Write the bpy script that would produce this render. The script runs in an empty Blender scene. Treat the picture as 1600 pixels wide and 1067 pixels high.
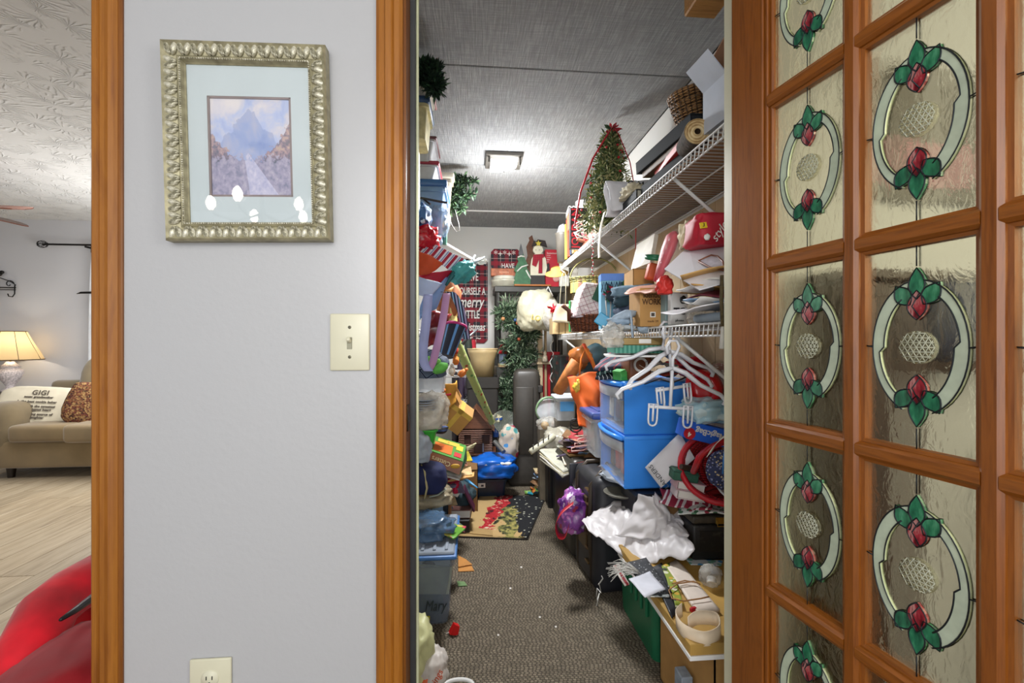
import bpy, bmesh, math, random
from mathutils import Vector, Matrix, Euler, noise
from math import sin, cos, pi, radians, sqrt, atan2
random.seed(7)
scene = bpy.context.scene
C = scene.collection
# ------------------------------------------------------------ camera, world, light, exposure
FPX = 700.0; YAW = radians(4.9); EYE = Vector((0, 0, 1.2))
cd = bpy.data.cameras.new('camera'); cam = bpy.data.objects.new('camera', cd); C.objects.link(cam)
cd.sensor_width = 36.0; cd.lens = 36.0 * FPX / 1600.0; cd.clip_start = 0.02; cd.clip_end = 60
cam.location = EYE; cam.rotation_euler = (pi/2, 0, -YAW)
scene.camera = cam
scene.view_settings.view_transform = 'Standard'; scene.view_settings.look = 'None'
scene.view_settings.exposure = 0.0; scene.view_settings.gamma = 1.0
scene.view_settings.use_curve_mapping = False
w = bpy.data.worlds.new('world'); scene.world = w; w.use_nodes = True
w.node_tree.nodes['Background'].inputs[0].default_value = (0.93, 0.96, 1.0, 1)
w.node_tree.nodes['Background'].inputs[1].default_value = 0.75
try:
    scene.cycles.max_bounces = 8; scene.cycles.transparent_max_bounces = 12
    scene.cycles.sample_clamp_indirect = 4.0
    scene.cycles.use_denoising = True
except Exception: pass
def light(name, kind, loc, power, size=0.1, col=(1, 1, 1), aim=None, sy=None):
    d = bpy.data.lights.new(name, kind); d.energy = power; d.color = col
    if kind == 'AREA':
        d.size = size
        if sy: d.shape = 'RECTANGLE'; d.size_y = sy
    else: d.shadow_soft_size = size
    o = bpy.data.objects.new(name, d); C.objects.link(o); o.location = loc
    if aim is not None:
        o.rotation_euler = (Vector(aim) - Vector(loc)).to_track_quat('-Z', 'Y').to_euler()
    return o
light('hall_ceiling_fill', 'AREA', (0.0, -0.9, 2.3), 20, 1.4, (1, 0.99, 0.97), aim=(0.1, 1.0, 0.9))  # added fill panel behind the camera, no fixture hangs here
light('hall_fill_light', 'AREA', (-0.3, -1.5, 1.4), 26, 1.6, (1, 1, 1), aim=(0.2, 2, 1.1))
light('behind_door_fill', 'AREA', (1.5, -0.4, 1.7), 20, 0.9, (1, 0.96, 0.87), aim=(1.15, 0.93, 0.8))  # added fill, brightens the wall seen through the door glass
fl_ = light('camera_flash', 'SPOT', (0.02, -0.25, 1.55), 44, 0.12, (1, 1, 1), aim=(0.36, 2.6, 1.15)); fl_.data.spot_size = radians(42); fl_.data.spot_blend = 0.75
light('closet_bulb', 'POINT', (0.22, 2.84, 1.98), 24, 0.07, (0.98, 0.99, 1))
light('closet_bulb_down', 'AREA', (0.22, 2.80, 2.19), 42, 0.26, (0.98, 0.99, 1), aim=(0.22, 2.75, 0))
light('living_ceiling_fill', 'AREA', (-3.0, 3.4, 2.45), 36, 1.4, (1, 0.98, 0.95), aim=(-3.0, 3.401, 0))  # added overhead fill for the living room, not a fixture
light('living_wash_fill', 'POINT', (-3.0, 4.4, 1.5), 66, 0.4, (1, 0.99, 0.98))  # added unseen point, washes the living room ceiling and far wall
light('living_lamp_bulb', 'POINT', (-4.72, 5.2, 1.15), 5, 0.04, (1, 0.86, 0.66))

# ------------------------------------------------------------ pixel -> world helpers
def ray(px, py):
    u = (px - 800) / FPX; v = (533.5 - py) / FPX
    return Vector((sin(YAW) + u * cos(YAW), cos(YAW) - u * sin(YAW), v))
def at(px, py, Y): r = ray(px, py); return EYE + r * (Y / r.y)
def onz(px, py, z): r = ray(px, py); return EYE + r * ((z - EYE.z) / r.z)
def onx(px, py, x): r = ray(px, py); return EYE + r * (x / r.x)

# ------------------------------------------------------------ materials
def lin(c):
    if isinstance(c, str): c = tuple(int(c[i:i+2], 16) for i in (0, 2, 4))
    o = []
    for v in c[:3]:
        v = v / 255.0
        o.append(v / 12.92 if v <= 0.04045 else ((v + 0.055) / 1.055) ** 2.4)
    return (o[0], o[1], o[2], 1.0)
class NB:
    def __init__(s, m):
        m.use_nodes = True; s.t = m.node_tree; s.t.nodes.clear()
        s.out = s.t.nodes.new('ShaderNodeOutputMaterial')
        s.b = s.t.nodes.new('ShaderNodeBsdfPrincipled')
        s.t.links.new(s.b.outputs[0], s.out.inputs[0])
    def put(s, sock, v):
        if v is None: return
        if isinstance(v, bpy.types.NodeSocket): s.t.links.new(v, sock)
        else: sock.default_value = v
    def n(s, typ, ins=None, **kw):
        nd = s.t.nodes.new('ShaderNode' + typ)
        for k, v in kw.items(): setattr(nd, k, v)
        for k, v in (ins or {}).items(): s.put(nd.inputs[k], v)
        return nd
    def coord(s, scale=(1, 1, 1), rot=(0, 0, 0), loc=(0, 0, 0), kind='Object'):
        tc = s.n('TexCoord'); mp = s.n('Mapping', {'Vector': tc.outputs[kind], 'Scale': scale, 'Rotation': rot, 'Location': loc})
        return mp.outputs[0]
    def noise(s, vec, scale, detail=3, rough=.5, dist=0): return s.n('TexNoise', {'Vector': vec, 'Scale': scale, 'Detail': detail, 'Roughness': rough, 'Distortion': dist}).outputs[0]
    def ramp(s, fac, stops, interp='LINEAR'):
        r = s.n('ValToRGB', {'Fac': fac}); cr = r.color_ramp; cr.interpolation = interp
        while len(cr.elements) < len(stops): cr.elements.new(0.5)
        for e, (p, c) in zip(cr.elements, stops): e.position = p; e.color = c if len(c) == 4 and not isinstance(c, str) else lin(c)
        return r.outputs[0]
    def mix(s, fac, a, b, mode='MIX'):
        m = s.n('Mix', None, data_type='RGBA', blend_type=mode)
        s.put(m.inputs[0], fac); s.put(m.inputs[6], a); s.put(m.inputs[7], b); return m.outputs[2]
    def math(s, op, a, b=0.0, c=None):
        m = s.n('Math', None, operation=op); s.put(m.inputs[0], a); s.put(m.inputs[1], b)
        if c is not None: s.put(m.inputs[2], c)
        return m.outputs[0]
    def sep(s, vec): return s.n('SeparateXYZ', {0: vec}).outputs
    def bump(s, h, strength=.3, dist=.002): 
        s.put(s.b.inputs['Normal'], s.n('Bump', {'Strength': strength, 'Distance': dist, 'Height': h}).outputs[0])
    def base(s, c): s.put(s.b.inputs['Base Color'], c)
MATS = {}
def mat(col, rough=.55, metal=0, var=.12, scale=14, bump=0, bscale=60, coat=0, trans=0, emit=0, spec=None, sheen=0, name=None):
    key = (str(col), rough, metal, var, scale, bump, bscale, coat, trans, emit, sheen)
    if key in MATS: return MATS[key]
    m = bpy.data.materials.new(name or 'material'); b = NB(m); c = lin(col)
    if var > 0:
        v = b.coord(); f = b.noise(v, scale, 3)
        d = tuple(x * (1 - var) for x in c[:3]) + (1,); l = tuple(min(1, x * (1 + var)) for x in c[:3]) + (1,)
        b.base(b.ramp(f, [(.3, d), (.7, l)]))
        if bump: b.bump(b.noise(v, bscale, 4), bump, .004)
    else: b.base(c)
    b.b.inputs['Roughness'].default_value = rough; b.b.inputs['Metallic'].default_value = metal
    b.b.inputs['Coat Weight'].default_value = coat
    b.b.inputs['Transmission Weight'].default_value = trans
    if trans: b.b.inputs['IOR'].default_value = 1.2
    if sheen: b.b.inputs['Sheen Weight'].default_value = sheen
    if emit: b.b.inputs['Emission Color'].default_value = c; b.b.inputs['Emission Strength'].default_value = emit
    MATS[key] = m; return m
def filmmat(col, dens=.35, rough=.15, wr=.6, scale=22):
    """thin clear plastic: mostly see-through film with creased glossy highlights"""
    key = ('film', str(col), dens, rough, wr, scale)
    if key in MATS: return MATS[key]
    m = bpy.data.materials.new('plastic_film'); b = NB(m); v = b.coord()
    b.base(lin(col)); b.b.inputs['Roughness'].default_value = rough
    b.bump(b.noise(v, scale, 5, .65, .6), wr, .01)
    tr = b.n('BsdfTransparent'); f = b.ramp(b.noise(v, scale * .6, 4, .6), [(.35, (dens*.6,)*3 + (1,)), (.75, (min(1, dens*1.7),)*3 + (1,))])
    mx = b.n('MixShader'); b.t.links.new(f, mx.inputs[0]); b.t.links.new(tr.outputs[0], mx.inputs[1]); b.t.links.new(b.b.outputs[0], mx.inputs[2])
    b.t.links.new(mx.outputs[0], b.out.inputs[0]); MATS[key] = m; return m
def wood(dark, light_, rough=.35, axis='z', s=1.0, coat=.15):
    key = ('wood', dark, light_, rough, axis, s)
    if key in MATS: return MATS[key]
    m = bpy.data.materials.new('wood'); b = NB(m)
    st = {'z': (16, 16, 1.1), 'x': (1.1, 16, 16), 'y': (16, 1.1, 16)}[axis]; st = tuple(q * s for q in st)
    v = b.coord(st); n1 = b.noise(v, 2.2, 6, .6, 1.2)
    v2 = b.coord(tuple(q * 5 for q in st)); n2 = b.noise(v2, 3, 3, .6)
    f = b.math('ADD', b.math('MULTIPLY', n1, .75), b.math('MULTIPLY', n2, .25))
    b.base(b.ramp(f, [(.34, dark), (.5, light_), (.66, dark)]))
    b.b.inputs['Roughness'].default_value = rough; b.b.inputs['Coat Weight'].default_value = coat; b.b.inputs['Coat Roughness'].default_value = .2
    b.bump(n2, .12, .001); MATS[key] = m; return m
def stripes(cols, period, axis='x', rough=.7, rot=(0, 0, 0), warp=0):
    """cols = list of (width share, colour)"""
    m = bpy.data.materials.new('stripes'); b = NB(m); v = b.coord(rot=rot)
    x = b.sep(v)['xyz'.index(axis)]
    if warp: x = b.math('ADD', x, b.math('MULTIPLY', b.noise(v, 6), warp))
    f = b.math('FRACT', b.math('DIVIDE', x, period)); p = 0; st = []
    for wd, c in cols: st.append((p, c)); p += wd
    b.base(b.ramp(f, st, 'CONSTANT')); b.b.inputs['Roughness'].default_value = rough; return m
def plaid(base, bands, period, rough=.8, ax=('x', 'z'), rot=(0, 0, 0)):
    """bands = list of (start, end, colour) in share of the period, woven both ways"""
    m = bpy.data.materials.new('plaid'); b = NB(m); v = b.coord(rot=rot); c = lin(base)
    for a in ax:
        f = b.math('FRACT', b.math('DIVIDE', b.sep(v)['xyz'.index(a)], period))
        for s0, s1, col in bands:
            k = b.math('MULTIPLY', b.math('GREATER_THAN', f, s0), b.math('LESS_THAN', f, s1))
            c = b.mix(b.math('MULTIPLY', k, .6), c, lin(col))
    b.base(c); b.b.inputs['Roughness'].default_value = rough; return m
def spots(base, cols, scale, thr=.35, rough=.6, feat='F1', dist=.0):
    """print of irregular coloured motifs"""
    m = bpy.data.materials.new('printed'); b = NB(m); v = b.coord()
    if dist: v = b.mix(dist, v, b.n('TexNoise', {'Vector': v, 'Scale': scale * 1.5}).outputs[1])
    vo = b.n('TexVoronoi', {'Vector': v, 'Scale': scale}, feature=feat)
    wn = b.n('TexWhiteNoise', {0: vo.outputs['Color']}, noise_dimensions='3D').outputs[0]
    n = len(cols); col = b.ramp(wn, [(i / n, c) for i, c in enumerate(cols)], 'CONSTANT')
    b.base(b.mix(b.math('LESS_THAN', vo.outputs[0], thr), lin(base), col))
    b.b.inputs['Roughness'].default_value = rough; return m

# ------------------------------------------------------------ mesh builder
def R3(rx=0, ry=0, rz=0): return Euler((radians(rx), radians(ry), radians(rz))).to_matrix().to_4x4()
def TR(loc=(0, 0, 0), rx=0, ry=0, rz=0): return Matrix.Translation(Vector(loc)) @ R3(rx, ry, rz)
class MB:
    def __init__(s): s.bm = bmesh.new(); s.mt = []
    def _m(s, m):
        if m is None: return 0
        if m not in s.mt: s.mt.append(m)
        return s.mt.index(m)
    def _fin(s, faces, m, smooth=False):
        i = s._m(m)
        for f in faces: f.material_index = i; f.smooth = smooth
    def box(s, c, d, m=None, bev=0, M=None, taper=1.0, rz=0, rx=0, ry=0, seg=1):
        b = bmesh.new(); r = bmesh.ops.create_cube(b, size=1)
        for v in b.verts:
            k = taper if v.co.z < 0 else 1.0
            v.co = Vector((v.co.x * d[0] * k, v.co.y * d[1] * k, v.co.z * d[2]))
        if bev: bmesh.ops.bevel(b, geom=b.edges[:], offset=min(bev, min(d) * .45), segments=seg, affect='EDGES', profile=.5)
        X = TR(c, rx, ry, rz)
        if M is not None: X = M @ X
        s._take(b, X, m, seg > 1); return s
    def _take(s, b, X, m, smooth):
        mp = {}
        for v in b.verts: mp[v] = s.bm.verts.new(X @ v.co if X is not None else v.co)
        i = s._m(m)
        for f in b.faces:
            try: g = s.bm.faces.new([mp[v] for v in f.verts])
            except ValueError: continue
            g.material_index = i; g.smooth = smooth
        b.free()
    def poly(s, vs, fs, m=None, smooth=False):
        vv = [s.bm.verts.new(Vector(v)) for v in vs]; i = s._m(m)
        for f in fs:
            try: g = s.bm.faces.new([vv[k] for k in f])
            except ValueError: continue
            g.material_index = i; g.smooth = smooth
        return s
    def lathe(s, prof, seg=20, m=None, M=None, smooth=True, sx=1, sy=1, closed=False):
        vs = []; fs = []; n = len(prof)
        for k in range(seg):
            a = 2 * pi * k / seg
            for r, z in prof: 
                p = Vector((r * cos(a) * sx, r * sin(a) * sy, z)); vs.append(M @ p if M is not None else p)
        for k in range(seg):
            k2 = (k + 1) % seg
            for j in range(n - (0 if closed else 1)):
                j2 = (j + 1) % n; fs.append((k * n + j, k2 * n + j, k2 * n + j2, k * n + j2))
        s.poly(vs, fs, m, smooth)
        return s
    def cyl(s, p0, p1, r0, r1=None, seg=12, m=None, caps=True):
        r1 = r0 if r1 is None else r1; p0 = Vector(p0); p1 = Vector(p1); d = p1 - p0
        X = Matrix.Translation(p0) @ d.to_track_quat('Z', 'Y').to_matrix().to_4x4(); L = d.length
        vs = []
        for r, z in ((r0, 0), (r1, L)):
            for k in range(seg): a = 2 * pi * k / seg; vs.append(X @ Vector((r * cos(a), r * sin(a), z)))
        s.poly(vs, [(k, (k + 1) % seg, seg + (k + 1) % seg, seg + k) for k in range(seg)], m, True)
        if caps:
            if r0 > 1e-5: s.poly(vs[:seg], [tuple(reversed(range(seg)))], m)
            if r1 > 1e-5: s.poly(vs[seg:], [tuple(range(seg))], m)
        return s
    def tube(s, pts, r, seg=6, m=None, flat=1.0, closed=False):
        pts = [Vector(p) for p in pts]; n = len(pts); rs = r if isinstance(r, (list, tuple)) else [r] * n
        vs = []; up = Vector((0, 0, 1)); prev = None
        for i, p in enumerate(pts):
            if closed: t = pts[(i + 1) % n] - pts[i - 1]
            else: t = pts[min(i + 1, n - 1)] - pts[max(i - 1, 0)]
            t = t.normalized() if t.length > 1e-9 else Vector((0, 0, 1))
            if prev is None:
                a = up if abs(t.z) < .9 else Vector((1, 0, 0)); nx = t.cross(a).normalized()
            else: nx = (prev - t * prev.dot(t)); nx = nx.normalized() if nx.length > 1e-6 else t.orthogonal().normalized()
            prev = nx; ny = t.cross(nx)
            for k in range(seg): a = 2 * pi * k / seg; vs.append(p + nx * cos(a) * rs[i] + ny * sin(a) * rs[i] * flat)
        fs = []
        for i in range(n if closed else n - 1):
            j = (i + 1) % n
            for k in range(seg): k2 = (k + 1) % seg; fs.append((i * seg + k, i * seg + k2, j * seg + k2, j * seg + k))
        if not closed: fs.append(tuple(reversed(range(seg)))); fs.append(tuple(range((n - 1) * seg, n * seg)))
        s.poly(vs, fs, m, True); return s
    def prism(s, pl, depth, m=None, M=None, inset=0):
        """pl in local XZ, extruded along Y from -depth/2 to depth/2"""
        n = len(pl); vs = []; cx = sum(p[0] for p in pl) / n; cz = sum(p[1] for p in pl) / n
        rings = [(depth/2, 1)] + [(-depth/2, 1)] if not inset else [(depth/2, 1), (-depth/2 + inset, 1), (-depth/2, 1 - inset * 4)]
        for y, k in rings:
            for p in pl: 
                q = Vector((cx + (p[0] - cx) * k, y, cz + (p[1] - cz) * k)); vs.append(M @ q if M is not None else q)
        fs = [tuple(range(n)), tuple(reversed(range((len(rings) - 1) * n, len(rings) * n)))]
        for r in range(len(rings) - 1):
            for k in range(n): k2 = (k + 1) % n; fs.append((r * n + k, (r + 1) * n + k, (r + 1) * n + k2, r * n + k2))
        s.poly(vs, fs, m); return s
    def sheet(s, fn, nu, nv, m=None, th=.002, smooth=True):
        """fn(u,v) -> Vector; closed thin slab"""
        P = [[Vector(fn(i / nu, j / nv)) for j in range(nv + 1)] for i in range(nu + 1)]
        vs = []; N = (nu + 1) * (nv + 1)
        for side in (0, 1):
            for i in range(nu + 1):
                for j in range(nv + 1):
                    du = P[min(i + 1, nu)][j] - P[max(i - 1, 0)][j]; dv = P[i][min(j + 1, nv)] - P[i][max(j - 1, 0)]
                    nn = du.cross(dv); nn = nn.normalized() if nn.length > 1e-12 else Vector((0, 0, 1))
                    vs.append(P[i][j] + nn * (th / 2 if side == 0 else -th / 2))
        I = lambda i, j, sd: sd * N + i * (nv + 1) + j
        fs = []
        for i in range(nu):
            for j in range(nv):
                fs.append((I(i, j, 0), I(i + 1, j, 0), I(i + 1, j + 1, 0), I(i, j + 1, 0)))
                fs.append((I(i, j, 1), I(i, j + 1, 1), I(i + 1, j + 1, 1), I(i + 1, j, 1)))
        for i in range(nu):
            fs.append((I(i, 0, 0), I(i, 0, 1), I(i + 1, 0, 1), I(i + 1, 0, 0))); fs.append((I(i, nv, 0), I(i + 1, nv, 0), I(i + 1, nv, 1), I(i, nv, 1)))
        for j in range(nv):
            fs.append((I(0, j, 0), I(0, j + 1, 0), I(0, j + 1, 1), I(0, j, 1))); fs.append((I(nu, j, 0), I(nu, j, 1), I(nu, j + 1, 1), I(nu, j + 1, 0)))
        s.poly(vs, fs, m, smooth); return s
    def blob(s, c, r, m=None, sub=3, amp=.2, freq=2.2, seed=0, M=None, sq=1.0, flat_bottom=True):
        """crumpled soft lump; sq<1 squares it off"""
        b = bmesh.new(); bmesh.ops.create_icosphere(b, subdivisions=sub, radius=1)
        for v in b.verts:
            p = v.co.copy(); q = Vector([math.copysign(abs(t) ** sq, t) for t in p])
            k = 1 + amp * noise.noise(p * freq + Vector((seed * 3.1, seed, 0))) + amp * .5 * noise.noise(p * freq * 2.7 + Vector((seed, 9, 0)))
            q = q * k
            if flat_bottom: q.z = max(q.z, -.85)
            v.co = Vector((q.x * r[0], q.y * r[1], q.z * r[2]))
        X = Matrix.Translation(Vector(c)); X = X @ M if M is not None else X
        s._take(b, X, m, True); return s
    def tub(s, wd, dp, h, m=None, taper=.88, th=.004, rim=.008, c=(0, 0, 0), r=.02):
        """open container with rounded corners, base at c"""
        def ring(w_, d_, z, n=4):
            o = []; rr = min(r, w_ * .4, d_ * .4)
            for sx, sy, a0 in ((1, 1, 0), (-1, 1, 90), (-1, -1, 180), (1, -1, 270)):
                for k in range(n + 1):
                    a = radians(a0 + 90 * k / n); o.append(Vector((c[0] + sx * (w_/2 - rr) + rr * cos(a), c[1] + sy * (d_/2 - rr) + rr * sin(a), c[2] + z)))
            return o
        rings = [ring(wd * taper, dp * taper, 0), ring(wd, dp, h), ring(wd + rim * 2, dp + rim * 2, h), ring(wd + rim * 2, dp + rim * 2, h - .012 - rim), ring(wd + rim * 1.7, dp + rim * 1.7, h - .012 - rim)]
        rings = [rings[0], ring(wd * (taper + (1 - taper) * .9), dp * (taper + (1 - taper) * .9), h * .9)] + [ring(wd + 2 * rim, dp + 2 * rim, h * .9), ring(wd + 2 * rim, dp + 2 * rim, h), ring(wd - 2 * th, dp - 2 * th, h), ring(wd * taper - 2 * th, dp * taper - 2 * th, th)]
        n = len(rings[0]); vs = [p for q in rings for p in q]; fs = []
        for i in range(len(rings) - 1):
            for k in range(n): k2 = (k + 1) % n; fs.append((i * n + k, i * n + k2, (i + 1) * n + k2, (i + 1) * n + k))
        fs.append(tuple(reversed(range(n)))); fs.append(tuple(range((len(rings) - 1) * n, len(rings) * n)))
        s.poly(vs, fs, m); return s
    def needles(s, pts, n, L, wd, mats, spread=1.0, rad=0.0, rnd=None, droop=0):
        """short flat needles / leaves scattered along a polyline"""
        rnd = rnd or random; pts = [Vector(p) for p in pts]
        for _ in range(n):
            k = rnd.random() * (len(pts) - 1); i = int(k); p = pts[i].lerp(pts[min(i + 1, len(pts) - 1)], k - i)
            d = Vector((rnd.gauss(0, 1), rnd.gauss(0, 1), rnd.gauss(0, 1) - droop)); d.normalize()
            p = p + d * rad * rnd.random()
            d = (d + Vector((rnd.gauss(0, .5), rnd.gauss(0, .5), rnd.gauss(0, .5)))).normalized()
            q = d.orthogonal().normalized(); q = (Matrix.Rotation(rnd.random() * 6.28, 3, d) @ q) * wd / 2; l = L * rnd.uniform(.6, 1.2)
            s.poly([p - q * .6, p + q * .6, p + d * l * .6 + q, p + d * l, p + d * l * .6 - q], [(0, 1, 2, 3, 4)], rnd.choice(mats))
        return s
    def obj(s, name, m=None, parent=None, loc=None, rot=None):
        me = bpy.data.meshes.new(name); s.bm.normal_update(); s.bm.to_mesh(me); s.bm.free()
        for q in (s.mt if s.mt else [m]): 
            if q is not None: me.materials.append(q)
        if m is not None and s.mt: pass
        o = bpy.data.objects.new(name, me); C.objects.link(o)
        if parent is not None: o.parent = parent
        if loc is not None: o.location = loc
        if rot is not None: o.rotation_euler = tuple(radians(a) for a in rot)
        return o
def tag(o, label=None, cat=None, group=None, kind=None):
    if label: o['label'] = label
    if cat: o['category'] = cat
    if group: o['group'] = group
    if kind: o['kind'] = kind
    return o
def thing(name, label, cat, loc=(0, 0, 0), rot=(0, 0, 0), group=None):
    o = bpy.data.objects.new(name, None); C.objects.link(o); o.location = loc; o.empty_display_size = .05
    o.rotation_euler = tuple(radians(a) for a in rot); return tag(o, label, cat, group)
def struct(o): o['kind'] = 'structure'; return o
def one(name, label, cat, mb, m=None, loc=(0, 0, 0), rot=(0, 0, 0), group=None, kind=None):
    return tag(mb.obj(name, m, None, loc, rot), label, cat, group, kind)
def text(parent, name, st, size, m, loc=(0, 0, 0), rot=(90, 0, 0), ext=.0006, align='CENTER', shear=0, sx=1.0, bold=0, space=1.0):
    cu = bpy.data.curves.new(name, 'FONT'); cu.body = st; cu.size = size; cu.extrude = ext; cu.align_x = align; cu.align_y = 'CENTER'
    cu.shear = shear; cu.offset = bold; cu.resolution_u = 3; cu.space_character = space
    o = bpy.data.objects.new(name, cu); me = o.to_mesh(); me2 = me.copy(); o.to_mesh_clear(); me2.name = name
    bpy.data.objects.remove(o); bpy.data.curves.remove(cu)
    me2.materials.clear(); me2.materials.append(m)
    for v in me2.vertices: v.co.x *= sx
    q = bpy.data.objects.new(name, me2); C.objects.link(q); q.parent = parent; q.location = loc; q.rotation_euler = tuple(radians(a) for a in rot); return q
def copy_tree(o, parent=None):
    c = o.copy(); C.objects.link(c); c.parent = parent
    for ch in [x for x in bpy.data.objects if x.parent is o]: copy_tree(ch, c)
    return c
def lerp4(p00, p10, p11, p01):
    a, b, c, d = map(Vector, (p00, p10, p11, p01))
    return lambda u, v: a * (1-u) * (1-v) + b * u * (1-v) + c * u * v + d * (1-u) * v
def crumple(f, amp, freq=12, seed=0, edge=0):
    def g(u, v):
        p = f(u, v); q = p * freq + Vector((seed * 5.3, seed * 1.7, seed))
        return p + Vector((noise.noise(q), noise.noise(q + Vector((9, 3, 1))), noise.noise(q + Vector((2, 8, 5))))) * amp
    return g
# palette
WHITE = mat('e6e6e4', .45, var=.04); IVORY = mat('cfccb4', .35, var=.03); BLACK = mat('17181a', .4, var=.2); DARKMETAL = mat('22201f', .4, .6)
WIRE = mat('d4d4d2', .35, var=.03); GOLD = mat('b08a3c', .3, .9, var=.1); STEEL = mat('8c8c8c', .3, .9, var=.1); RED = mat('b80f22', .5, var=.15)
CARD = mat('b0854c', .8, var=.1, bump=.05); CARD_D = mat('7d5a32', .8, var=.1); PAPER = mat('dedcd6', .7, var=.04)
CLEAR = filmmat('d8dee0', .38, .2, .25, 6); CLEARBAG = filmmat('dcdad2', .42, .12, .9, 26)
# ============================================================ SETTING
YW = .935; YB = 1.012; ZC = 2.36; ZL = 2.6; XL = -.60; XR = .96; YEND = 4.55
def paint(col, bump=.12, sc=90, rough=.6):
    m = bpy.data.materials.new('paint'); b = NB(m); v = b.coord()
    b.base(b.ramp(b.noise(v, 1.3, 3), [(.3, tuple(x * .97 for x in lin(col)[:3]) + (1,)), (.7, lin(col))]))
    b.b.inputs['Roughness'].default_value = rough
    b.bump(b.math('ADD', b.noise(v, sc, 3), b.math('MULTIPLY', b.noise(v, 25, 2), .6)), bump, .003); return m
WALLP = paint('b3b4b7', .16, 80, .42)
LIVP = paint('cfcfd2', .04)
CLOSETW = paint('e2e1dc', .05)
def wallbox(name, x0, x1, y0, y1, z0, z1, m):
    return struct(MB().box(((x0+x1)/2, (y0+y1)/2, (z0+z1)/2), (x1-x0, y1-y0, z1-z0), m).obj(name))
wf = wallbox('wall_front', -.69, -.19, YW, YB, 0, ZC, WALLP)
def sub_wall(x0, x1, z0, z1): 
    MB().box(((x0+x1)/2, (YW+YB)/2, (z0+z1)/2), (x1-x0, YB-YW, z1-z0), WALLP).obj('wall_section', None, wf)
sub_wall(-.19, .64, 2.14, ZC); sub_wall(.64, 2.2, 0, ZC); sub_wall(-4.8, -.70, 2.2, ZL + .05)
wallbox('wall_left', XL - .09, XL, YB, YEND, 0, ZC, CLOSETW)
wallbox('wall_back', XL - .09, XR + .1, YEND, YEND + .1, 0, ZC, CLOSETW)
# right closet wall: tan panelling, grooves proud strips as geometry
TAN = paint('bba27e', .08, 60, .7)
wr = wallbox('wall_right', XR + .004, XR + .1, YB, YEND, 0, ZC, CLOSETW)
y = YB; k = 0
pan = MB().box((0, 0, 0), (.004, .0975, 1.76), TAN, .001).obj('panel', None, wr, (XR + .002, YB + .05, .88))
for k in range(1, 36):
    q = pan.copy(); C.objects.link(q); q.location = (XR + .002, YB + .05 + .1 * k, .88)
tr = MB().box((0, 0, 0), (.016, YEND - YB, .05), TAN, .004).obj('trim_1', None, None, (XR - .006, (YB + YEND) / 2, 1.58)); struct(tr)
# living room
wallbox('wall_far', -7.5, -.55, 5.6, 5.7, 0, ZL, LIVP)
wallbox('wall_far_left', -7.6, -7.5, .9, 5.7, 0, ZL, LIVP)
wallbox('wall_side', -.70, -.69, YB, 5.6, 0, ZL, LIVP)
# living + hall ceiling with stomped plaster
def stomp():
    m = bpy.data.materials.new('stomped_plaster'); b = NB(m); v = b.coord((1, 1, 1))
    vd = b.mix(.07, v, b.n('TexNoise', {'Vector': v, 'Scale': 3.0}).outputs[1])
    vo = b.n('TexVoronoi', {'Vector': vd, 'Scale': 5.4}); d = b.n('VectorMath', {0: vd, 1: vo.outputs['Position']}, operation='SUBTRACT').outputs[0]
    s = b.sep(d); ang = b.math('ARCTAN2', s[1], s[0]); nz = b.noise(vd, 16, 3)
    w_ = b.math('SINE', b.math('ADD', b.math('MULTIPLY', ang, 19), b.math('MULTIPLY', nz, 9)))
    w_ = b.math('POWER', b.math('MULTIPLY', b.math('ADD', w_, 1), .5), 3.0)
    brk = b.ramp(b.noise(vd, 9, 2), [(.42, (0, 0, 0, 1)), (.55, (1, 1, 1, 1))])
    r = b.ramp(vo.outputs[0], [(.05, (0, 0, 0, 1)), (.2, (1, 1, 1, 1)), (.75, (.8, .8, .8, 1)), (1, (0, 0, 0, 1))])
    h = b.math('MULTIPLY', b.math('MULTIPLY', w_, r), brk)
    b.base(lin('dcdcda')); b.b.inputs['Roughness'].default_value = .8; b.bump(h, .6, .014); return m
STOMP = stomp()
cl = MB().box((0, 0, 0), (7.0, 4.75, .05), STOMP).obj('ceiling_living', None, None, (-4.05, 3.3, ZL + .025)); struct(cl)
hc = MB().box((0, 0, 0), (6.5, 3.6, .05), paint('d0d0ce', .1)).obj('ceiling_hall', None, None, (-1.1, -.86, ZC + .025)); struct(hc)
# plank floor
def lvp():
    m = bpy.data.materials.new('vinyl_plank'); b = NB(m); oi = b.n('ObjectInfo')
    v0 = b.coord((14, .9, 1)); v = b.n('VectorMath', {0: v0, 1: oi.outputs['Location']}, operation='ADD').outputs[0]
    n1 = b.noise(v, 1.6, 7, .62, .9); n2 = b.noise(b.coord((70, 3, 1)), 3, 3)
    c = b.ramp(b.math('ADD', b.math('MULTIPLY', n1, .7), b.math('MULTIPLY', n2, .3)), [(.3, '80705c'), (.47, 'ab9a80'), (.62, 'c4b69e'), (.8, '93826b')])
    k = b.math('ADD', .9, b.math('MULTIPLY', oi.outputs['Random'], .2))
    b.base(b.mix(1.0, c, b.n('CombineColor', {0: k, 1: k, 2: k}).outputs[0], 'MULTIPLY')); b.b.inputs['Roughness'].default_value = .38; return m
LVP = lvp()
fl = struct(MB().box((0, 0, 0), (9.8, 8.35, .02), mat('6b5c4c', .7)).obj('floor', None, None, (-2.75, 1.5, -.0205)))
pm = None; ang = 0
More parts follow.
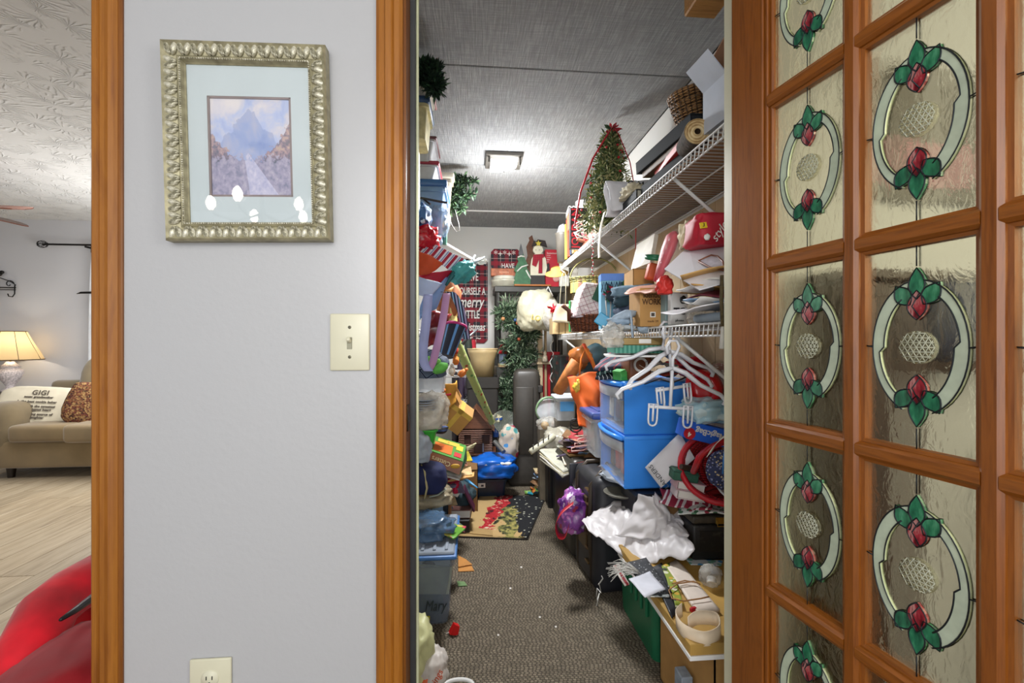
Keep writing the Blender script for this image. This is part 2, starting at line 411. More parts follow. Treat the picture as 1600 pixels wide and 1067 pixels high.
for i in range(30):
    for j in range(6):
        x = -.80 - .17 * i; yy = -.35 + 1.22 * j + (.4 * (i * 3 % 5) / 2 % 1.2) - .6
        if not (-7.2 < x and yy < 5.5) or abs(x) > .6 + 1.45 * (yy + 1.0): continue
        if pm is None:
            o = MB().box((0, 0, 0), (.167, 1.216, .011), LVP, .0015).obj('plank', None, fl); pm = o
        else: o = pm.copy(); C.objects.link(o)
        o.location = (x + 2.75, yy - 1.5, .0205 - .006)
# closet carpet
def carpet():
    m = bpy.data.materials.new('loop_carpet'); b = NB(m); v = b.coord((1, 1, 1), rot=(0, 0, radians(2)))
    vw = b.mix(.012, v, b.n('TexNoise', {'Vector': v, 'Scale': 40}).outputs[1])
    s = b.sep(vw)
    row = b.math('DIVIDE', s[1], .0095); rid = b.math('FLOOR', row); rf = b.math('FRACT', row)
    off = b.math('MULTIPLY', b.n('TexWhiteNoise', {1: rid}, noise_dimensions='1D').outputs[0], 1.0)
    col_ = b.math('ADD', b.math('DIVIDE', s[0], .015), off); cf = b.math('FRACT', col_)
    hx = b.math('SINE', b.math('MULTIPLY', cf, pi)); hy = b.math('SINE', b.math('MULTIPLY', rf, pi))
    h = b.math('MULTIPLY', b.math('POWER', hx, .7), b.math('POWER', hy, .6))
    cell = b.n('TexWhiteNoise', {0: b.n('CombineXYZ', {0: b.math('FLOOR', col_), 1: rid}).outputs[0]}, noise_dimensions='2D').outputs[0]
    c = b.ramp(cell, [(0, '6a6151'), (.5, '7a6f5e'), (1, '8b806d')])
    c = b.mix(b.ramp(h, [(.25, (1, 1, 1, 1)), (.7, (0, 0, 0, 1))]), c, lin('453d32'))
    c = b.mix(b.ramp(b.noise(v, 2.2, 4), [(.45, (0, 0, 0, 1)), (.7, (.22, .22, .22, 1))]), c, lin('63594b'))
    b.base(c); b.b.inputs['Roughness'].default_value = .95; b.bump(h, .6, .004); return m
struct(MB().box((0, 0, 0), (XR - XL + .1, YEND - YB + .08, .02), carpet()).obj('floor_carpet', None, None, ((XR + XL) / 2, (YB + YEND) / 2 - .04, -.005)))
# closet ceiling, separate panels with open joints
def burlap():
    m = bpy.data.materials.new('woven_panel'); b = NB(m)
    a1 = b.noise(b.coord((60, 2.5, 1)), 3, 4, .7, .3); a2 = b.noise(b.coord((2.5, 80, 1)), 3, 4, .7, .3); a3 = b.noise(b.coord((1, 1, 1)), 5, 4)
    h = b.math('ADD', b.math('MULTIPLY', a1, .62), b.math('MULTIPLY', a2, .38))
    b.base(b.ramp(b.math('ADD', b.math('MULTIPLY', h, .85), b.math('MULTIPLY', a3, .15)), [(.36, '7d7e7e'), (.5, '949595'), (.62, 'b2b3b3')]))
    b.b.inputs['Roughness'].default_value = .85; b.bump(h, .9, .006); return m
BUR = burlap()
cc = struct(MB().box((0, 0, 0), (XR - XL + .2, YEND - YB + .1, .03), mat('5f5d5a', .9)).obj('ceiling', None, None, ((XR + XL) / 2, (YB + YEND) / 2, ZC + .027)))
ys = [YB, 1.895, 2.95, 3.98, YEND]
for a, c_ in zip(ys, ys[1:]):
    q = MB().box((0, 0, 0), (XR - XL, c_ - a - .006, .012), BUR, .003).obj('ceiling_panel', None, cc); q.location = (0, (a + c_) / 2 - (YB + YEND) / 2, -.021)
q = MB().box((0, 0, 0), (XR - XL, .02, .012), WHITE, .003).obj('batten', None, cc); q.location = (0, 3.98 - (YB + YEND) / 2, -.03)
# casings (honey pine)
PINE = wood('80480e', '9c6118', .45, 'z', .6, .04); PINE2 = wood('6e3c0c', '865014', .45, 'z', .6, .04)
def casing(name, x0, x1, side, z1=2.2, prot=.018, y0=YW):
    w_ = x1 - x0; mb = MB()
    # moulded profile in XY, extruded in z
    pr = [(0, 0), (0, -prot * .75), (.12, -prot), (.3, -prot), (.36, -prot * .8), (.42, -prot * .95), (.62, -prot * .95), (.68, -prot * .7), (.88, -prot * .6), (1, -prot * .35), (1, 0)]
    if side < 0: pr = [(1 - a, b_) for a, b_ in pr][::-1]
    vs = [(x0 + a * w_, y0 + b_, 0) for a, b_ in pr] + [(x0 + a * w_, y0 + b_, z1) for a, b_ in pr]; n = len(pr)
    fs = [(i, i + 1, n + i + 1, n + i) for i in range(n - 1)] + [tuple(range(n, 2 * n))]
    mb.poly(vs, fs, PINE); bmesh.ops.recalc_face_normals(mb.bm, faces=mb.bm.faces[:])
    return struct(mb.obj(name))
casing('trim_2', -.728, -.686, 1, 2.3)
struct(MB().box((-.704, YW + .037, 1.15), (.05, .085, 2.3), PINE2, .002).obj('trim_3'))
t3 = casing('trim_4', -.197, -.143, -1)
# jamb: wood lining, dark stop edge, cream edge
jb = struct(MB().box((-.1445, (YW + YB) / 2 - .004, 1.07), (.013, YB - YW - .004, 2.14), PINE2, .001).obj('trim_5'))
MB().box((-.1325, 1.0, 1.07), (.012, .02, 2.14), mat('3a3c3e', .5), .001).obj('door_stop', None, jb)
MB().box((-.126, 1.013, 1.07), (.008, .008, 2.14), mat('c9cba8', .5), .001).obj('stop_edge', None, jb)
sp = MB().box((0, 0, 0), (.003, .022, .055), mat('3a2d20', .35, .8), .001, seg=2).box((.001, 0, 0), (.003, .011, .02), BLACK).obj('strike_plate', None, jb, (-.137, YW + .022, 1.2 - .16))
CREAM = mat('c9c6ac', .45, var=.03)
jr = struct(MB().box((.615, (YW + YB) / 2, 1.07), (.05, YB - YW + .004, 2.14), CREAM, .002).obj('trim_6'))
struct(MB().box((.22, (YW + YB) / 2 - .003, 2.15), (.8, YB - YW, .03), PINE2, .002).obj('trim_7'))

# ============================================================ FRENCH DOOR with leaded glass
DW, DH, DT = .726, 2.13, .035
door = thing('door_1', None, None, (.594, .9636, .01), (0, 0, math.degrees(atan2(-.990, .139)))); door['kind'] = 'structure'
for k_ in ('label', 'category'):
    if k_ in door: del door[k_]
DWOOD = wood('6a3608', '8a4d14', .36, 'z', 1.0, .12); DWX = wood('6e3a0a', '905216', .36, 'x', 1.0, .12)
cols = [(.112, .257), (.296, .440), (.479, .623)]; rows = [(.364 + .331 * k + .019 - .01, .364 + .331 * (k + 1) - .019 - .01) for k in range(5)]
def mould_bar(L, wd, axis):
    """a bar with stepped moulded edges; axis z or x; centred"""
    pr = [(-.5, .0), (-.5, .22), (-.36, .26), (-.34, .36), (-.2, .5), (.2, .5), (.34, .36), (.36, .26), (.5, .22), (.5, 0)]
    full = [(a * wd, b_ * DT) for a, b_ in pr] + [(a * wd, -b_ * DT) for a, b_ in pr[::-1][1:-1]]
    mb = MB(); n = len(full); vs = []
    for t in (-L / 2, L / 2):
        for a, b_ in full: vs.append((a, b_, t) if axis == 'z' else (t, b_, a))
    mb.poly(vs, [(i, (i + 1) % n, n + (i + 1) % n, n + i) for i in range(n)] + [tuple(range(n)), tuple(range(n, 2 * n))], DWOOD if axis == 'z' else DWX)
    bmesh.ops.recalc_face_normals(mb.bm, faces=mb.bm.faces[:]); return mb
def stile(x0, x1, side):
    mb = MB(); mb.box(((x0 + x1) / 2, 0, DH / 2), (x1 - x0, DT, DH), DWOOD, .002)
    xe = x1 if side > 0 else x0; g = .020 * side
    for s in (-1, 1):
        mb.box((xe + g * .22, s * DT * .17, DH / 2), (abs(g) * .44, DT * .45, 1.68), DWOOD, .002)
        mb.box((xe + g * .62, s * DT * .10, DH / 2), (abs(g) * .5, DT * .3, 1.68), DWOOD, .003)
    return mb.obj('stile', None, door)
stile(0, .092, 1); stile(.643, DW, -1)
z0d = rows[0][0]; z1d = rows[-1][1]
MB().box((DW / 2, 0, z0d / 2), (DW - .184, DT, z0d), DWX, .002).obj('rail', None, door)
MB().box((DW / 2, 0, (z1d + DH) / 2), (DW - .184, DT, DH - z1d), DWX, .002).obj('rail', None, door)
for k in (0, 1):
    xm = (cols[k][1] + cols[k + 1][0]) / 2; o = mould_bar(z1d - z0d, .038, 'z').obj('muntin', None, door); o.location = (xm, 0, (z0d + z1d) / 2)
hb = None
for ri in range(4):
    zm = (rows[ri][1] + rows[ri + 1][0]) / 2
    for c0, c1 in cols:
        if hb is None: hb = mould_bar(.142 + .022, .036, 'x').obj('muntin', None, door); o = hb
        else: o = hb.copy(); C.objects.link(o)
        o.location = ((c0 + c1) / 2, 0, zm)
def rippled(col, bump, sc):
    m = bpy.data.materials.new('rippled_glass'); b = NB(m); v = b.coord((1, 1, .45))
    b.t.nodes.remove(b.b)
    g = b.n('BsdfGlass', {'Color': lin(col), 'Roughness': .04, 'IOR': 1.3})
    h = b.math('ADD', b.noise(v, sc, 3, .6, .8), b.math('MULTIPLY', b.noise(b.coord(), 8, 2), 1.5))
    bp = b.n('Bump', {'Strength': bump, 'Distance': .004, 'Height': h}); b.t.links.new(bp.outputs[0], g.inputs['Normal'])
    tr_ = b.n('BsdfTransparent', {'Color': lin(col)}); lw = .35
    mx = b.n('MixShader', {0: .42}); b.t.links.new(g.outputs[0], mx.inputs[1]); b.t.links.new(tr_.outputs[0], mx.inputs[2])
    b.t.links.new(mx.outputs[0], b.out.inputs[0]); return m
GLASS = rippled('f4f1de', .55, 55); JEWEL = rippled('f0efe4', .9, 240)
OPAL = mat('bfcdb6', .25, var=.1, scale=50, coat=.6)
def streaked(cs, sc=60):
    m = bpy.data.materials.new('streaked_glass'); b = NB(m); b.base(b.ramp(b.noise(b.coord((1.6, 1, .5)), sc, 3), cs))
    b.b.inputs['Roughness'].default_value = .15; b.b.inputs['Coat Weight'].default_value = .8; return m
ROSE = streaked([(.32, '5c0f1c'), (.5, 'a3303c'), (.6, 'c08a86'), (.68, '7a1724')]); LEAFG = streaked([(.3, '0d4434'), (.55, '2e7d5a'), (.7, '5aa67f')]); LEAD = mat('2b3034', .4, .6)
def leafpoly(L, wd, n=8, tip=.8):
    o = []
    for k in range(n + 1): t = k / n; o.append((wd / 2 * sin(pi * t ** tip), t * L))
    for k in range(1, n): t = 1 - k / n; o.append((-wd / 2 * sin(pi * t ** tip), t * L))
    return o
def rot2(pl, a, dx=0, dz=0): ca, sa = cos(radians(a)), sin(radians(a)); return [(x * ca - z * sa + dx, x * sa + z * ca + dz) for x, z in pl]
def pane_proto():
    pw, ph = .150, .299
    pane = MB().box((0, 0, 0), (pw, .003, ph), GLASS).obj('pane', None, door)
    lead = []
    def el(a, b_, cx, t0, t1, n=22): return [(cx + a * cos(t0 + (t1 - t0) * k / n), b_ * sin(t0 + (t1 - t0) * k / n)) for k in range(n + 1)]
    for s in (-1, 1):
        o_ = el(.063 * s, .098, 0, -1.25, 1.42); i_ = el(.051 * s, .082, -.004 * s, -1.05, 1.05)
        # crescent: crossing ends
        i_ = [(x + (.006 * s if z * s > 0 else -.001 * s), z) for x, z in i_]
        MB().prism(o_ + i_[::-1], .0062, OPAL).obj('oval_band', None, pane); lead += [o_, i_]
    for s in (-1, 1):
        bud = rot2(leafpoly(.043, .026, 8, .9), 0 if s < 0 else 0)
        bud = [(x, z * s + s * .040) for x, z in bud]; MB().prism(bud, .0074, ROSE).obj('rosebud', None, pane); lead.append(bud + [bud[0]])
        lead.append([(.004, s * .044), (-.006, s * .06), (.003, s * .078)])
        for a, L, wd, dz, dx in ((0, .046, .022, .070, 0), (34, .036, .024, .062, -.009), (-34, .036, .024, .062, .009)):
            lf = rot2(leafpoly(L, wd, 7, .9), a, dx, dz); lf = [(x, z * s) for x, z in lf]
            if s < 0: lf = lf[::-1]
            MB().prism(lf, .0068, LEAFG).obj('leaf', None, pane); lead.append(lf + [lf[0]])
        lead.append([(0, s * .118), (0, s * ph / 2)]); lead.append([(s * .063, 0), (s * pw / 2, .002)])
    mb = MB()
    for l in lead:
        for yy in (-.0036, .0036): mb.tube([(x, yy, z) for x, z in l], .0011, 4, LEAD)
    mb.obj('lead_came', None, pane)
    mb = MB(); pts = [(.024 * cos(2*pi*k/28), .024 * sin(2*pi*k/28)) for k in range(28)]
    mb.prism(pts, .008, JEWEL)
    for k in range(-3, 4):
        c_ = k * .0068; hw = sqrt(max(0, .0235**2 - c_**2))
        for a in (0, 60, 120):
            A_ = rot2([(-hw, c_), (hw, c_)], a); mb.tube([(x, -.0044, z) for x, z in A_], .0007, 4, mat('b4b6a4', .15, coat=.6))
    mb.obj('jewel', None, pane)
    return pane
pane = pane_proto(); first = True
for r0, r1 in rows:
    for c0, c1 in cols:
        o = pane if first else copy_tree(pane, door); first = False
        o.location = ((c0 + c1) / 2, 0, (r0 + r1) / 2)

# ============================================================ things behind the glass door (hall side)
CAB = wood('23120c', '3a2014', .4, 'z')
t = thing('wall_cabinet', 'dark brown cabinet seen blurred through the leaded glass', 'cabinet', (.83, YW - .055, .0), (0, 0, 0))
MB().box((0, 0, .66), (.17, .10, 1.32), CAB, .003).obj('body', None, t)
MB().box((0, -.0, 1.335), (.185, .106, .02), CAB, .003).obj('top', None, t)
MB().box((0, -.053, .9), (.14, .006, .78), CAB, .002).obj('door', None, t); MB().box((0, -.053, .3), (.14, .006, .36), CAB, .002).obj('door', None, t)
t = thing('picture_panel', 'dark framed panel blurred behind the second glass column', 'picture', (1.03, YW, 1.66))
MB().box((0, -.012, .0), (.22, .022, .30), mat('3d362c', .5), .003).obj('frame', None, t)
MB().box((0, -.025, -.07), (.16, .004, .10), mat('a06a78', .7), .002).obj('print', None, t)
t = thing('hall_shelf', 'wall shelf with dark back seen through door glass', 'shelf', (1.07, YW, 1.15))
MB().box((0, -.07, 0), (.26, .14, .02), CAB, .002).obj('board', None, t); MB().box((0, -.006, .1), (.26, .01, .2), mat('4a4036', .6), .002).obj('back_panel', None, t)
one('storage_jar', 'blue jar on the shelf behind the door glass', 'jar', MB().lathe([(0, 0), (.055, 0), (.062, .03), (.06, .13), (.045, .15), (.045, .165), (0, .17)], 20, mat('27385e', .3)), None, (1.05, YW - .072, 1.161))
t = thing('hall_bin', 'pale grey tall bin beyond the rightmost door glass', 'bin', (1.42, YW - .13, 0)); MB().tub(.2, .2, .95, mat('b9bcc0', .5)).obj('body', None, t); MB().box((0, 0, .955), (.215, .215, .02), mat('9a9da2', .5), .006).obj('lid', None, t)

# ============================================================ WALL THINGS
pl = at(547.5, 534.5, YW)
t = thing('light_switch', 'ivory toggle light switch plate beside the closet casing', 'switch', pl)
MB().box((0, -.003, 0), (.078, .006, .115), IVORY, .0025, seg=2).obj('plate', None, t)
MB().box((0, -.0065, -.002), (.010, .002, .024), mat('8f8d78', .5), .0006).box((0, -.012, .004), (.0075, .014, .008), IVORY, .002, rx=-25, seg=2).obj('toggle', None, t)
for s in (-1, 1): MB().lathe([(0, .0016), (.003, .001), (.0034, 0)], 10, mat('7d7a66', .4, .4), M=TR((0, -.006, s * .03), 90)).box((0, -.0078, s * .03), (.0008, .0008, .005), BLACK).obj('screw', None, t)
pl = at(331, 1072, YW)
t = thing('outlet', 'ivory duplex wall outlet low on the grey wall', 'outlet', pl)
MB().box((0, -.003, 0), (.078, .006, .115), IVORY, .0025, seg=2).obj('plate', None, t)
for s in (-1, 1):
    r_ = MB().lathe([(0, .003), (.0155, .0028), (.017, 0)], 22, mat('d4d2bb', .4, var=.02), M=TR((0, -.006, s * .0195), 90)).obj('socket', None, t)
    for dx in (-.0055, .0055): MB().box((dx, -.0092, s * .0195 + .003), (.0016, .0012, .007), BLACK).obj('slot', None, r_)
    MB().cyl((0, -.0085, s * .0195 - .007), (0, -.0098, s * .0195 - .007), .002, seg=8, m=BLACK).obj('slot', None, r_)
# framed picture
P0 = at(386, 221.5, YW - .022); fw, fh = .306, .383
pic = thing('framed_picture', 'silver leaf framed misty landscape print on the grey wall', 'picture', (P0.x, YW - .002, P0.z), (.6, -1.25, 0))
SILV = bpy.data.materials.new('antique_silver'); b = NB(SILV); v = b.coord(); b.base(b.ramp(b.noise(v, 90, 4, .7), [(.35, '6b6752'), (.48, 'b8b49e'), (.62, 'ece9da')])); b.b.inputs['Metallic'].default_value = .35; b.b.inputs['Roughness'].default_value = .38; b.bump(b.noise(v, 260, 3), .4, .002)
SILD = mat('a09a7e', .45, .4, var=.3, scale=60)
fwid = .038
mb = MB()
for sx, sz, L, ax in ((0, 1, fw, 'x'), (0, -1, fw, 'x'), (1, 0, fh, 'z'), (-1, 0, fh, 'z')):
    # mitred bar profile: outer cushion + inner bead
    prof = [(0, 0), (0, -.022), (.003, -.027), (.010, -.021), (.026, -.018), (.030, -.022), (.034, -.019), (.0365, -.012), (fwid, -.010), (fwid, 0)]
    vs = []; n = len(prof)
    for e in (-1, 1):
        for d_, y_ in prof:
            a = e * (L / 2 - d_)
            vs.append((a, y_, sz * (fh / 2 - d_)) if ax == 'x' else (sx * (fw / 2 - d_), y_, a))
    mb.poly(vs, [(i, i + 1, n + i + 1, n + i) for i in range(n - 1)], SILD)
bmesh.ops.recalc_face_normals(mb.bm, faces=mb.bm.faces[:]); mb.obj('frame', None, pic)
def acanthus():
    mb = MB()
    for s in (-1, 1):
        mb.blob((s * .0058, -.021, 0), (.0062, .0052, .0135), SILV, 2, .22, 4, s, flat_bottom=False, M=R3(0, s * 16, 0))
    mb.blob((0, -.023, -.008), (.0022, .003, .004), SILV, 1, 0, flat_bottom=False); return mb
lf0 = None
def put_leaf(x, z, ry):
    global lf0
    if lf0 is None: lf0 = acanthus().obj('leaf_ornament', None, pic); o = lf0
    else: o = lf0.copy(); C.objects.link(o)
    o.location = (x, 0, z); o.rotation_euler = (0, radians(ry), 0)
nx, nz = 12, 15; ins = .0155
for k in range(nx):
    x = -fw / 2 + .018 + (fw - .036) * k / (nx - 1)
    put_leaf(x, fh / 2 - ins, 0); put_leaf(x, -fh / 2 + ins, 180)
for k in range(1, nz - 1):
    z = -fh / 2 + .018 + (fh - .036) * k / (nz - 1)
    put_leaf(-fw / 2 + ins, z, -90); put_leaf(fw / 2 - ins, z, 90)
mb = MB()
for sx, sz, L, ax in ((0, 1, fw, 'x'), (0, -1, fw, 'x'), (1, 0, fh, 'z'), (-1, 0, fh, 'z')):
    n = int((L - .07) / .0042)
    for k in range(n):
        a = -(L - .07) / 2 + (L - .07) * k / (n - 1); d_ = .033
        mb.box((a if ax == 'x' else sx * (fw/2 - d_), -.0215, sz * (fh/2 - d_) if ax == 'x' else a), (.0026, .0026, .0026), SILV, .0006)
o = mb.obj('beading', None, pic); o['kind'] = 'stuff'
iw, ih = fw - 2 * fwid + .004, fh - 2 * fwid + .004; ow, oh = .158, .197
mb = MB(); MT = mat('ccd6d8', .7, var=.02); ozc = -.004
for x0, x1, z0, z1 in ((-iw/2, -ow/2, -ih/2, ih/2), (ow/2, iw/2, -ih/2, ih/2), (-ow/2, ow/2, ozc + oh/2, ih/2), (-ow/2, ow/2, -ih/2, ozc - oh/2)):
    mb.box(((x0+x1)/2, -.006, (z0+z1)/2), (x1-x0, .003, z1-z0), MT)
mo = mb.obj('mat_board', None, pic)
mb = MB(); FIL = mat('8d7f7e', .5, .2)
for x, z, dx, dz in ((0, ozc + oh/2 - .002, ow, .004), (0, ozc - oh/2 + .002, ow, .004), (-ow/2 + .002, ozc, .004, oh), (ow/2 - .002, ozc, .004, oh)): mb.box((x, -.0055, z), (dx, .003, dz), FIL)
mb.obj('inner_edge', None, mo)
def landscape():
    m = bpy.data.materials.new('landscape_print'); b = NB(m); v = b.coord((1/ow, 1, 1/oh)); s = b.sep(v)
    X, Z = s[0], s[2]; n1 = b.noise(v, 3.5, 5, .6, .5); n2 = b.noise(v, 16, 4, .65)
    c = b.ramp(b.math('ADD', n1, b.math('MULTIPLY', Z, .25)), [(.35, 'a3b2de'), (.5, 'bcc7e6'), (.62, 'd9d6e0'), (.75, 'e8e2e2')])
    mt_ = b.math('SUBTRACT', b.math('ADD', .12, b.math('MULTIPLY', n1, .5)), b.math('ABSOLUTE', b.math('SUBTRACT', X, -.02)))
    c = b.mix(b.math('MULTIPLY', b.math('GREATER_THAN', mt_, Z), .45), c, lin('7d93c6'))
    hill = b.math('ADD', b.math('MULTIPLY', b.math('MULTIPLY', X, X), 1.5), b.math('MULTIPLY', b.math('SUBTRACT', n2, .5), .35))
    hl = b.math('GREATER_THAN', b.math('SUBTRACT', b.math('ADD', hill, b.math('MULTIPLY', X, .12)), .11), b.math('ADD', Z, .04))
    fol = b.ramp(n2, [(.3, '5c6674'), (.45, '847684'), (.55, 'bb9c9c'), (.66, 'cdb49c'), (.8, '7f9088')])
    c = b.mix(b.math('MULTIPLY', hl, .9), c, fol)
    low = b.ramp(Z, [(.0, (0, 0, 0, 1)), (.001, (0, 0, 0, 1))])
    lowf = b.math('LESS_THAN', Z, b.math('ADD', -.30, b.math('MULTIPLY', n2, .36)))
    path = b.math('LESS_THAN', b.math('ABSOLUTE', b.math('SUBTRACT', X, b.math('MULTIPLY', b.math('ADD', Z, .2), -.5))), b.math('MULTIPLY', b.math('SUBTRACT', 0, Z), .35))
    gr = b.mix(path, b.ramp(n2, [(.3, '858aa2'), (.5, 'a9a3bc'), (.7, 'c4bfcc')]), b.ramp(n2, [(.3, 'b0b2d2'), (.7, 'dcd8e8')]))
    c = b.mix(lowf, c, gr)
    b.base(c); b.b.inputs['Roughness'].default_value = .6; return m
MB().box((0, -.0035, ozc), (ow, .002, oh), landscape()).obj('print', None, pic)
GL = bpy.data.materials.new('picture_glass'); b = NB(GL); gs = b.n('BsdfGlossy', {'Roughness': .02}); tr_ = b.n('BsdfTransparent'); fr = b.n('Fresnel', {'IOR': 1.45}); mx = b.n('MixShader', {0: fr.outputs[0]}); b.t.links.new(tr_.outputs[0], mx.inputs[1]); b.t.links.new(gs.outputs[0], mx.inputs[2]); b.t.links.new(mx.outputs[0], b.out.inputs[0])
MB().box((0, -.0095, 0), (iw, .001, ih), GL).obj('glass', None, pic)
# chandelier of the hall, behind the camera: it is what shines in the picture glass
ch = thing('chandelier', 'five arm hall chandelier whose bulbs reflect in the picture glass', 'chandelier', (-1.3, -1.05, 2.36))
CG = bpy.data.materials.new('thin_glass'); b = NB(CG); gs = b.n('BsdfGlossy', {'Roughness': .05}); tr_ = b.n('BsdfTransparent'); lw_ = b.n('LayerWeight', {0: .35}); mx = b.n('MixShader', {0: lw_.outputs[1]}); b.t.links.new(tr_.outputs[0], mx.inputs[1]); b.t.links.new(gs.outputs[0], mx.inputs[2]); b.t.links.new(mx.outputs[0], b.out.inputs[0])
MB().lathe([(0, 0), (.07, 0), (.065, -.02), (.012, -.03), (.012, -.40), (.03, -.42), (.02, -.46), (0, -.47)], 20, DARKMETAL).obj('stem', None, ch)
BULB = mat('fff4e0', .5, var=0, emit=45)
for k in range(5):
    a = 2 * pi * k / 5 + .35; ca, sa = cos(a), sin(a)
    am = MB().tube([(.02 * ca, .02 * sa, -.42), (.14 * ca, .14 * sa, -.47), (.25 * ca, .25 * sa, -.44), (.27 * ca, .27 * sa, -.41)], .007, 8, DARKMETAL).obj('arm', None, ch)
    MB().lathe([(.012, 0), (.026, .03), (.022, .055), (.010, .075), (0, .08)], 14, BULB, M=TR((.27 * ca, .27 * sa, -.41))).obj('bulb', None, am)
    MB().lathe([(.03, -.005), (.062, .03), (.07, .07), (.055, .11)], 18, CG, M=TR((.27 * ca, .27 * sa, -.41))).obj('glass_shade', None, am)
# ============================================================ LIVING ROOM
SUEDE = mat('7e6a48', .9, var=.14, scale=5, bump=.05, sheen=.4); SUEDE2 = mat('7a6b50', .9, var=.14, scale=6, sheen=.4)
yf = 4.25
xr_s = at(175, 700, yf).x
sofa = thing('sofa', 'olive brown suede sofa in the living room', 'sofa', (0, 0, 0))
p = at(0, 700, yf); xs0 = at(18, 640, yf).x - .34; xs1 = -2.2
MB().box(((xs0 + xs1)/2, yf + .42, .21), (xs1 - xs0, .84, .24), SUEDE, .03, seg=3).obj('base', None, sofa)
xa = at(18, 640, yf).x
MB().box((xa - .17, yf + .41, .42), (.34, .84, .48), SUEDE2, .12, seg=4).obj('arm', None, sofa)
xc1 = at(113, 640, yf).x
MB().box(((xa + xc1)/2, yf + .32, .40), (xc1 - xa, .75, .15), SUEDE, .04, seg=3).obj('seat_cushion', None, sofa)
MB().box((xc1 + .42, yf + .26, .405), (.84, .75, .16), SUEDE, .04, seg=3).obj('seat_cushion', None, sofa)
for x0, x1 in ((xa + .02, xc1 + .12), (xc1 + .13, xc1 + .9)):
    MB().blob(((x0 + x1)/2, yf + .72, .76), ((x1 - x0)/2, .15, .31), SUEDE2, 4, .10, 1.6, x0, sq=.55, M=R3(-10)).obj('back_cushion', None, sofa)
MB().box(((xs0 + xs1)/2, yf + .80, .5), (xs1 - xs0, .14, .6), SUEDE2, .05, seg=3).obj('backrest', None, sofa)
for x in (at(3, 740, yf).x, -2.4): MB().cyl((x, yf + .08, .0), (x, yf + .08, .1), .025, .035, 10, mat('20150f', .4)).obj('leg', None, sofa)
# pillow with the printed definition
pp = at(66, 636, yf + .28)
pil = thing('throw_pillow', 'cream throw pillow with grey printed lettering on sofa', 'pillow', (pp.x, pp.y, pp.z), (-22, 4, 6))
MB().blob((0, 0, 0), (.33, .075, .185), mat('d8cfb8', .9, var=.05), 4, .06, 1.8, 3, sq=.42, flat_bottom=False).obj('cover', None, pil)
INK = mat('5a5248', .9)
for i, (s_, sz, z, sh) in enumerate((('GIGI', .062, .115, 0), ('noun: grandmother', .026, .075, 0), ('1. the best cookie baker', .028, .03, 0), ('2. one with the sweetest', .028, -.012, 0), ('smile & biggest heart', .028, -.042, 0), ('3. an unending source of', .028, -.084, 0), ('love & laughter', .028, -.114, 0))):
    text(pil, 'lettering', s_, sz, INK, (.0, -.079 - .004 * (1 - abs(z) / .13), z), (90, 0, 0), .0012, space=1.1, bold=.0012)
pp = at(132, 632, yf + .2)
TW = bpy.data.materials.new('tweed'); b = NB(TW); b.base(b.ramp(b.n('TexVoronoi', {'Vector': b.coord(), 'Scale': 75}).outputs['Color'], [(.2, '3c2218'), (.45, '7c4a2c'), (.6, 'a08050'), (.8, '5c2a20')])); b.b.inputs['Roughness'].default_value = .95; b.bump(b.n('TexVoronoi', {'Vector': b.coord(), 'Scale': 75}).outputs[0], .8, .006)
one('woven_pillow', 'rust brown woven pillow leaning at sofa right', 'pillow', MB().blob((0, 0, 0), (.2, .07, .2), TW, 4, .06, 1.8, 5, sq=.5, flat_bottom=False), None, (pp.x + .07, pp.y, pp.z), (-15, 12, 8))
# side table and lamp
pl = at(16, 612, 5.32)
ztab = pl.z
t = thing('side_table', 'dark side table carrying the lamp behind the sofa arm', 'table', (pl.x, 5.36, 0))
MB().box((0, 0, ztab - .015), (.5, .38, .03), CAB, .004).obj('tabletop', None, t)
for sx in (-1, 1):
    for sy in (-1, 1): MB().box((sx * .22, sy * .16, ztab / 2 - .02), (.04, .04, ztab - .03), CAB, .003).obj('leg', None, t)
lp = thing('table_lamp', 'white cut glass table lamp with cream panelled shade', 'lamp', (pl.x, 5.32, ztab + .001))
zs = at(16, 562, 5.32).z - ztab; zt_ = at(16, 518, 5.32).z - ztab
LB = mat('d9cfcf', .3, var=.35, scale=70, bump=.9, bscale=120)
MB().lathe([(0, 0), (.07, 0), (.075, .015), (.05, .03), (.03, .05), (.05, .09), (.085, .15), (.105, .2), (.10, .235), (.07, .26), (.085, .27), (.05, .3), (.03, zs - .02), (0, zs - .02)], 24, LB).obj('base', None, lp)
MB().cyl((0, 0, zs - .03), (0, 0, zt_ - .02), .01, m=GOLD).obj('stem', None, lp)
SH = bpy.data.materials.new('lamp_shade'); b = NB(SH); b.base(lin('e0c79a')); b.b.inputs['Roughness'].default_value = .8; b.b.inputs['Transmission Weight'].default_value = 0; tl = b.n('BsdfTranslucent', {0: lin('f0d8a8')}); mx = b.n('MixShader', {0: .55}); b.t.links.new(b.b.outputs[0], mx.inputs[1]); b.t.links.new(tl.outputs[0], mx.inputs[2]); b.t.links.new(mx.outputs[0], b.out.inputs[0])
rb, rt = (at(57, 560, 5.32).x - pl.x), (at(36, 520, 5.32).x - pl.x)
MB().lathe([(rb, zs), (rb * .8 + rt * .2, zs + (zt_ - zs) * .22), (rt * .62 + rb * .38, zs + (zt_ - zs) * .6), (rt, zt_)], 8 * 4, SH).obj('lamp_shade', None, lp)
mb = MB()
for k in range(8):
    a = 2 * pi * k / 8 + .2
    mb.tube([((rb + .002) * cos(a), (rb + .002) * sin(a), zs), ((rt * .62 + rb * .38 + .002) * cos(a), (rt * .62 + rb * .38 + .002) * sin(a), zs + (zt_ - zs) * .6), ((rt + .002) * cos(a), (rt + .002) * sin(a), zt_)], .003, 4, mat('5c4630', .8))
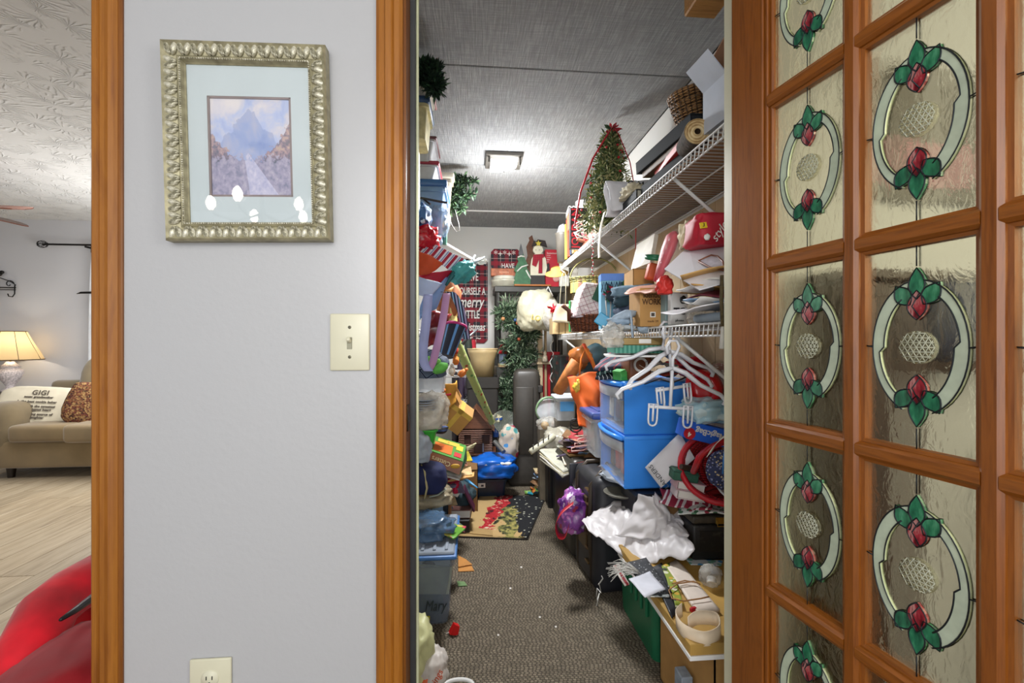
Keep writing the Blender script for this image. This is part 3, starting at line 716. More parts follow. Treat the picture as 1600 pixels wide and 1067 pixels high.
for r_, z_ in ((rb, zs), (rt, zt_)): mb.tube([(r_ * cos(2*pi*k/32), r_ * sin(2*pi*k/32), z_) for k in range(32)], .005, 4, mat('6b5236', .8), closed=True)
mb.obj('shade_trim', None, lp)
bpy.data.objects['living_lamp_bulb'].location = (pl.x, 5.32, ztab + (zs + zt_) / 2)
# curtain rod, sheer curtain, holdback, window
rz = at(100, 382, 5.5).z; x0 = at(66, 382, 5.5).x
cr = thing('curtain_rod', 'black curtain rod with openwork finial high on far wall', 'curtain rod', (x0, 5.5, rz))
MB().cyl((.06, 0, 0), (1.8, 0, 0), .011, m=DARKMETAL).obj('rod', None, cr)
mb = MB()
for k in range(8):
    a = pi * k / 4; mb.tube([(.05 * cos(t_) , .04 * sin(t_) * cos(a), .04 * sin(t_) * sin(a)) for t_ in [pi * j / 8 for j in range(9)]], .0035, 5, DARKMETAL)
mb.lathe([(.0, -.06), (.014, -.055), (.014, .0), (0, 0)], 10, DARKMETAL, M=TR((.06, 0, 0), 0, 90)).obj('finial', None, cr)
for dx in (.45, 1.6): MB().box((dx, .05, -.02), (.02, .1, .02), DARKMETAL, .003).box((dx, .095, -.03), (.03, .008, .08), DARKMETAL, .002).obj('bracket', None, cr)
x1 = at(124, 560, 5.42).x
SHEER = filmmat('eceef0', .75, .8, .1, 4)
def cf(u, v):
    x = x1 + .12 - .10 * max(0, 1 - v) ** .6 * 1.0 + u * .9 - (.05 if v < .2 else 0); 
    return Vector((x + .05 * (1 - v), 5.44 + .03 * sin(u * 44) * (.5 + .5 * v), .25 + (rz - .25) * v))
one('sheer_curtain', 'white sheer curtain hanging beside the casing', 'curtain', MB().sheet(cf, 50, 8, SHEER, .002))
hb_ = at(120, 459, 5.4); one('curtain_holdback', 'black metal curtain holdback arm in front of the sheer', 'holdback', MB().tube([(0, 0, 0), (.05, -.01, .012), (.35, 0, .02)], [.004, .012, .014], 8, DARKMETAL).cyl((.3, 0, .02), (.3, .19, .02), .008, m=DARKMETAL), None, hb_)
struct(MB().box((x1 + .75, 5.59, 1.4), (1.1, .02, 1.5), mat('e8eef2', .3, emit=.6, var=0)).obj('window_1'))
# hook rack with bird
hp = at(-14, 452, 5.58)
hk = thing('hook_rack', 'black scrollwork hook rack with small bird on top', 'hook rack', hp)
W_ = at(26, 452, 5.58).x - hp.x
mb = MB().box((0, -.01, .02), (2 * W_, .008, .012), DARKMETAL).box((0, -.01, -.005), (2 * W_, .008, .008), DARKMETAL); mb.obj('bar', None, hk)
for x in (-W_ + .01, -W_ * .35, W_ * .35, W_ - .01): MB().tube([(x, -.01, .05), (x, -.012, -.05), (x - .015, -.02, -.085), (x - .045, -.03, -.08), (x - .05, -.035, -.05)], .006, 6, DARKMETAL).obj('hook', None, hk)
def scroll(cx, cz, r, s): return [(cx + s * r * (1 - k / 16) * cos(k * .45), -.01, cz + r * (1 - k / 16) * sin(k * .45)) for k in range(14)]
MB().tube(scroll(W_ * .75, .06, .05, 1), .005, 5, DARKMETAL).tube(scroll(W_ * .2, .07, .05, -1), .005, 5, DARKMETAL).tube([(0, -.01, .1), (W_ * .4, -.01, .13), (W_ * .8, -.01, .09), (W_, -.01, .05)], .005, 5, DARKMETAL).obj('scrollwork', None, hk)
MB().blob((W_ * .25, -.01, .17), (.06, .02, .028), DARKMETAL, 2, .05, flat_bottom=False).blob((W_ * .25 + .055, -.01, .195), (.022, .018, .02), DARKMETAL, 2, 0, flat_bottom=False).tube([(W_ * .25 - .04, -.01, .165), (W_ * .25 - .12, -.01, .15)], [.018, .008], 5, DARKMETAL).obj('bird', None, hk)
# ceiling fan
fz = 2.28; tip = onz(50, 326, fz)
hubp = Vector((tip.x - .66, tip.y - .1, fz))
fan = thing('ceiling_fan', 'ceiling fan with brown blades at the left edge', 'fan', (hubp.x, hubp.y, 0))
BW = wood('3c1e12', '5a3222', .4, 'x')
MB().cyl((0, 0, fz + .05), (0, 0, ZL), .015, m=DARKMETAL).lathe([(0, fz - .08), (.07, fz - .07), (.1, fz - .01), (.09, fz + .05), (0, fz + .07)], 20, DARKMETAL).lathe([(0, ZL - .06), (.06, ZL - .04), (.07, ZL)], 16, DARKMETAL).obj('motor', None, fan)
a0 = atan2(.1, .66)
for k in range(5):
    X = TR((0, 0, fz), 0, 0, math.degrees(a0) + 72 * k)
    vs = [(.16, -.04), (.58, -.065), (.65, -.045), (.67, 0), (.65, .045), (.58, .065), (.16, .04)]
    mb = MB(); mb.poly([X @ Vector((x, y_, zz + y_ * .42)) for zz in (-.005, .005) for x, y_ in vs], [tuple(range(7))[::-1], tuple(range(7, 14))] + [(i, (i + 1) % 7, 7 + (i + 1) % 7, 7 + i) for i in range(7)], BW)
    o = mb.obj('blade', None, fan); MB().box((.13, 0, -.002), (.12, .03, .006), DARKMETAL, .002, M=X).obj('blade_iron', None, o)
# red velvet chair (bottom left)
RV = mat('d00820', .75, var=.4, scale=9, bump=.4, bscale=12, sheen=.15)
RVD = mat('9c0618', .8, var=.35, scale=6, sheen=.1)
zc = .52; a1 = onz(28, 1000, .45); a2 = onz(150, 905, .5)
rc = thing('velvet_armchair', 'red velvet armchair cropped at the lower left corner', 'armchair', (0, 0, 0))
def tubs(pts, r): return MB().tube(pts, r, 14, RV)
arm = [at(10, 1085, 1.0), at(45, 985, 1.08), at(75, 925, 1.16), at(110, 898, 1.23), at(165, 868, 1.3)]
arm = [Vector((q.x, q.y, q.z - .045)) for q in arm]
tubs(arm, [.05, .058, .06, .06, .06]).obj('arm', None, rc)
cs = onz(100, 1000, .45)
MB().blob((at(128, 950, 1.06).x, 1.02, .42), (.13, .17, .13), RVD, 4, .12, 2.2, 2, sq=.6).obj('seat_cushion', None, rc)
MB().tube([at(95, 968, 1.045), at(115, 955, 1.1), at(150, 930, 1.17)], [.004, .007, .01], 6, BLACK).obj('zip', None, rc)
MB().blob((at(60, 1040, .98).x, .95, .33), (.15, .14, .13), RV, 4, .15, 2.0, 4, sq=.6).obj('front_cushion', None, rc)
MB().blob((at(20, 1010, 1.15).x + .02, 1.12, .30), (.16, .15, .2), RV, 4, .08, 1.5, 6, sq=.6).obj('side_panel', None, rc)
bk = at(150, 898, 1.42); MB().blob((bk.x + .01, 1.42, bk.z - .09), (.11, .09, .14), RV, 4, .05, 2, 8, sq=.7).obj('backrest', None, rc)
MB().box((at(60, 1000, 1.1).x + .03, 1.12, .1), (.46, .5, .2), RVD, .03, seg=2).obj('base', None, rc)
# ============================================================ CLOSET: fixed things
ZT, ZW = 1.775, 1.25; XE = .66; Y0S, Y1S = 1.07, 3.45
def wire_shelf(label, z, xa, xb, y0, y1, step=.0255, grp='white wire shelves'):
    """xa = front edge, xb = wall edge"""
    t = thing('wire_shelf', label, 'shelf', (0, (y0 + y1) / 2, z)); s = 1 if xb > xa else -1
    L = y1 - y0
    for x, zz, r in ((xa, 0, .0035), (xa, -.034, .0035), (xb - s * .01, -.004, .0035), ((xa + xb) / 2, -.004, .0035)):
        MB().cyl((x, -L / 2, zz), (x, L / 2, zz), r, seg=6, m=WIRE).obj('rail', None, t)
    w0 = MB().tube([(xb - s * .005, 0, .002), (xa, 0, .002), (xa - s * .003, 0, -.036)], .003, 4, WIRE).obj('wire', None, t)
    n = int(L / step)
    for k in range(n):
        o = w0 if k == 0 else w0.copy()
        if k: C.objects.link(o)
        o.location = (0, -L / 2 + step * (k + .5), 0)
    return t
def brace(parent, y, xa, xb, drop):
    s = 1 if xb > xa else -1; py = parent.location.y
    MB().tube([(xa + s * .01, y - py, -.03), (xb - s * .004, y - py, -drop)], .007, 4, WIRE).box((xb - s * .006, y - py, -drop), (.01, .02, .05), WIRE, .002).obj('brace', None, parent)
sh1 = wire_shelf('upper white wire shelf on the right closet wall', ZT, XE, XR, Y0S, Y1S)
for y_ in (1.45, 2.40, 3.38): brace(sh1, y_, XE, XR, .26)
sh2 = wire_shelf('lower white wire shelf on the right closet wall', ZW, XE, XR, Y0S, Y1S)
for y_ in (1.45, 2.35, 3.30): brace(sh2, y_, XE, XR, .26)
sh3 = wire_shelf('white wire shelf high on the left closet wall', 1.80, -.285, XL, Y0S, 3.4)
brace(sh3, 3.3, -.285, XL, .26)
sh4 = wire_shelf('white wire shelf behind the hanging ribbons on the left wall', 1.26, -.285, XL, Y0S, 3.4)
one('cardboard_sheet', 'flat brown cardboard sheet lining the upper right wire shelf', 'cardboard', MB().box((0, 0, 0), (.27, 2.2, .004), mat('a2805c', .85)), None, (.82, 2.28, ZT + .006))
# ceiling light
fx = thing('ceiling_light', 'square flush closet ceiling light with tilted glass', 'ceiling light', (.19, 2.84, ZC))
MB().box((0, 0, -.012), (.23, .23, .024), mat('6e6a63', .4, .5), .004).obj('base', None, fx)
gm = mat('ffffff', .4, var=0, emit=5)
f = lerp4((-.085, -.085, -.045), (.085, -.085, -.03), (.085, .085, -.03), (-.085, .085, -.06))
MB().sheet(lambda u, v: f(u, v) + Vector((0, 0, .022 * ((2*u-1)**2 + (2*v-1)**2) / 2 - .015)), 8, 8, gm, .004).obj('diffuser', None, fx)
MB().cyl((0, 0, -.05), (0, 0, -.085), .006, m=STEEL).obj('finial', None, fx)
MB().box((.095, -.095, -.05), (.012, .012, .05), mat('6e6a63', .4, .5)).obj('clip', None, fx); MB().box((-.095, -.09, -.04), (.012, .012, .04), mat('6e6a63', .4, .5)).obj('clip', None, fx)
# black utility shelf unit at the back
BP = mat('35342f', .5, var=.15)
su = thing('shelf_unit', 'dark plastic shelf unit against the closet back wall', 'shelf unit', (.52, 4.3, 0))
zt = at(800, 447, 4.12).z; zz = [.12, .62, at(780, 575, 4.12).z, zt]
for z in zz:
    o = MB().box((0, 0, z - .028), (.66, .38, .056), BP, .006).obj('shelf_board', None, su)
for sx in (-1, 1):
    for sy in (-1, 1): MB().cyl((sx * .29, sy * .15, 0), (sx * .29, sy * .15, zt - .05), .024, seg=12, m=BP).obj('post', None, su)
ZSU = zt + .0005
# ============================================================ BACK WALL things
RP = plaid('2a2028', [(0, .36, '8c1024'), (.46, .50, '14141c'), (.6, .64, 'd0b8b0'), (.8, .86, '1d2830')], .105)
sx0, sx1 = at(712, 470, YEND).x, at(762, 470, YEND).x; sz1, sz0 = at(740, 405, YEND).z, at(740, 536, YEND).z
sg = thing('plaid_sign', 'tall red plaid holiday sign with white lettering on back wall', 'sign', ((sx0 + sx1) / 2 - .02, YEND - .004, (sz0 + sz1) / 2))
sw, sh_ = sx1 - sx0 + .04, sz1 - sz0; hw, hh = sw / 2, sh_ / 2; ch_ = .035
MB().prism([(-hw, -hh + ch_), (-hw + ch_, -hh), (hw - ch_, -hh), (hw, -hh + ch_), (hw, hh - ch_), (hw - ch_, hh), (-hw + ch_, hh), (-hw, hh - ch_)][::-1], .015, RP, TR((0, -.008, 0))).obj('board', None, sg)
for s_, sz, z, shr in (('YOURSELF A', .10, .095, 0), ('merry', .16, -.015, .25), ('LITTLE', .115, -.14, 0), ('Christmas', .11, -.265, .25), ('HAVE', .115, .24, 0)):
    text(sg, 'lettering', s_, sz, PAPER, (.012, -.018, z), (90, 0, 0), .001, shear=shr, sx=.52 if s_.isupper() else .62, bold=.0015)
text(sg, 'lettering', '~ + ~', .09, PAPER, (.01, -.018, -hh + .05), (90, 0, 0), .001); text(sg, 'lettering', '~ + ~', .09, PAPER, (.01, -.018, hh - .04), (90, 0, 0), .001)
# on top of the shelf unit
def on_unit(px, Y=4.2): return at(px, 447, Y).x
x = on_unit(789); w_ = .13
dr = thing('round_tin', 'cream round tin under the small plaid sign', 'tin', (x, 4.22, ZSU))
MB().lathe([(0, 0), (.125, 0), (.125, .045), (.13, .048), (.13, .062), (.12, .067), (0, .067)], 28, mat('c9c6b4', .4, .2)).obj('body', None, dr)
MB().lathe([(0, .0675), (.11, .0675), (.105, .1), (0, .102)], 28, mat('d6d3c4', .4)).obj('lid', None, dr)
hs = thing('plaid_box_sign', 'small red plaid box sign reading HAVE on the tin', 'sign', (x, 4.22, ZSU + .103))
MB().box((-.01, 0, .035), (.245, .08, .07), mat('a8603e', .6, var=.3, scale=40), .004).obj('base', None, hs)
MB().prism([(-.12, 0), (.12, 0), (.15, .03), (.15, .16), (.12, .19), (-.10, .19), (-.13, .16), (-.13, .03)][::-1], .02, RP, TR((0, .02, .071))).obj('board', None, hs)
text(hs, 'lettering', 'HAVE', .062, PAPER, (.03, .008, .10), bold=.0005, ext=.001, sx=.8); text(hs, 'snowflakes', '*+*+*', .085, PAPER, (.0, .008, .21), ext=.001); text(hs, 'snowflakes', 'xoxox', .035, mat('e2b090', .6), (-.01, -.042, .035), ext=.001)
# wooden trees and snowman on a board
dec = thing('snowman_display', 'painted wooden snowman and green tree cutouts on plank', 'decoration', (at(832, 447, 4.12).x, 4.16, ZSU))
def pxl(pts, Y, o): return [(at(a, b_, Y).x - o.x, at(a, b_, Y).z - o.z) for a, b_ in pts]
o3 = dec.location
MB().box((0, 0, .008), (.34, .13, .016), mat('a8652e', .6), .002).obj('plank', None, dec)
for s in (1,):
    tree = pxl([(801, 445), (806, 425), (803, 422), (810, 408), (808, 404), (812, 396), (814, 382), (818, 396), (820, 404), (824, 412), (823, 418), (829, 428), (828, 433), (832, 445)], 4.12, o3)
    MB().prism(tree, .018, mat('3f6b4c', .7, var=.2, scale=30), TR((0, -.03, 0))).obj('tree', None, dec)
    top = pxl([(810, 396), (814, 380), (818, 396), (814, 401)], 4.12, o3); MB().prism(top, .02, mat('5f6163', .7), TR((0, -.031, 0))).obj('tree_tip', None, dec)
    for a, b_, c_ in (((808, 424), (815, 417), (825, 414)), ((809, 402), (814, 400), (820, 401)), ((822, 422), (826, 430), (830, 436))):
        q = pxl([a, b_, c_], 4.12, o3); MB().tube([(x_, -.042, z_) for x_, z_ in q], .007, 6, PAPER).obj('snow', None, dec)
    br = pxl([(822, 430), (821, 412), (825, 398), (823, 384), (828, 374), (827, 370), (832, 366), (835, 376), (833, 388), (838, 400), (836, 430)], 4.14, o3)
    MB().prism(br, .014, mat('6f4b3a', .8, var=.3, scale=50), TR((0, .015, 0))).obj('bare_tree', None, dec)
    body = pxl([(829, 430), (829, 415), (831, 404), (836, 396), (848, 396), (853, 404), (855, 418), (852, 430)], 4.1, o3)
    MB().prism(body, .022, mat('d9d3bc', .7), TR((0, -.045, 0))).obj('body', None, dec)
    legs = pxl([(829, 446), (830, 430), (851, 430), (852, 446)], 4.1, o3); MB().prism(legs, .02, mat('2e2b2a', .7), TR((0, -.044, 0))).obj('trousers', None, dec)
    hd = pxl([(833 + 8 + 8 * cos(t_), 390 - 7 * sin(t_)) for t_ in [2*pi*k/16 for k in range(16)]], 4.09, o3)
    MB().prism(hd, .024, mat('d9d3bc', .7), TR((0, -.05, 0))).obj('head', None, dec)
    ht = pxl([(831, 384), (834, 376), (838, 378), (840, 374), (852, 376), (855, 386), (846, 383)], 4.1, o3); MB().prism(ht, .026, mat('2e2421', .7), TR((0, -.052, 0))).obj('hat', None, dec)
    st = []
    for k in range(10): r_ = 5.2 if k % 2 == 0 else 2.2; st.append((842 + r_ * sin(k * pi / 5), 379 - r_ * cos(k * pi / 5)))
    MB().prism(pxl(st, 4.05, o3), .01, mat('c7b53a', .5), TR((0, -.075, 0))).obj('star', None, dec)
    for a in (838.5, 844): q = pxl([(a, 389)], 4.05, o3)[0]; MB().blob((q[0], -.066, q[1]), (.004, .004, .004), BLACK, 1, 0).obj('eye', None, dec)
    RS = plaid('a5182e', [(0, .2, '5f0f1e'), (.5, .56, '3a0c18')], .02)
    MB().prism(pxl([(834, 397), (850, 396), (851, 401), (848, 402), (848, 426), (842, 426), (843, 404), (838, 416), (832, 413)], 4.07, o3), .012, RS, TR((0, -.063, 0))).obj('scarf', None, dec)
    arm_ = pxl([(853, 414), (858, 410), (859, 424), (855, 430)], 4.1, o3); MB().prism(arm_, .016, mat('2e2b2a', .7), TR((0, -.045, 0))).obj('mitten', None, dec)
xr = at(864, 430, 4.1).x
bx = thing('red_box', 'tall red gift box with white printing beside the snowman', 'box', (xr, 4.2, ZSU))
MB().box((0, 0, .175), (.13, .10, .35), mat('b8142a', .5), .003).obj('carton', None, bx)
for k in range(5): text(bx, 'printing', ('Snowman', 'winter', 'holiday', 'lights', 'set')[k], .024 if k == 0 else .014, PAPER, (-.05, -.051, .315 - .02 * k), align='LEFT')
MB().blob((.04, -.052, .09), (.035, .004, .05), mat('d9a59a', .6), 2, .1).obj('picture', None, bx)
one('white_appliance_box', 'white upright card box by the red gift box', 'box', MB().box((0, 0, .17), (.09, .12, .34), mat('dad8cc', .6, var=.1, scale=30), .004), None, (xr + .115, 4.15, ZSU), (0, 0, -12))
one('white_plush', 'white plush toy leaning on the shelf unit top corner', 'toy', MB().blob((0, 0, .06), (.06, .05, .07), mat('d9d4c8', .9), 3, .15, 2, 3).blob((0, -.02, .14), (.04, .04, .04), mat('d9d4c8', .9), 2, .1).blob((.03, -.02, .18), (.015, .01, .025), PAPER, 2, 0), None, (xr + .21, 4.13, ZSU))
# inside the unit
for px, w_, h_, col, lb, nm in ((786, .10, .2, 'a89a80', 'tan patterned jar box on upper shelf of the unit', 'patterned_box'), (797, .07, .16, '30374f', 'navy box with white scribble on upper shelf of the unit', 'navy_box'), (812, .09, .24, '9c7448', 'tan upright box behind the garland in the unit', 'tan_box')):
    q = at(px, 480, 4.2); one(nm, lb, 'box', MB().box((0, 0, h_ / 2), (w_, .1, h_), mat(col, .7, var=.3, scale=40), .004), None, (q.x, 4.2, zz[2] + .002 if False else zz[2] + .001))
ln = thing('red_cap_lantern', 'red capped snow globe lantern on the unit shelf', 'lantern', (at(785, 560, 4.1).x, 4.17, zz[2] - .056 - .0 if False else zz[1] + .001))
lz = at(785, 572, 4.1).z - zz[1]
MB().box((0, 0, lz * .5), (.16, .14, lz), mat('5a5040', .7), .004).obj('stand', None, ln)
# garland tree hanging in front of the unit
PG = [mat('3a5238', .8, var=.2), mat('566f50', .8, var=.2), mat('8a9c80', .8, var=.2), mat('24382a', .8)]
rn = random.Random(3)
gt = thing('pine_garland', 'green artificial pine garland hanging before the dark shelf unit', 'garland', (0, 0, 0))
stem = [at(797, 482, 4.04), at(815, 500, 4.02), at(818, 530, 4.02), at(808, 555, 4.02), at(812, 585, 4.02), at(802, 615, 4.02), at(806, 650, 4.02)]
MB().tube(stem, .01, 6, mat('3a2c1e', .8)).obj('stem', None, gt)
mb = MB(); 
mb.needles(stem, 4200, .06, .010, PG, rad=.15, rnd=rn)
for a, b_ in (((780, 490), (797, 482)), ((782, 505), (815, 505)), ((788, 540), (818, 530)), ((836, 525), (817, 520)), ((838, 552), (810, 552)), ((832, 590), (812, 580)), ((784, 600), (803, 615)), ((782, 630), (805, 640)), ((830, 640), (806, 640))):
    p_ = [at(*a, 3.95), at((a[0] + b_[0]) / 2, (a[1] + b_[1]) / 2, 3.93), at(*b_, 3.97)]
    mb.needles(p_, 420, .055, .010, PG, rad=.06, rnd=rn)
o = mb.obj('needles', None, gt); o['kind'] = 'stuff'
for a, b_, r_, cc_ in ((812, 498, .02, RED), (817, 503, .022, RED), (809, 505, .017, mat('b04a20', .4)), (805, 500, .015, mat('2a4a7a', .3)), (786, 498, .018, mat('a8774a', .5)), (811, 530, .016, mat('8a3a1c', .5))):
    q = at(a, b_, 3.86); MB().blob((0, 0, 0), (r_, r_, r_), cc_, 2, 0, flat_bottom=False).obj('ornament', None, gt, q)
sn = thing('red_hat_figure', 'red capped lantern figure with blue glass beside the garland', 'figurine', (at(786, 572, 4.05).x, 4.07, at(786, 573, 4.07).z))
MB().cyl((0, 0, 0), (0, 0, .03), .045, m=mat('b39a70', .6)).obj('base', None, sn); MB().cyl((0, 0, .03), (0, 0, .12), .035, m=mat('8696ae', .2)).obj('glass', None, sn); MB().lathe([(.045, .12), (.05, .13), (.045, .145), (.02, .2), (0, .205)], 16, RED).obj('cap', None, sn)
MB().box((0, .03, -.09 + .0), (.12, .10, .18), BP, .003).obj('bracket', None, sn)
one('dark_draped_bag', 'black fabric bag and straps under the tan bucket', 'bag', MB().blob((0, 0, .30), (.16, .14, .34), mat('2c2a27', .8, var=.3), 4, .3, 2.2, 9), None, (at(775, 640, 3.95).x, 4.0, .03))
tb = thing('tan_bucket', 'translucent tan plastic bucket by the plaid sign', 'bucket', (at(754, 590, 3.85).x, 3.85, at(754, 588, 3.85).z))
MB().lathe([(0, 0), (.095, 0), (.105, .15), (.125, .2), (.13, .235), (.125, .238), (.118, .2), (.098, .15), (.09, .005), (0, .005)], 28, mat('b09a70', .4, var=.08)).obj('body', None, tb)
MB().tube([(.128 * cos(2*pi*k/28), .128 * sin(2*pi*k/28), .236) for k in range(28)], .005, 6, mat('cbb287', .4), closed=True).obj('rim', None, tb)
one('toy_crate', 'dark storage crate holding up the tan bucket', 'crate', MB().tub(.26, .26, tb.location.z - .004, mat('2a2724', .7), .95), None, (tb.location.x, 3.87, .006))
wb = thing('white_shopping_bag', 'knotted white plastic bag hanging by the lower shelf end', 'bag', at(838, 485, 3.72))
MB().blob((0, 0, 0), (.165, .12, .17), filmmat('c6c2a8', .92, .35, .5, 9), 4, .22, 1.8, 12, sq=.8, flat_bottom=False).obj('body', None, wb)
MB().blob((.01, 0, -.03), (.12, .09, .12), mat('c9b27c', .7, var=.35, scale=8), 3, .2, 2, 2, flat_bottom=False).obj('contents', None, wb)
MB().tube([(.06, 0, .12), (.10, 0, .2), (.14, 0, .12)], .006, 5, PAPER).obj('handle', None, wb)
text(wb, 'printing', 'LO', .06, mat('b8a03a', .6), (-.02, -.125, -.07), (90, 12, 0), .002)
one('poinsettia_bag', 'clear bag with red poinsettia hanging beside white bag', 'bag', MB().blob((0, 0, 0), (.075, .07, .13), CLEARBAG, 3, .25, 2.5, 4, flat_bottom=False).needles([(-.01, -.06, .05), (.01, -.07, .04)], 26, .05, .018, [RED, mat('d42a3a', .5)], rad=.01).blob((0, 0, -.05), (.05, .05, .06), mat('7a6a58', .8), 2, .3, 3, 1), None, at(862, 492, 3.6))
# guitar case
gc = thing('guitar_case', 'upright black hard instrument case standing on the carpet', 'case', (at(824, 748, 3.72).x, 3.80, .006), (0, 0, -4))
CB = mat('3a3631', .42, var=.12, scale=30)
gw, gh = .235, at(824, 577, 3.8).z
mb = MB()
def case_ring(z, w_, d_): 
    o = []
    for k in range(24):
        a = 2 * pi * k / 24; c_, s_ = cos(a), sin(a); o.append(Vector((w_ / 2 * math.copysign(abs(c_) ** .35, c_), d_ / 2 * math.copysign(abs(s_) ** .35, s_), z)))
    return o
zs_ = [(0, .30, .26), (.03, .315, .27), (.12, .30, .26), (.20, .25, .25), (.24, gw + .01, .24), (.3, gw, .24), (gh - .09, gw * .98, .22), (gh - .03, gw * .90, .20), (gh - .008, gw * .75, .17), (gh, gw * .5, .12)]
rg = [case_ring(*q) for q in zs_]; vs = [p for r_ in rg for p in r_]
mb.poly(vs, [(i * 24 + k, i * 24 + (k + 1) % 24, (i + 1) * 24 + (k + 1) % 24, (i + 1) * 24 + k) for i in range(len(rg) - 1) for k in range(24)] + [tuple(reversed(range(24))), tuple(range(len(vs) - 24, len(vs)))], CB, True)
mb.obj('shell', None, gc)
MB().box((-.02, -.125, gh * .56), (gw * .62, .012, gh * .58), CB, .006, seg=2).obj('raised_panel', None, gc)
for z in (gh * .83, gh * .42): MB().box((gw / 2 - .005, -.08, z), (.04, .07, .06), mat('2c2a28', .4), .006).obj('latch', None, gc)
MB().tube([(-gw / 2, -.05, .30), (-gw / 2 - .045, -.05, .31), (-gw / 2 - .045, -.05, .40), (-gw / 2, -.05, .41)], .01, 6, BLACK).obj('handle', None, gc)
one('red_wrapping_panel', 'red wrapped flat parcel standing behind the case at right', 'parcel', MB().box((0, 0, .55), (.2, .03, 1.1), RED, .003), None, (at(853, 600, 4.0).x + .03, 4.03, .006), (0, 0, 0))
one('wooden_easel', 'pale wooden easel post rising beside the black case', 'easel', MB().box((0, 0, .68), (.045, .03, 1.36), mat('bfa988', .6), .003).box((.05, .0, .68), (.02, .03, 1.36), mat('a08a68', .6), .003).box((.05, -.02, 1.0), (.17, .06, .02), mat('bfa988', .6), .002), None, (at(846, 600, 3.9).x, 3.95, .006), (-2, 0, 0))
one('white_cord_string', 'white string lights dangling beside the easel', 'string lights', MB().tube([at(862 + 3 * sin(k * 1.7), 500 + 6.5 * k, 3.85) for k in range(17)], .0035, 5, PAPER))
one('small_nativity_figure', 'tiny figurine on the easel ledge', 'figurine', MB().lathe([(0, 0), (.03, 0), (.02, .05), (.012, .06), (.018, .08), (0, .1)], 12, mat('c4b8a0', .6, var=.3, scale=50)), None, (at(852, 548, 3.9).x, 3.92, 1.022))
# paned window frame prop behind the bag + dark floral box under shelf
one('floral_storage_chest', 'dark floral storage chest on the floor behind the orange bag', 'chest', MB().box((0, 0, .54), (.24, .46, 1.06), spots('1c2426', ['5c1c20', '1f3a38', '3a4c40', '6a2a20'], 22, .4), .01), None, (.80, 3.72, .012))
# ============================================================ generic clutter builders
def bin_box(name, label, loc, dims, body, lid, rot=(0, 0, 0), cat='bin', grp=None, lidh=.025, contents=None, taper=.9):
    t = thing(name, label, cat, loc, rot, grp); w_, d_, h_ = dims
    MB().tub(w_, d_, h_, body, taper).obj('body', None, t)
    if contents is not None: MB().box((0, 0, h_ * .42), (w_ * .82, d_ * .82, h_ * .7), contents, .01).obj('contents', None, t)
    if lid is not None:
        MB().box((0, 0, h_ + lidh / 2), (w_ + .03, d_ + .03, lidh), lid, .01, seg=2).box((0, 0, h_ + lidh + .003), (w_ * .8, d_ * .8, .008), lid, .003).obj('lid', None, t)
    return t
def carton(name, label, loc, dims, m=CARD, rot=(0, 0, 0), flaps=0, cat='box', tape=None):
    t = thing(name, label, cat, loc, rot); w_, d_, h_ = dims; th = .004
    mb = MB(); mb.box((0, 0, th / 2), (w_, d_, th), m)
    for sx in (-1, 1): mb.box((sx * (w_ - th) / 2, 0, h_ / 2), (th, d_, h_), m)
    for sy in (-1, 1): mb.box((0, sy * (d_ - th) / 2, h_ / 2), (w_, th, h_), m)
    if not flaps: mb.box((0, 0, h_ - th / 2), (w_, d_, th), m)
    mb.obj('carton', None, t)
    if flaps:
        for sx in (-1, 1):
            a = radians(flaps); L = w_ * .45
            MB().box((0, 0, 0), (L, d_, th), m, M=TR((sx * w_ / 2, 0, h_), 0, -sx * flaps if True else 0) @ TR((sx * L / 2, 0, 0))).obj('flap', None, t)
    if tape: MB().box((0, 0, h_ + .0006), (w_ * 1.002, .04, .0012), tape).box((0, -d_ / 2 - .0005, h_ * .85), (.04, .001, h_ * .3), tape).obj('tape', None, t)
    return t
def book(name, label, loc, dims, cover, rot=(0, 0, 0), cat='book', grp=None, pages=PAPER):
    """lying flat: width x, depth y, thickness z"""
    t = thing(name, label, cat, loc, rot, grp); w_, d_, h_ = dims
    MB().box((0, 0, .0015), (w_, d_, .003), cover).box((0, 0, h_ - .0015), (w_, d_, .003), cover).box((-w_ / 2 + .0015, 0, h_ / 2), (.003, d_, h_), cover, .001).obj('cover', None, t)
    MB().box((.002, 0, h_ / 2), (w_ - .01, d_ - .008, h_ - .007), pages).obj('pages', None, t); return t
def crumple_bag(name, label, loc, r, m, seed=0, amp=.3, sub=4, rot=(0, 0, 0), cat='bag', sq=.85, extra=None, freq=2.4):
    mb = MB().blob((0, 0, r[2] * .85), r, m, sub, amp, freq, seed, sq=sq)
    if extra: extra(mb)
    return one(name, label, cat, mb, None, loc, rot)
def cloth(name, label, cat, pts, m, nu=14, nv=14, amp=.02, freq=10, seed=1, th=.003, **kw):
    return one(name, label, cat, MB().sheet(crumple(lerp4(*pts), amp, freq, seed), nu, nv, m, th), None, **kw)
def ribbon(name, label, pts, wd, m, th=.0015, cat='ribbon', n=24, across=Vector((0, 1, 0))):
    P = [Vector(p) for p in pts]
    def f(u, v):
        k = u * (len(P) - 1); i = min(int(k), len(P) - 2); t_ = k - i
        p0 = P[max(i - 1, 0)]; p1 = P[i]; p2 = P[i + 1]; p3 = P[min(i + 2, len(P) - 1)]
        c_ = .5 * ((2 * p1) + (p2 - p0) * t_ + (2*p0 - 5*p1 + 4*p2 - p3) * t_**2 + (3*p1 - 3*p2 + p3 - p0) * t_**3)
        return c_ + across.normalized() * (v - .5) * wd
    return one(name, label, cat, MB().sheet(f, n, 2, m, th))
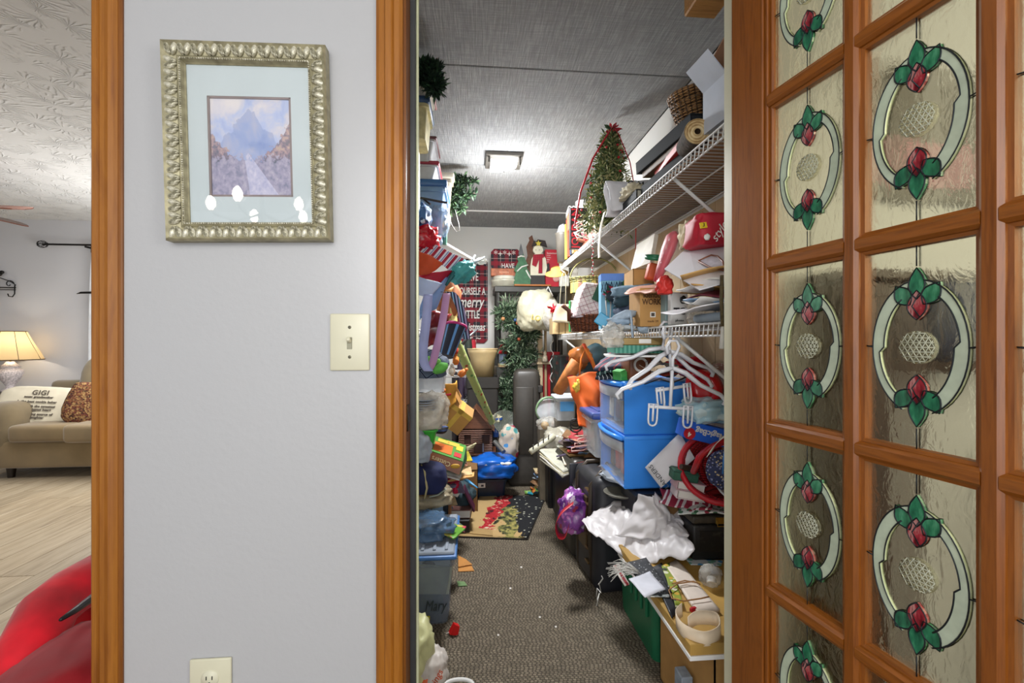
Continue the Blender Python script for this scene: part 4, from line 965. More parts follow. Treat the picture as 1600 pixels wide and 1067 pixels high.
HC = [mat(c_, .7, var=.25, scale=25) for c_ in ('c9b48a', 'd8d4c6', 'a02a30', '7c5a3a', '3d5a48', '6b5f7a', 'c7a24a', '9aa4ac', 'b9826a', '4a3a34', 'd6c8b0', '6f8aa8', 'b33a2a', 'e0ddd2')]
CNAME = ('straw tan', 'off white', 'dark red', 'brown', 'dark green', 'dull purple', 'mustard', 'grey', 'salmon', 'dark brown', 'beige', 'steel blue', 'brick red', 'cream')
def heap(name, label, cat, grp, c, rx, ry, h, n, seed, size=(.06, .16), mats=HC, tilt=22, thick=(.002, .012), names=None):
    """label is '<thing and place>': colour, form and layer are put before and after it"""
    r = random.Random(seed); names = names or CNAME; used = set()
    for k in range(n):
        f = (k + .5) / n; sc = 1 - .45 * f; dx, dy = r.uniform(-rx, rx) * sc, r.uniform(-ry, ry) * sc
        x = c[0] + dx; y_ = c[1] + dy; z = c[2] + h * f + .004
        w_, d_, t_ = r.uniform(*size), r.uniform(*size), r.uniform(*thick)
        mi = r.randrange(len(mats)); m_ = mats[mi]; mb = MB(); curl = r.random() < .35
        if curl: f4 = lerp4((-w_/2, -d_/2, 0), (w_/2, -d_/2, 0), (w_/2, d_/2, 0), (-w_/2, d_/2, 0)); mb.sheet(lambda u, v: f4(u, v) + Vector((0, 0, .02 * sin(3 * u + k) + .012 * v * v)), 6, 3, m_, .0015)
        else: mb.box((0, 0, 0), (w_, d_, t_), m_, .0008)
        lay = ('bottom', 'lower half', 'upper half', 'top')[min(3, int(f * 4))]; side = ('left' if dx < 0 else 'right') + (' front' if dy < 0 else ' back')
        lb = '%s %s %s, %s %s' % (names[mi], 'curled' if curl else 'flat', label, lay, side)
        if lb in used: lb = '%s %s %s %s, %s %s' % (('small', 'wide')[w_ > sum(size) / 2], names[mi], 'curled' if curl else 'flat', label, lay, side)
        used.add(lb); one(name, lb, cat, mb, None, (x, y_, z), (r.uniform(-tilt, tilt), r.uniform(-tilt, tilt), r.uniform(0, 180)), grp)

# ============================================================ RIGHT, TOP SHELF
ZS = ZT + .010
# white open carton near the jamb
q = at(1104, 228, 1.20)
wc = thing('white_carton', 'open white carton with brown lid flap beside the jamb', 'box', (.742, 1.235, ZS + .03), (0, 0, 4)); wc.scale = (.72, .72, .9)
WC = mat('c4cbd8', .6, var=.04); mb = MB()
for cx_, cy_, sx_, sy_ in ((-.075, 0, .004, .15), (.075, 0, .004, .15), (0, -.075, .15, .004), (0, .075, .15, .004)): mb.box((cx_, cy_, .07), (sx_, sy_, .14), WC)
mb.box((0, 0, .002), (.15, .15, .004), WC); mb.obj('carton', None, wc)
MB().box((0, 0, 0), (.15, .10, .004), WC, M=TR((0, -.075, .14), 128) @ TR((0, -.05, 0))).obj('flap', None, wc)
MB().box((0, 0, 0), (.10, .15, .004), WC, M=TR((-.075, 0, .14), 0, 40) @ TR((-.05, 0, 0))).obj('flap', None, wc)
MB().box((0, 0, .0), (.17, .16, .005), mat('a3785a', .8), M=TR((.0, .0, .205), -24, 8)).obj('lid', None, wc)
MB().tube([(-.06, -.08, .16), (-.085, -.085, .05), (-.08, -.088, -.06)], .005, 4, PAPER, flat=.3).obj('ribbon', None, wc)
one('blue_photo_box', 'blue printed box filling the shelf corner by the jamb', 'box', MB().box((0, 0, .06), (.16, .10, .12), spots('5f8fd6', ['a8c4ea', 'd8dcec', '3f6fb8'], 9, .45, dist=.2), .003), None, (.80, 1.11, ZS))
def wicker(c1='3b2818', c2='a3794a', sc=1.0):
    m = bpy.data.materials.new('wicker'); b = NB(m); v = b.coord((1, 1, 1)); s = b.sep(v)
    a = b.math('MULTIPLY', b.math('ARCTAN2', s[1], s[0]), 14 * sc); row = b.math('DIVIDE', s[2], .008)
    ph = b.math('MULTIPLY', b.math('FLOOR', row), pi); h = b.math('MULTIPLY', b.math('ABSOLUTE', b.math('SINE', b.math('ADD', a, ph))), b.math('SINE', b.math('MULTIPLY', b.math('FRACT', row), pi)))
    b.base(b.mix(b.ramp(h, [(.1, (1, 1, 1, 1)), (.5, (0, 0, 0, 1))]), lin(c2), lin(c1))); b.b.inputs['Roughness'].default_value = .6; b.bump(h, .8, .006); return m
WK = wicker(); WKR = wicker('3a170a', '8a4a26'); WKG = wicker('4a4a28', 'a8a060')
def basket(name, label, loc, r0, r1, h, m, rot=(0, 0, 0), handle=None, sx=1, sy=1, weave=True):
    t = thing(name, label, 'basket', loc, rot)
    MB().lathe([(0, 0), (r0, 0), (r0 * .6 + r1 * .4, h * .4), (r1, h), (r1 - .008, h), (r0 * .6 + r1 * .4 - .008, h * .4), (r0 - .01, .008), (0, .008)], 28, m, sx=sx, sy=sy).obj('body', None, t)
    mb = MB()
    for k in range(9):
        z = h * (k + .5) / 9; r_ = r0 + (r1 - r0) * (z / h) ** .8 + .002
        mb.tube([(r_ * sx * cos(2*pi*j/36), r_ * sy * sin(2*pi*j/36) , z + .0022 * (1 if (j + k) % 2 else -1)) for j in range(36)], .0042, 5, m, closed=True)
    mb.obj('weave', None, t)
    MB().tube([(r1 * sx * cos(2*pi*j/32), r1 * sy * sin(2*pi*j/32), h + .003) for j in range(32)], .007, 6, m, closed=True).obj('rim', None, t)
    if handle:
        MB().tube([(r1 * sx * cos(a), 0, h + handle * sin(a)) for a in [pi * k / 12 for k in range(13)]], .011, 6, m, flat=.5).obj('handle', None, t)
    return t
b1 = basket('wicker_basket', 'brown wicker basket tipped atop the black binders', (.762, 1.47, ZS + .158), .06, .078, .10, WK, rot=(8, -14, 0))
BK = mat('12171c', .85, var=.15)
# black binders and books (Y 1.45-1.75)
book('black_album', 'thick black album, lowest of the near shelf stack', (.79, 1.56, ZS), (.22, .40, .04), BK, (0, 0, 2), 'album', pages=BK)
book('red_folder_book', 'black book with bright red page edge in shelf stack', (.80, 1.51, ZS + .047), (.25, .28, .022), mat('c2261c', .5), (0, -2, -6), 'book', pages=BK)
book('brown_book', 'brown backed book above the red edged one', (.79, 1.55, ZS + .068), (.23, .36, .02), mat('6b5236', .6), (0, -3, 3), 'book')
book('black_binder', 'black binder tilted on top of the shelf stack', (.785, 1.56, ZS + .094), (.24, .40, .045), BK, (0, -4, 4), 'binder', pages=BK)
one('black_case', 'black rounded case standing behind the tilted binder', 'case', MB().box((0, 0, .15), (.05, .20, .29), BK, .015, seg=3), None, (.85, 1.80, ZS), (0, 0, 4))
book('long_black_binder', 'long flat black binder with grey edge along the shelf front', (.70, 1.88, ZS), (.07, .22, .035), BK, (0, 0, -3), 'binder', pages=mat('a8a493', .7))
# log slice
lg = thing('log_slice', 'sawn log piece with pale hollow end on shelf', 'log', (.668, 1.30, ZS + .04), (0, 0, -12))
END = bpy.data.materials.new('log_end'); b = NB(END); v = b.coord(); rr = b.n('VectorMath', {0: v}, operation='LENGTH').outputs['Value']; b.base(b.ramp(b.math('ADD', b.math('MULTIPLY', b.math('SINE', b.math('MULTIPLY', rr, 900)), .12), b.noise(v, 30, 3)), [(.3, '8a6a40'), (.55, 'c2a878'), (.75, 'd8c8a0')])); b.b.inputs['Roughness'].default_value = .8
prof = [(0.0, .0)]
MB().cyl((0, -.02, 0), (0, .09, 0), .038, .036, 22, mat('3f352a', .9, var=.5, scale=60, bump=.6, bscale=90), False).obj('bark', None, lg)
MB().lathe([(.009, .0), (.011, -.004), (.034, -.004), (.0385, .0)], 26, END, M=TR((0, -.02, 0), -90) @ R3(180)).obj('end_grain', None, lg); MB().lathe([(0, .03), (.009, .028), (.009, 0)], 16, mat('3f2c18', .9), M=TR((0, -.02, 0), -90)).obj('hollow', None, lg)
# bag with hanger print
pb = thing('printed_bag', 'white paper bag with red and black print on the shelf edge', 'bag', (.72, 2.02, ZS), (0, 0, 10))
MB().sheet(crumple(lerp4((-.10, -.03, 0), (.10, -.05, .0), (.11, -.01, .17), (-.12, .0, .14)), .018, 14, 3), 10, 10, mat('d4d3d6', .6), .003).sheet(crumple(lerp4((-.10, .05, 0), (.10, .05, .0), (.11, .0, .17), (-.12, .01, .14)), .018, 14, 5), 10, 10, mat('d4d3d6', .6), .003).obj('body', None, pb)
text(pb, 'printing', 'O M G', .045, BLACK, (.02, -.062, .12), (80, 0, 0), .002); MB().blob((.03, -.066, .06), (.05, .004, .022), RED, 3, .4, 4, 3, flat_bottom=False).obj('red_print', None, pb)
crumple_bag('tissue_clump', 'crumpled cream tissue on the upper shelf by the little tree', (.685, 1.90, ZS + .036), (.04, .07, .03), mat('c9bfa4', .8, var=.2), 5, .5)
# small christmas tree
tx = at(948, 330, 2.25); TZ = ZS
ct = thing('small_christmas_tree', 'small decorated green tree with red ribbon at the shelf edge', 'christmas tree', (.685, 2.27, TZ), (0, 3, 0))
th_ = .50
MB().cyl((0, 0, .0), (0, 0, th_ - .02), .008, .003, 8, mat('3a2c1e', .8)).obj('trunk', None, ct)
GR = [mat('5a6c3c', .8, var=.2), mat('7c8650', .8, var=.2), mat('3a4c2c', .8), mat('b0aa78', .8)]
mb = MB(); rn = random.Random(11)
for k in range(52):
    z = th_ * (.05 + .9 * k / 52); r_ = .125 * (1 - z / th_) ** .75 + .014; a = k * 2.4
    mb.needles([(0, 0, z + .02), (r_ * cos(a), r_ * sin(a), z - .02)], 120, .032, .008, GR, rad=.035, rnd=rn)
o = mb.obj('foliage', None, ct); o['kind'] = 'stuff'
for k in range(22):
    z = th_ * rn.uniform(.08, .9); r_ = .14 * (1 - z / th_) ** .75 + .02; a = rn.uniform(2.6, 6.4)
    if k == 0: bo = MB().blob((0, 0, 0), (.007, .007, .007), RED, 1, 0, flat_bottom=False).obj('berry', None, ct)
    else: bo = bo.copy(); C.objects.link(bo)
    bo.location = (r_ * cos(a), r_ * sin(a), z)
for s, rx_ in ((-1, .18), (1, .14)):
    P_ = [(0, -.02, th_ + .02), (s * .03, -.04, th_ - .03), (s * rx_ * .6, -.07, th_ * .65), (s * rx_ * .9, -.07, th_ * .3), (s * rx_, -.06, -.02 if s < 0 else -.12)]
    MB().tube(P_, [.004, .008, .008, .008, .006], 5, RED, flat=.35).obj('red_ribbon', None, ct)
MB().needles([(0, 0, th_), (0, 0, th_ + .02)], 24, .05, .02, [RED, mat('7a1020', .6), mat('39502c', .7)], rad=.01, rnd=rn).obj('topper', None, ct)
ribbon('white_fabric_strip', 'limp white fabric hanging over the upper shelf edge', [(.64, 2.15, ZS + .05), (.622, 2.15, ZS - .02), (.615, 2.16, ZS - .12), (.62, 2.17, ZS - .17)], .04, mat('ded8c8', .8, var=.1), cat='fabric')
crumple_bag('clear_gift_wrap', 'clear cellophane bundle with straw behind small tree', (.74, 2.52, ZS), (.09, .12, .09), filmmat('d8d0b8', .6, .2, .8, 18), 3, .35)
cs_ = MB()
for k in range(34): cs_.blob((0.004 * sin(k), 0, -k * .0105), (.0042, .0042, .005), RED if k % 2 else PAPER, 1, 0, flat_bottom=False)
one('bead_string', 'red and white bead string dangling from the upper shelf', 'bead string', cs_, None, at(926, 332, 2.42))
# far end of top shelf
gb = thing('gingham_box', 'wooden box with black and white gingham lid at shelf far end', 'box', (.76, 3.05, ZS + .18), (0, 0, -6))
MB().box((0, 0, .055), (.22, .16, .11), mat('a8694a', .7), .003).obj('body', None, gb)
GH = bpy.data.materials.new('gingham'); b = NB(GH); b.base(b.n('TexChecker', {'Vector': b.coord(), 'Color1': lin('1c1c1e'), 'Color2': lin('e8e6e0'), 'Scale': 70.0}).outputs[0])
MB().box((0, 0, .13), (.23, .17, .04), GH, .003).obj('lid', None, gb)
carton('brown_shelf_carton', 'brown carton carrying the gingham box on the shelf', (.78, 3.05, ZS), (.24, .26, .178))
tbn = thing('dark_waste_bin', 'dark grey tapered bin at the far end of the upper shelf', 'bin', (.665, 3.28, ZS), (0, 0, 0))
MB().lathe([(0, 0), (.045, 0), (.06, .2), (.066, .215), (.06, .218), (.05, .2), (0, .02)], 24, mat('5d5850', .45)).obj('body', None, tbn)
MB().blob((0, 0, .225), (.045, .045, .06), mat('cdd3dc', .7), 3, .3, 3, 2).obj('tissue', None, tbn)
def upright(name, label, y_, h_, t_, d_, m, lean=0, cat='book', x=.75, rz=0):
    t = thing(name, label, cat, (x, y_, ZS), (lean, 0, rz))
    MB().box((0, -t_ / 2, h_ / 2), (d_, .003, h_), m).box((0, t_ / 2, h_ / 2), (d_, .003, h_), m).box((-d_ / 2, 0, h_ / 2), (.004, t_, h_), m, .001).obj('cover', None, t)
    MB().box((.003, 0, h_ / 2), (d_ - .01, t_ - .006, h_ - .01), PAPER).obj('pages', None, t); return t
upright('yellow_folder', 'yellow folder upright beside the dark bin', 3.14, .25, .02, .2, mat('c9b23a', .6), -4, 'folder')
upright('orange_binder', 'orange red binder upright between yellow folder and jersey book', 3.06, .27, .03, .2, mat('b0402a', .6), -8, 'binder')
upright('navy_binder', 'navy binder upright behind the player photo book', 2.98, .30, .03, .2, mat('26344c', .6), -5, 'binder')
jb_ = thing('player_photo_book', 'black book with tall red letters on the upper shelf', 'book', (.705, 2.80, ZS), (0, 0, 0))
MB().box((0, 0, .13), (.20, .035, .26), mat('231a1c', .4), .002).obj('cover', None, jb_)
text(jb_, 'title', 'JORDAN', .062, mat('c02030', .5), (-.065, -.0185, .13), (90, -90, 0), .0008, bold=.001, sx=1.05)
MB().blob((.03, -.019, .08), (.05, .003, .06), mat('a02032', .5), 3, .5, 3, 8, flat_bottom=False).blob((.03, -.0205, .17), (.03, .003, .03), mat('7a5a50', .6), 3, .4, 3, 1, flat_bottom=False).obj('cover_photo', None, jb_)
text(jb_, 'subtitle', 'RELEASE', .03, PAPER, (.075, -.0185, .14), (90, -90, 0))
heap('loose_disc_case', 'media case by the red lettered book', 'case', 'media cases at the far end of the upper shelf', (.74, 2.73, ZS), .07, .06, .12, 12, 5, (.05, .13))
one('white_jar_candle', 'white cup among the clutter beside the small tree', 'cup', MB().lathe([(0, 0), (.04, 0), (.045, .08), (.04, .085), (.036, .08), (0, .01)], 20, PAPER), None, (.72, 2.93, ZS + .262))
MBt = MB()
for k in range(5): MBt.tube([(.1 * sin(j * .8 + k), .03 * cos(j + k), .02 * k + .03 * sin(j * 1.3)) for j in range(12)], .003, 5, PAPER)
one('white_cable_coil', 'tangled white cable hanging at the shelf lip', 'cable', MBt, None, (.70, 2.62, ZS + .04))
one('yellow_hat', 'straw yellow brimmed hat at the far shelf corner', 'hat', MB().lathe([(0, .05), (.04, .045), (.05, .01), (.09, 0), (.09, .004), (.05, .016), (.035, .05)], 22, mat('bf9a4c', .8)), None, (.64, 3.42, ZS - .06), (25, -10, 0))


# ============================================================ RIGHT, LOWER SHELF
Z2 = ZW + .006
def pr(x0, y0, x1, y1, Y):
    """bottom centre point, width and height of what fills this rectangle at depth Y"""
    a = at(x0, y1, Y); b_ = at(x1, y0, Y); return Vector(((a.x + b_.x) / 2, Y, min(a.z, at(x1, y1, Y).z))), b_.x - a.x, b_.z - a.z
t = thing('pale_wood_crate', 'pale slatted wooden crate at far end of lower shelf', 'crate', (0, 0, 0))
c0, w_, h_ = pr(862, 497, 892, 530, 3.36); t.location = (c0.x, 3.40, Z2)
MB().box((0, 0, .06), (w_, .13, .12), mat('a88f68', .8)).obj('body', None, t)
for dx in (-w_ * .33, 0, w_ * .33): MB().box((dx, -.07, h_ / 2), (w_ * .28, .012, h_), mat('c2a878', .7, var=.15), .002).obj('slat', None, t)
c0, w_, h_ = pr(886, 428, 962, 470, 2.98)
bb = basket('splint_basket', 'large woven splint basket with bentwood handle on lower shelf', (c0.x + .02, 2.98, c0.z + .03), .13, .165, .12, WKG, handle=.14, sy=.6, rot=(0, 0, -6))
SP1, SP2, SP3 = mat('b5a048', .6), mat('6d7550', .6), mat('8a5a44', .6)
for k in range(30):
    a = 2 * pi * k / 30
    MB().box((0, 0, 0), (.006, .027, .095), [SP1, SP2, SP1, SP3][k % 4], .001).obj('splint', None, bb, (.158 * cos(a), .158 * .6 * sin(a), .07), (0, 0, math.degrees(atan2(sin(a), cos(a) * .6))))
t = carton('shelf_base_box', 'plain tan box holding up the splint basket', (c0.x + .06, 2.99, Z2), (.24, .2, c0.z + .028 - Z2))
PL2 = plaid('c9bab8', [(.40, .50, '7a2038'), (.90, .95, '8a4a52')], .045, ax=('x', 'z'), rot=(0, radians(18), 0))
c0, w_, h_ = pr(890, 495, 946, 524, 2.62)
pbk = basket('cloth_lined_basket', 'reddish wicker basket lined with checked cloth', (c0.x, 2.60, Z2 + .002), .09, .118, .09, WKR, sy=.9)
MB().blob((0, 0, .10), (.10, .09, .05), PL2, 3, .25, 2, 6, sq=.7).obj('cloth', None, pbk)
MB().tube([(-.12, -.03, .06), (-.125, -.04, .12), (-.165, -.05, .15)], .014, 6, mat('5a2c14', .5)).obj('handle', None, pbk)
MB().sheet(crumple(lerp4((-.11, -.09, .08), (.09, -.10, .10), (.10, -.02, .28), (-.03, -.03, .29)), .012, 12, 9), 14, 14, PL2, .004).sheet(crumple(lerp4((-.125, -.02, .08), (-.11, -.09, .08), (-.03, -.03, .29), (-.06, .03, .25)), .008, 12, 3), 8, 14, PL2, .004).obj('cloth_corner', None, pbk)
c0, w_, h_ = pr(886, 455, 900, 500, 2.9)
gbg = thing('green_white_package', 'white packet with green edge behind the checked cloth', 'packet', (c0.x, 2.83, Z2 + .025))
MB().box((0, 0, .08), (.05, .03, .2), mat('cfd4c6', .6, var=.15, scale=40), .004).box((-.027, -.002, .08), (.008, .03, .2), mat('2f8a4a', .5), .002).obj('packet', None, gbg)
tt = thing('tote_bag', 'cream canvas tote dangling at the far end of lower shelf', 'bag', at(874, 470, 3.28))
MB().tube([(0, 0, -.05), (.02, 0, .19), (.035, 0, .22), (.05, 0, .19), (.045, 0, -.05)], .006, 5, mat('c9bfa0', .8), flat=.4).obj('handle', None, tt)
MB().sheet(crumple(lerp4((-.06, 0, -.15), (.08, 0, -.17), (.06, 0, -.02), (-.02, 0, -.02)), .02, 8, 4), 8, 8, mat('cdc2a6', .8, var=.1), .008).obj('body', None, tt)
c0, w_, h_ = pr(937, 433, 990, 506, 2.12)
lb = thing('lattice_shopping_bag', 'light blue paper bag with dark lattice band on lower shelf', 'bag', (c0.x + .01, 2.14, Z2), (0, 0, -8))
LBm = mat('6fa8c4', .5, var=.1); w_ = .17; H_ = .27
MB().box((0, 0, H_ / 2), (w_, .09, H_), LBm, .003).obj('body', None, lb)
MB().box((0, -.0015, H_ - .017), (w_ + .002, .093, .034), mat('4f7fd0', .5), .001).obj('top_band', None, lb)
mb = MB()
for k in range(7):
    x = -w_ / 2 + w_ / 7 * k; q = w_ / 14; mb.tube([(x, -.049, H_ - .09), (x + q, -.049, H_ - .04), (x + 2 * q, -.049, H_ - .09)], .002, 4, mat('18304c', .5)); mb.tube([(x, -.049, H_ - .04), (x + q, -.049, H_ - .09), (x + 2 * q, -.049, H_ - .04)], .002, 4, mat('18304c', .5))
mb.obj('lattice', None, lb)
MB().tube([(-.065, -.05, .16), (-.06, -.055, .06), (-.045, -.056, .05), (-.04, -.05, .14)], .003, 5, PAPER).obj('handle', None, lb)
one('blue_gift_tag', 'bright blue square tag hanging before the lattice bag', 'tag', MB().box((0, 0, 0), (.055, .012, .055), mat('3aa0cc', .4), .004), None, at(941, 500, 1.98), (0, 35, -10))
one('ribbon_bow_pile', 'dark red and green floral bow before the lattice bag', 'bow', MB().needles([(-.03, 0, 0), (.04, 0, .02)], 60, .045, .02, [mat('8a1f30', .5), mat('2c5a38', .6), mat('c04070', .5), mat('16384a', .5)], rad=.02).blob((0, 0, 0), (.05, .03, .03), mat('20303c', .6), 2, .4), None, at(962, 462, 2.03))
one('green_star_ornament', 'dark green folded paper point beside the checked cloth', 'ornament', MB().poly([(0, 0, .09), (-.05, -.01, -.02), (.03, -.02, -.06), (.0, .03, -.02)], [(0, 1, 2), (0, 2, 3), (0, 3, 1), (1, 3, 2)], mat('24543c', .5)), None, at(937, 462, 2.52))
for k, (c_, lb_) in enumerate((('5a7a94', 'slate blue folded knit, lowest beside tan carton'), ('2a3850', 'navy folded knit in the middle of the blue stack'), ('26404c', 'dark teal folded knit on top of the blue stack'), ('6a8496', 'light slate folded knit crowning the blue stack'))):
    one('folded_knit', lb_, 'clothing', MB().blob((0, 0, .022), (.075, .11, .028), mat(c_, .95, var=.2, scale=40), 3, .2, 3, k, sq=.6), None, (.705, 1.88, Z2 + .01 + .042 * k), (0, 0, 12 * k))
ht = thing('knit_hat', 'pale blue knit hat with pompoms hanging over the shelf lip', 'hat', at(975, 498, 1.72))
KB = mat('9fb0c0', .95, var=.15, scale=60, bump=.4, bscale=200)
MB().tube([(-.065, 0, -.035), (-.04, -.02, .0), (0, -.03, .015), (.04, -.02, .02)], [.012, .022, .028, .016], 8, KB, flat=.7).blob((-.02, -.01, -.01), (.05, .03, .016), mat('8fa2b4', .95, var=.2), 3, .35, 3, 8, flat_bottom=False).blob((-.01, -.02, -.035), (.05, .03, .012), mat('b4bcc0', .95, var=.2), 3, .35, 3, 2, flat_bottom=False).obj('cap', None, ht)
MB().tube([(.02, -.03, .02), (.045, -.045, .03), (.05, -.05, -.03)], .007, 6, KB, flat=.5).tube([(-.01, -.03, .02), (.01, -.05, .025), (.018, -.052, -.10)], .008, 6, KB, flat=.5).obj('tie', None, ht)
MB().blob((.062, -.05, -.035), (.028, .026, .024), KB, 3, .25, 6, 1, flat_bottom=False).obj('pompom', None, ht)
crumple_bag('crinkled_clear_bag', 'crinkled clear bag drooping off the lower shelf under the hat', at(957, 543, 1.66), (.045, .04, .05), CLEARBAG, 6, .4)
c0, w_, h_ = pr(1002, 455, 1041, 514, 1.62)
tc = thing('tan_printed_carton', 'tan carton with dark printed words and barcode on lower shelf', 'box', (c0.x + .004, 1.70, Z2), (0, 0, -3)); h_ = .145
MB().box((0, 0, h_ / 2), (w_, .14, h_), CARD, .002).obj('carton', None, tc)
text(tc, 'printing', 'identity', .030, mat('5a3c20', .8), (.0, -.0712, .118), sx=.8, bold=.0008); text(tc, 'printing', 'WORKS', .030, mat('5a3c20', .8), (.0, -.0712, .092), sx=.75, bold=.0008)
MB().box((0, -.0707, .045), (.02, .001, .02), PAPER).box((0, -.0715, .045), (.013, .0006, .013), mat('4a4036', .8)).obj('barcode', None, tc)
text(tc, 'printing', 'made 24', .012, mat('5a3c20', .8), (0, -.0712, .02))
one('pale_blue_book', 'pale blue book upright right of the tan carton', 'book', MB().box((0, 0, .065), (.022, .14, .13), mat('93b0b4', .6), .002), None, (at(1046, 480, 1.58).x, 1.65, Z2), (0, 0, -3))
c0, w_, h_ = pr(1048, 462, 1074, 508, 1.46)
pz = thing('white_printed_packet', 'white and grey packet with bold black letters on lower shelf', 'packet', (c0.x, 1.47, Z2), (0, 0, -3)); 
MB().box((0, 0, .055), (w_, .03, .11), mat('c6c6c4', .6), .003).obj('packet', None, pz); text(pz, 'printing', 'TC', .03, BLACK, (.0, -.0162, .045), bold=.0015); MB().blob((.012, -.0165, .085), (.012, .002, .014), BLACK, 2, .4, flat_bottom=False).obj('emblem', None, pz)
text(pz, 'printing', 'photo', .012, BLACK, (0, -.0162, .015))
crumple_bag('clear_bag_by_packet', 'clear bag slumped before the lettered packet', (.69, 1.31, Z2), (.035, .05, .04), CLEARBAG, 8, .4)
one('grey_flat_pouch', 'grey blue flat pouch lying on the lower shelf near the jamb', 'pouch', MB().box((0, 0, .012), (.26, .20, .024), mat('8795a2', .6), .01, seg=2), None, (.78, 1.19, Z2))
PW = mat('d6d4d8', .6, var=.03)
for k, (c_, lab, dz, rz_, sz, dx) in enumerate(((PW, 'curled white paper low in the pile near the jamb', .034, 8, (.28, .20), -.06), (mat('c8c6c0', .6), 'grey white sheet in the middle of the pile near the jamb', .052, -10, (.24, .18), -.03), (mat('6f8fb0', .5), 'blue glossy leaflet sticking out of the jamb pile', .066, 24, (.15, .16), -.06), (mat('7a3040', .6), 'dark red edged leaflet in the jamb pile', .076, 14, (.16, .16), -.05), (mat('b58a4a', .7), 'tan envelope curling out of the jamb pile', .094, -16, (.22, .2), -.05), (PAPER, 'white wavy sheet above the tan envelope', .11, 6, (.22, .2), -.04), (mat('c49a5c', .7), 'brown kraft envelope bending under the large white card', .128, -30, (.2, .2), -.07))):
    w_, d_ = sz; f4 = lerp4((-w_/2, -d_/2, 0), (w_/2, -d_/2, 0), (w_/2, d_/2, 0), (-w_/2, d_/2, 0))
    one('loose_paper', lab, 'paper', MB().sheet(lambda u, v, f4=f4, k=k: f4(u, v) + Vector((0, 0, .010 * sin(4 * u + 2 * k) + .008 * cos(5 * v + k))), 12, 6, c_, .003), None, (.78 + dx, 1.24, Z2 + dz), (0, -2 + 2 * (k % 3), rz_))
wm = thing('white_mount_card', 'large white card with brown framed oval lying on the papers', 'card', (0, 0, 0))
cp = [at(1038, 420, 1.38), at(1092, 452, 1.16), at(1150, 436, 1.10), at(1150, 384, 1.28), at(1076, 384, 1.42)]
nn_ = (cp[1] - cp[0]).cross(cp[4] - cp[0]).normalized()
MB().poly([p for p in cp] + [p + nn_ * -.004 for p in cp], [(0, 1, 2, 3, 4), (9, 8, 7, 6, 5)] + [(k, 5 + k, 5 + (k + 1) % 5, (k + 1) % 5) for k in range(5)], PW).obj('card', None, wm)
fu = (cp[2] - cp[1]).normalized(); fc_ = at(1122, 412, 1.20); fd = nn_.cross(fu)
def onto(p): 
    r_ = (p - EYE); k_ = (cp[0] - EYE).dot(nn_) / r_.dot(nn_); return EYE + r_ * k_
dpts = [onto(at(a, b_, 1.2)) for a, b_ in ((1092, 409), (1100, 405), (1112, 400), (1122, 402), (1130, 410), (1133, 424), (1122, 422), (1110, 419), (1100, 414))]
sgn = 1 if nn_.dot(EYE - cp[0]) > 0 else -1
MB().tube([p + nn_ * sgn * .003 for p in dpts], .0028, 6, mat('7c4628', .5), closed=True).poly([p + nn_ * sgn * .0018 for p in dpts], [tuple(range(9))], mat('c4bfc8', .5, var=.2, scale=60)).obj('oval_frame', None, wm)
c0, w_, h_ = pr(1084, 340, 1150, 386, 1.32)
rb_ = thing('red_gift_bag', 'red cloth bag with yellow sticker and white script', 'bag', (c0.x, 1.33, c0.z))
MB().blob((0, 0, h_ * .5), (w_ * .56, .06, h_ * .58), mat('b0142c', .6, var=.12), 4, .12, 2, 5, sq=.45).obj('body', None, rb_)
sp_ = at(1099, 352, 1.27) - rb_.location
MB().box((sp_.x, sp_.y, sp_.z), (.022, .004, .018), mat('d8b820', .5), .001, rx=-8, ry=-8).obj('sticker', None, rb_)
text(rb_, 'printing', '3', .016, BLACK, (sp_.x, sp_.y - .0028, sp_.z), (82, 8, 0)); sp_ = at(1124, 362, 1.255) - rb_.location; text(rb_, 'printing', 'style', .034, PAPER, sp_, (86, -55, 0), shear=.3); sp_ = at(1105, 370, 1.262) - rb_.location; MB().blob(sp_, (.010, .002, .010), PAPER, 2, .5, flat_bottom=False).obj('rose_print', None, rb_)
c0, w_, h_ = pr(1064, 345, 1088, 392, 1.42)
crumple_bag('tissue_bow', 'cream tissue bow between the red bag and red sleeve', c0, (w_ * .5, .04, h_ * .5), mat('cfc09c', .7, var=.25, scale=40), 4, .6)
q0, q1 = at(1026, 440, 1.52), at(1054, 362, 1.50)
rs_ = thing('red_wrapped_sleeve', 'red cone shaped sleeve in clear film leaning on the shelf', 'gift', (0, 0, 0))
MB().tube([q0, q0.lerp(q1, .3), q0.lerp(q1, .65), q0.lerp(q1, .9), q1], [.018, .026, .036, .034, .012], 14, mat('b81c34', .5), flat=.6).obj('sleeve', None, rs_)
X_ = (q1 - q0).to_track_quat('Z', 'Y').to_matrix().to_4x4()
MB().blob(q0.lerp(q1, .45) + Vector((.012, -.012, 0)), (.038, .03, .11), filmmat('e6d8dc', .10, .1, 1.0, 14), 4, .2, 2.4, 3, flat_bottom=False, M=X_).obj('film', None, rs_)
crumple_bag('red_foil_packet', 'small bright red packet below the wrapped sleeve', pr(1026, 432, 1050, 460, 1.45)[0], (.026, .03, .032), mat('c8322c', .5), 2, .3)
c0, w_, h_ = pr(1008, 410, 1024, 436, 1.74)
one('orange_pouch', 'orange pouch left of the red sleeve', 'pouch', MB().box((0, 0, .03), (w_, .04, h_), mat('c0502a', .6), .008, seg=2), None, c0, (0, 14, 0))
one('green_lid_ring', 'dark green round lid above the orange pouch', 'lid', MB().lathe([(.03, 0), (.036, 0), (.036, .014), (.03, .014)], 22, mat('1e6a48', .4), closed=True), None, at(1022, 405, 1.70), (20, 0, 0))
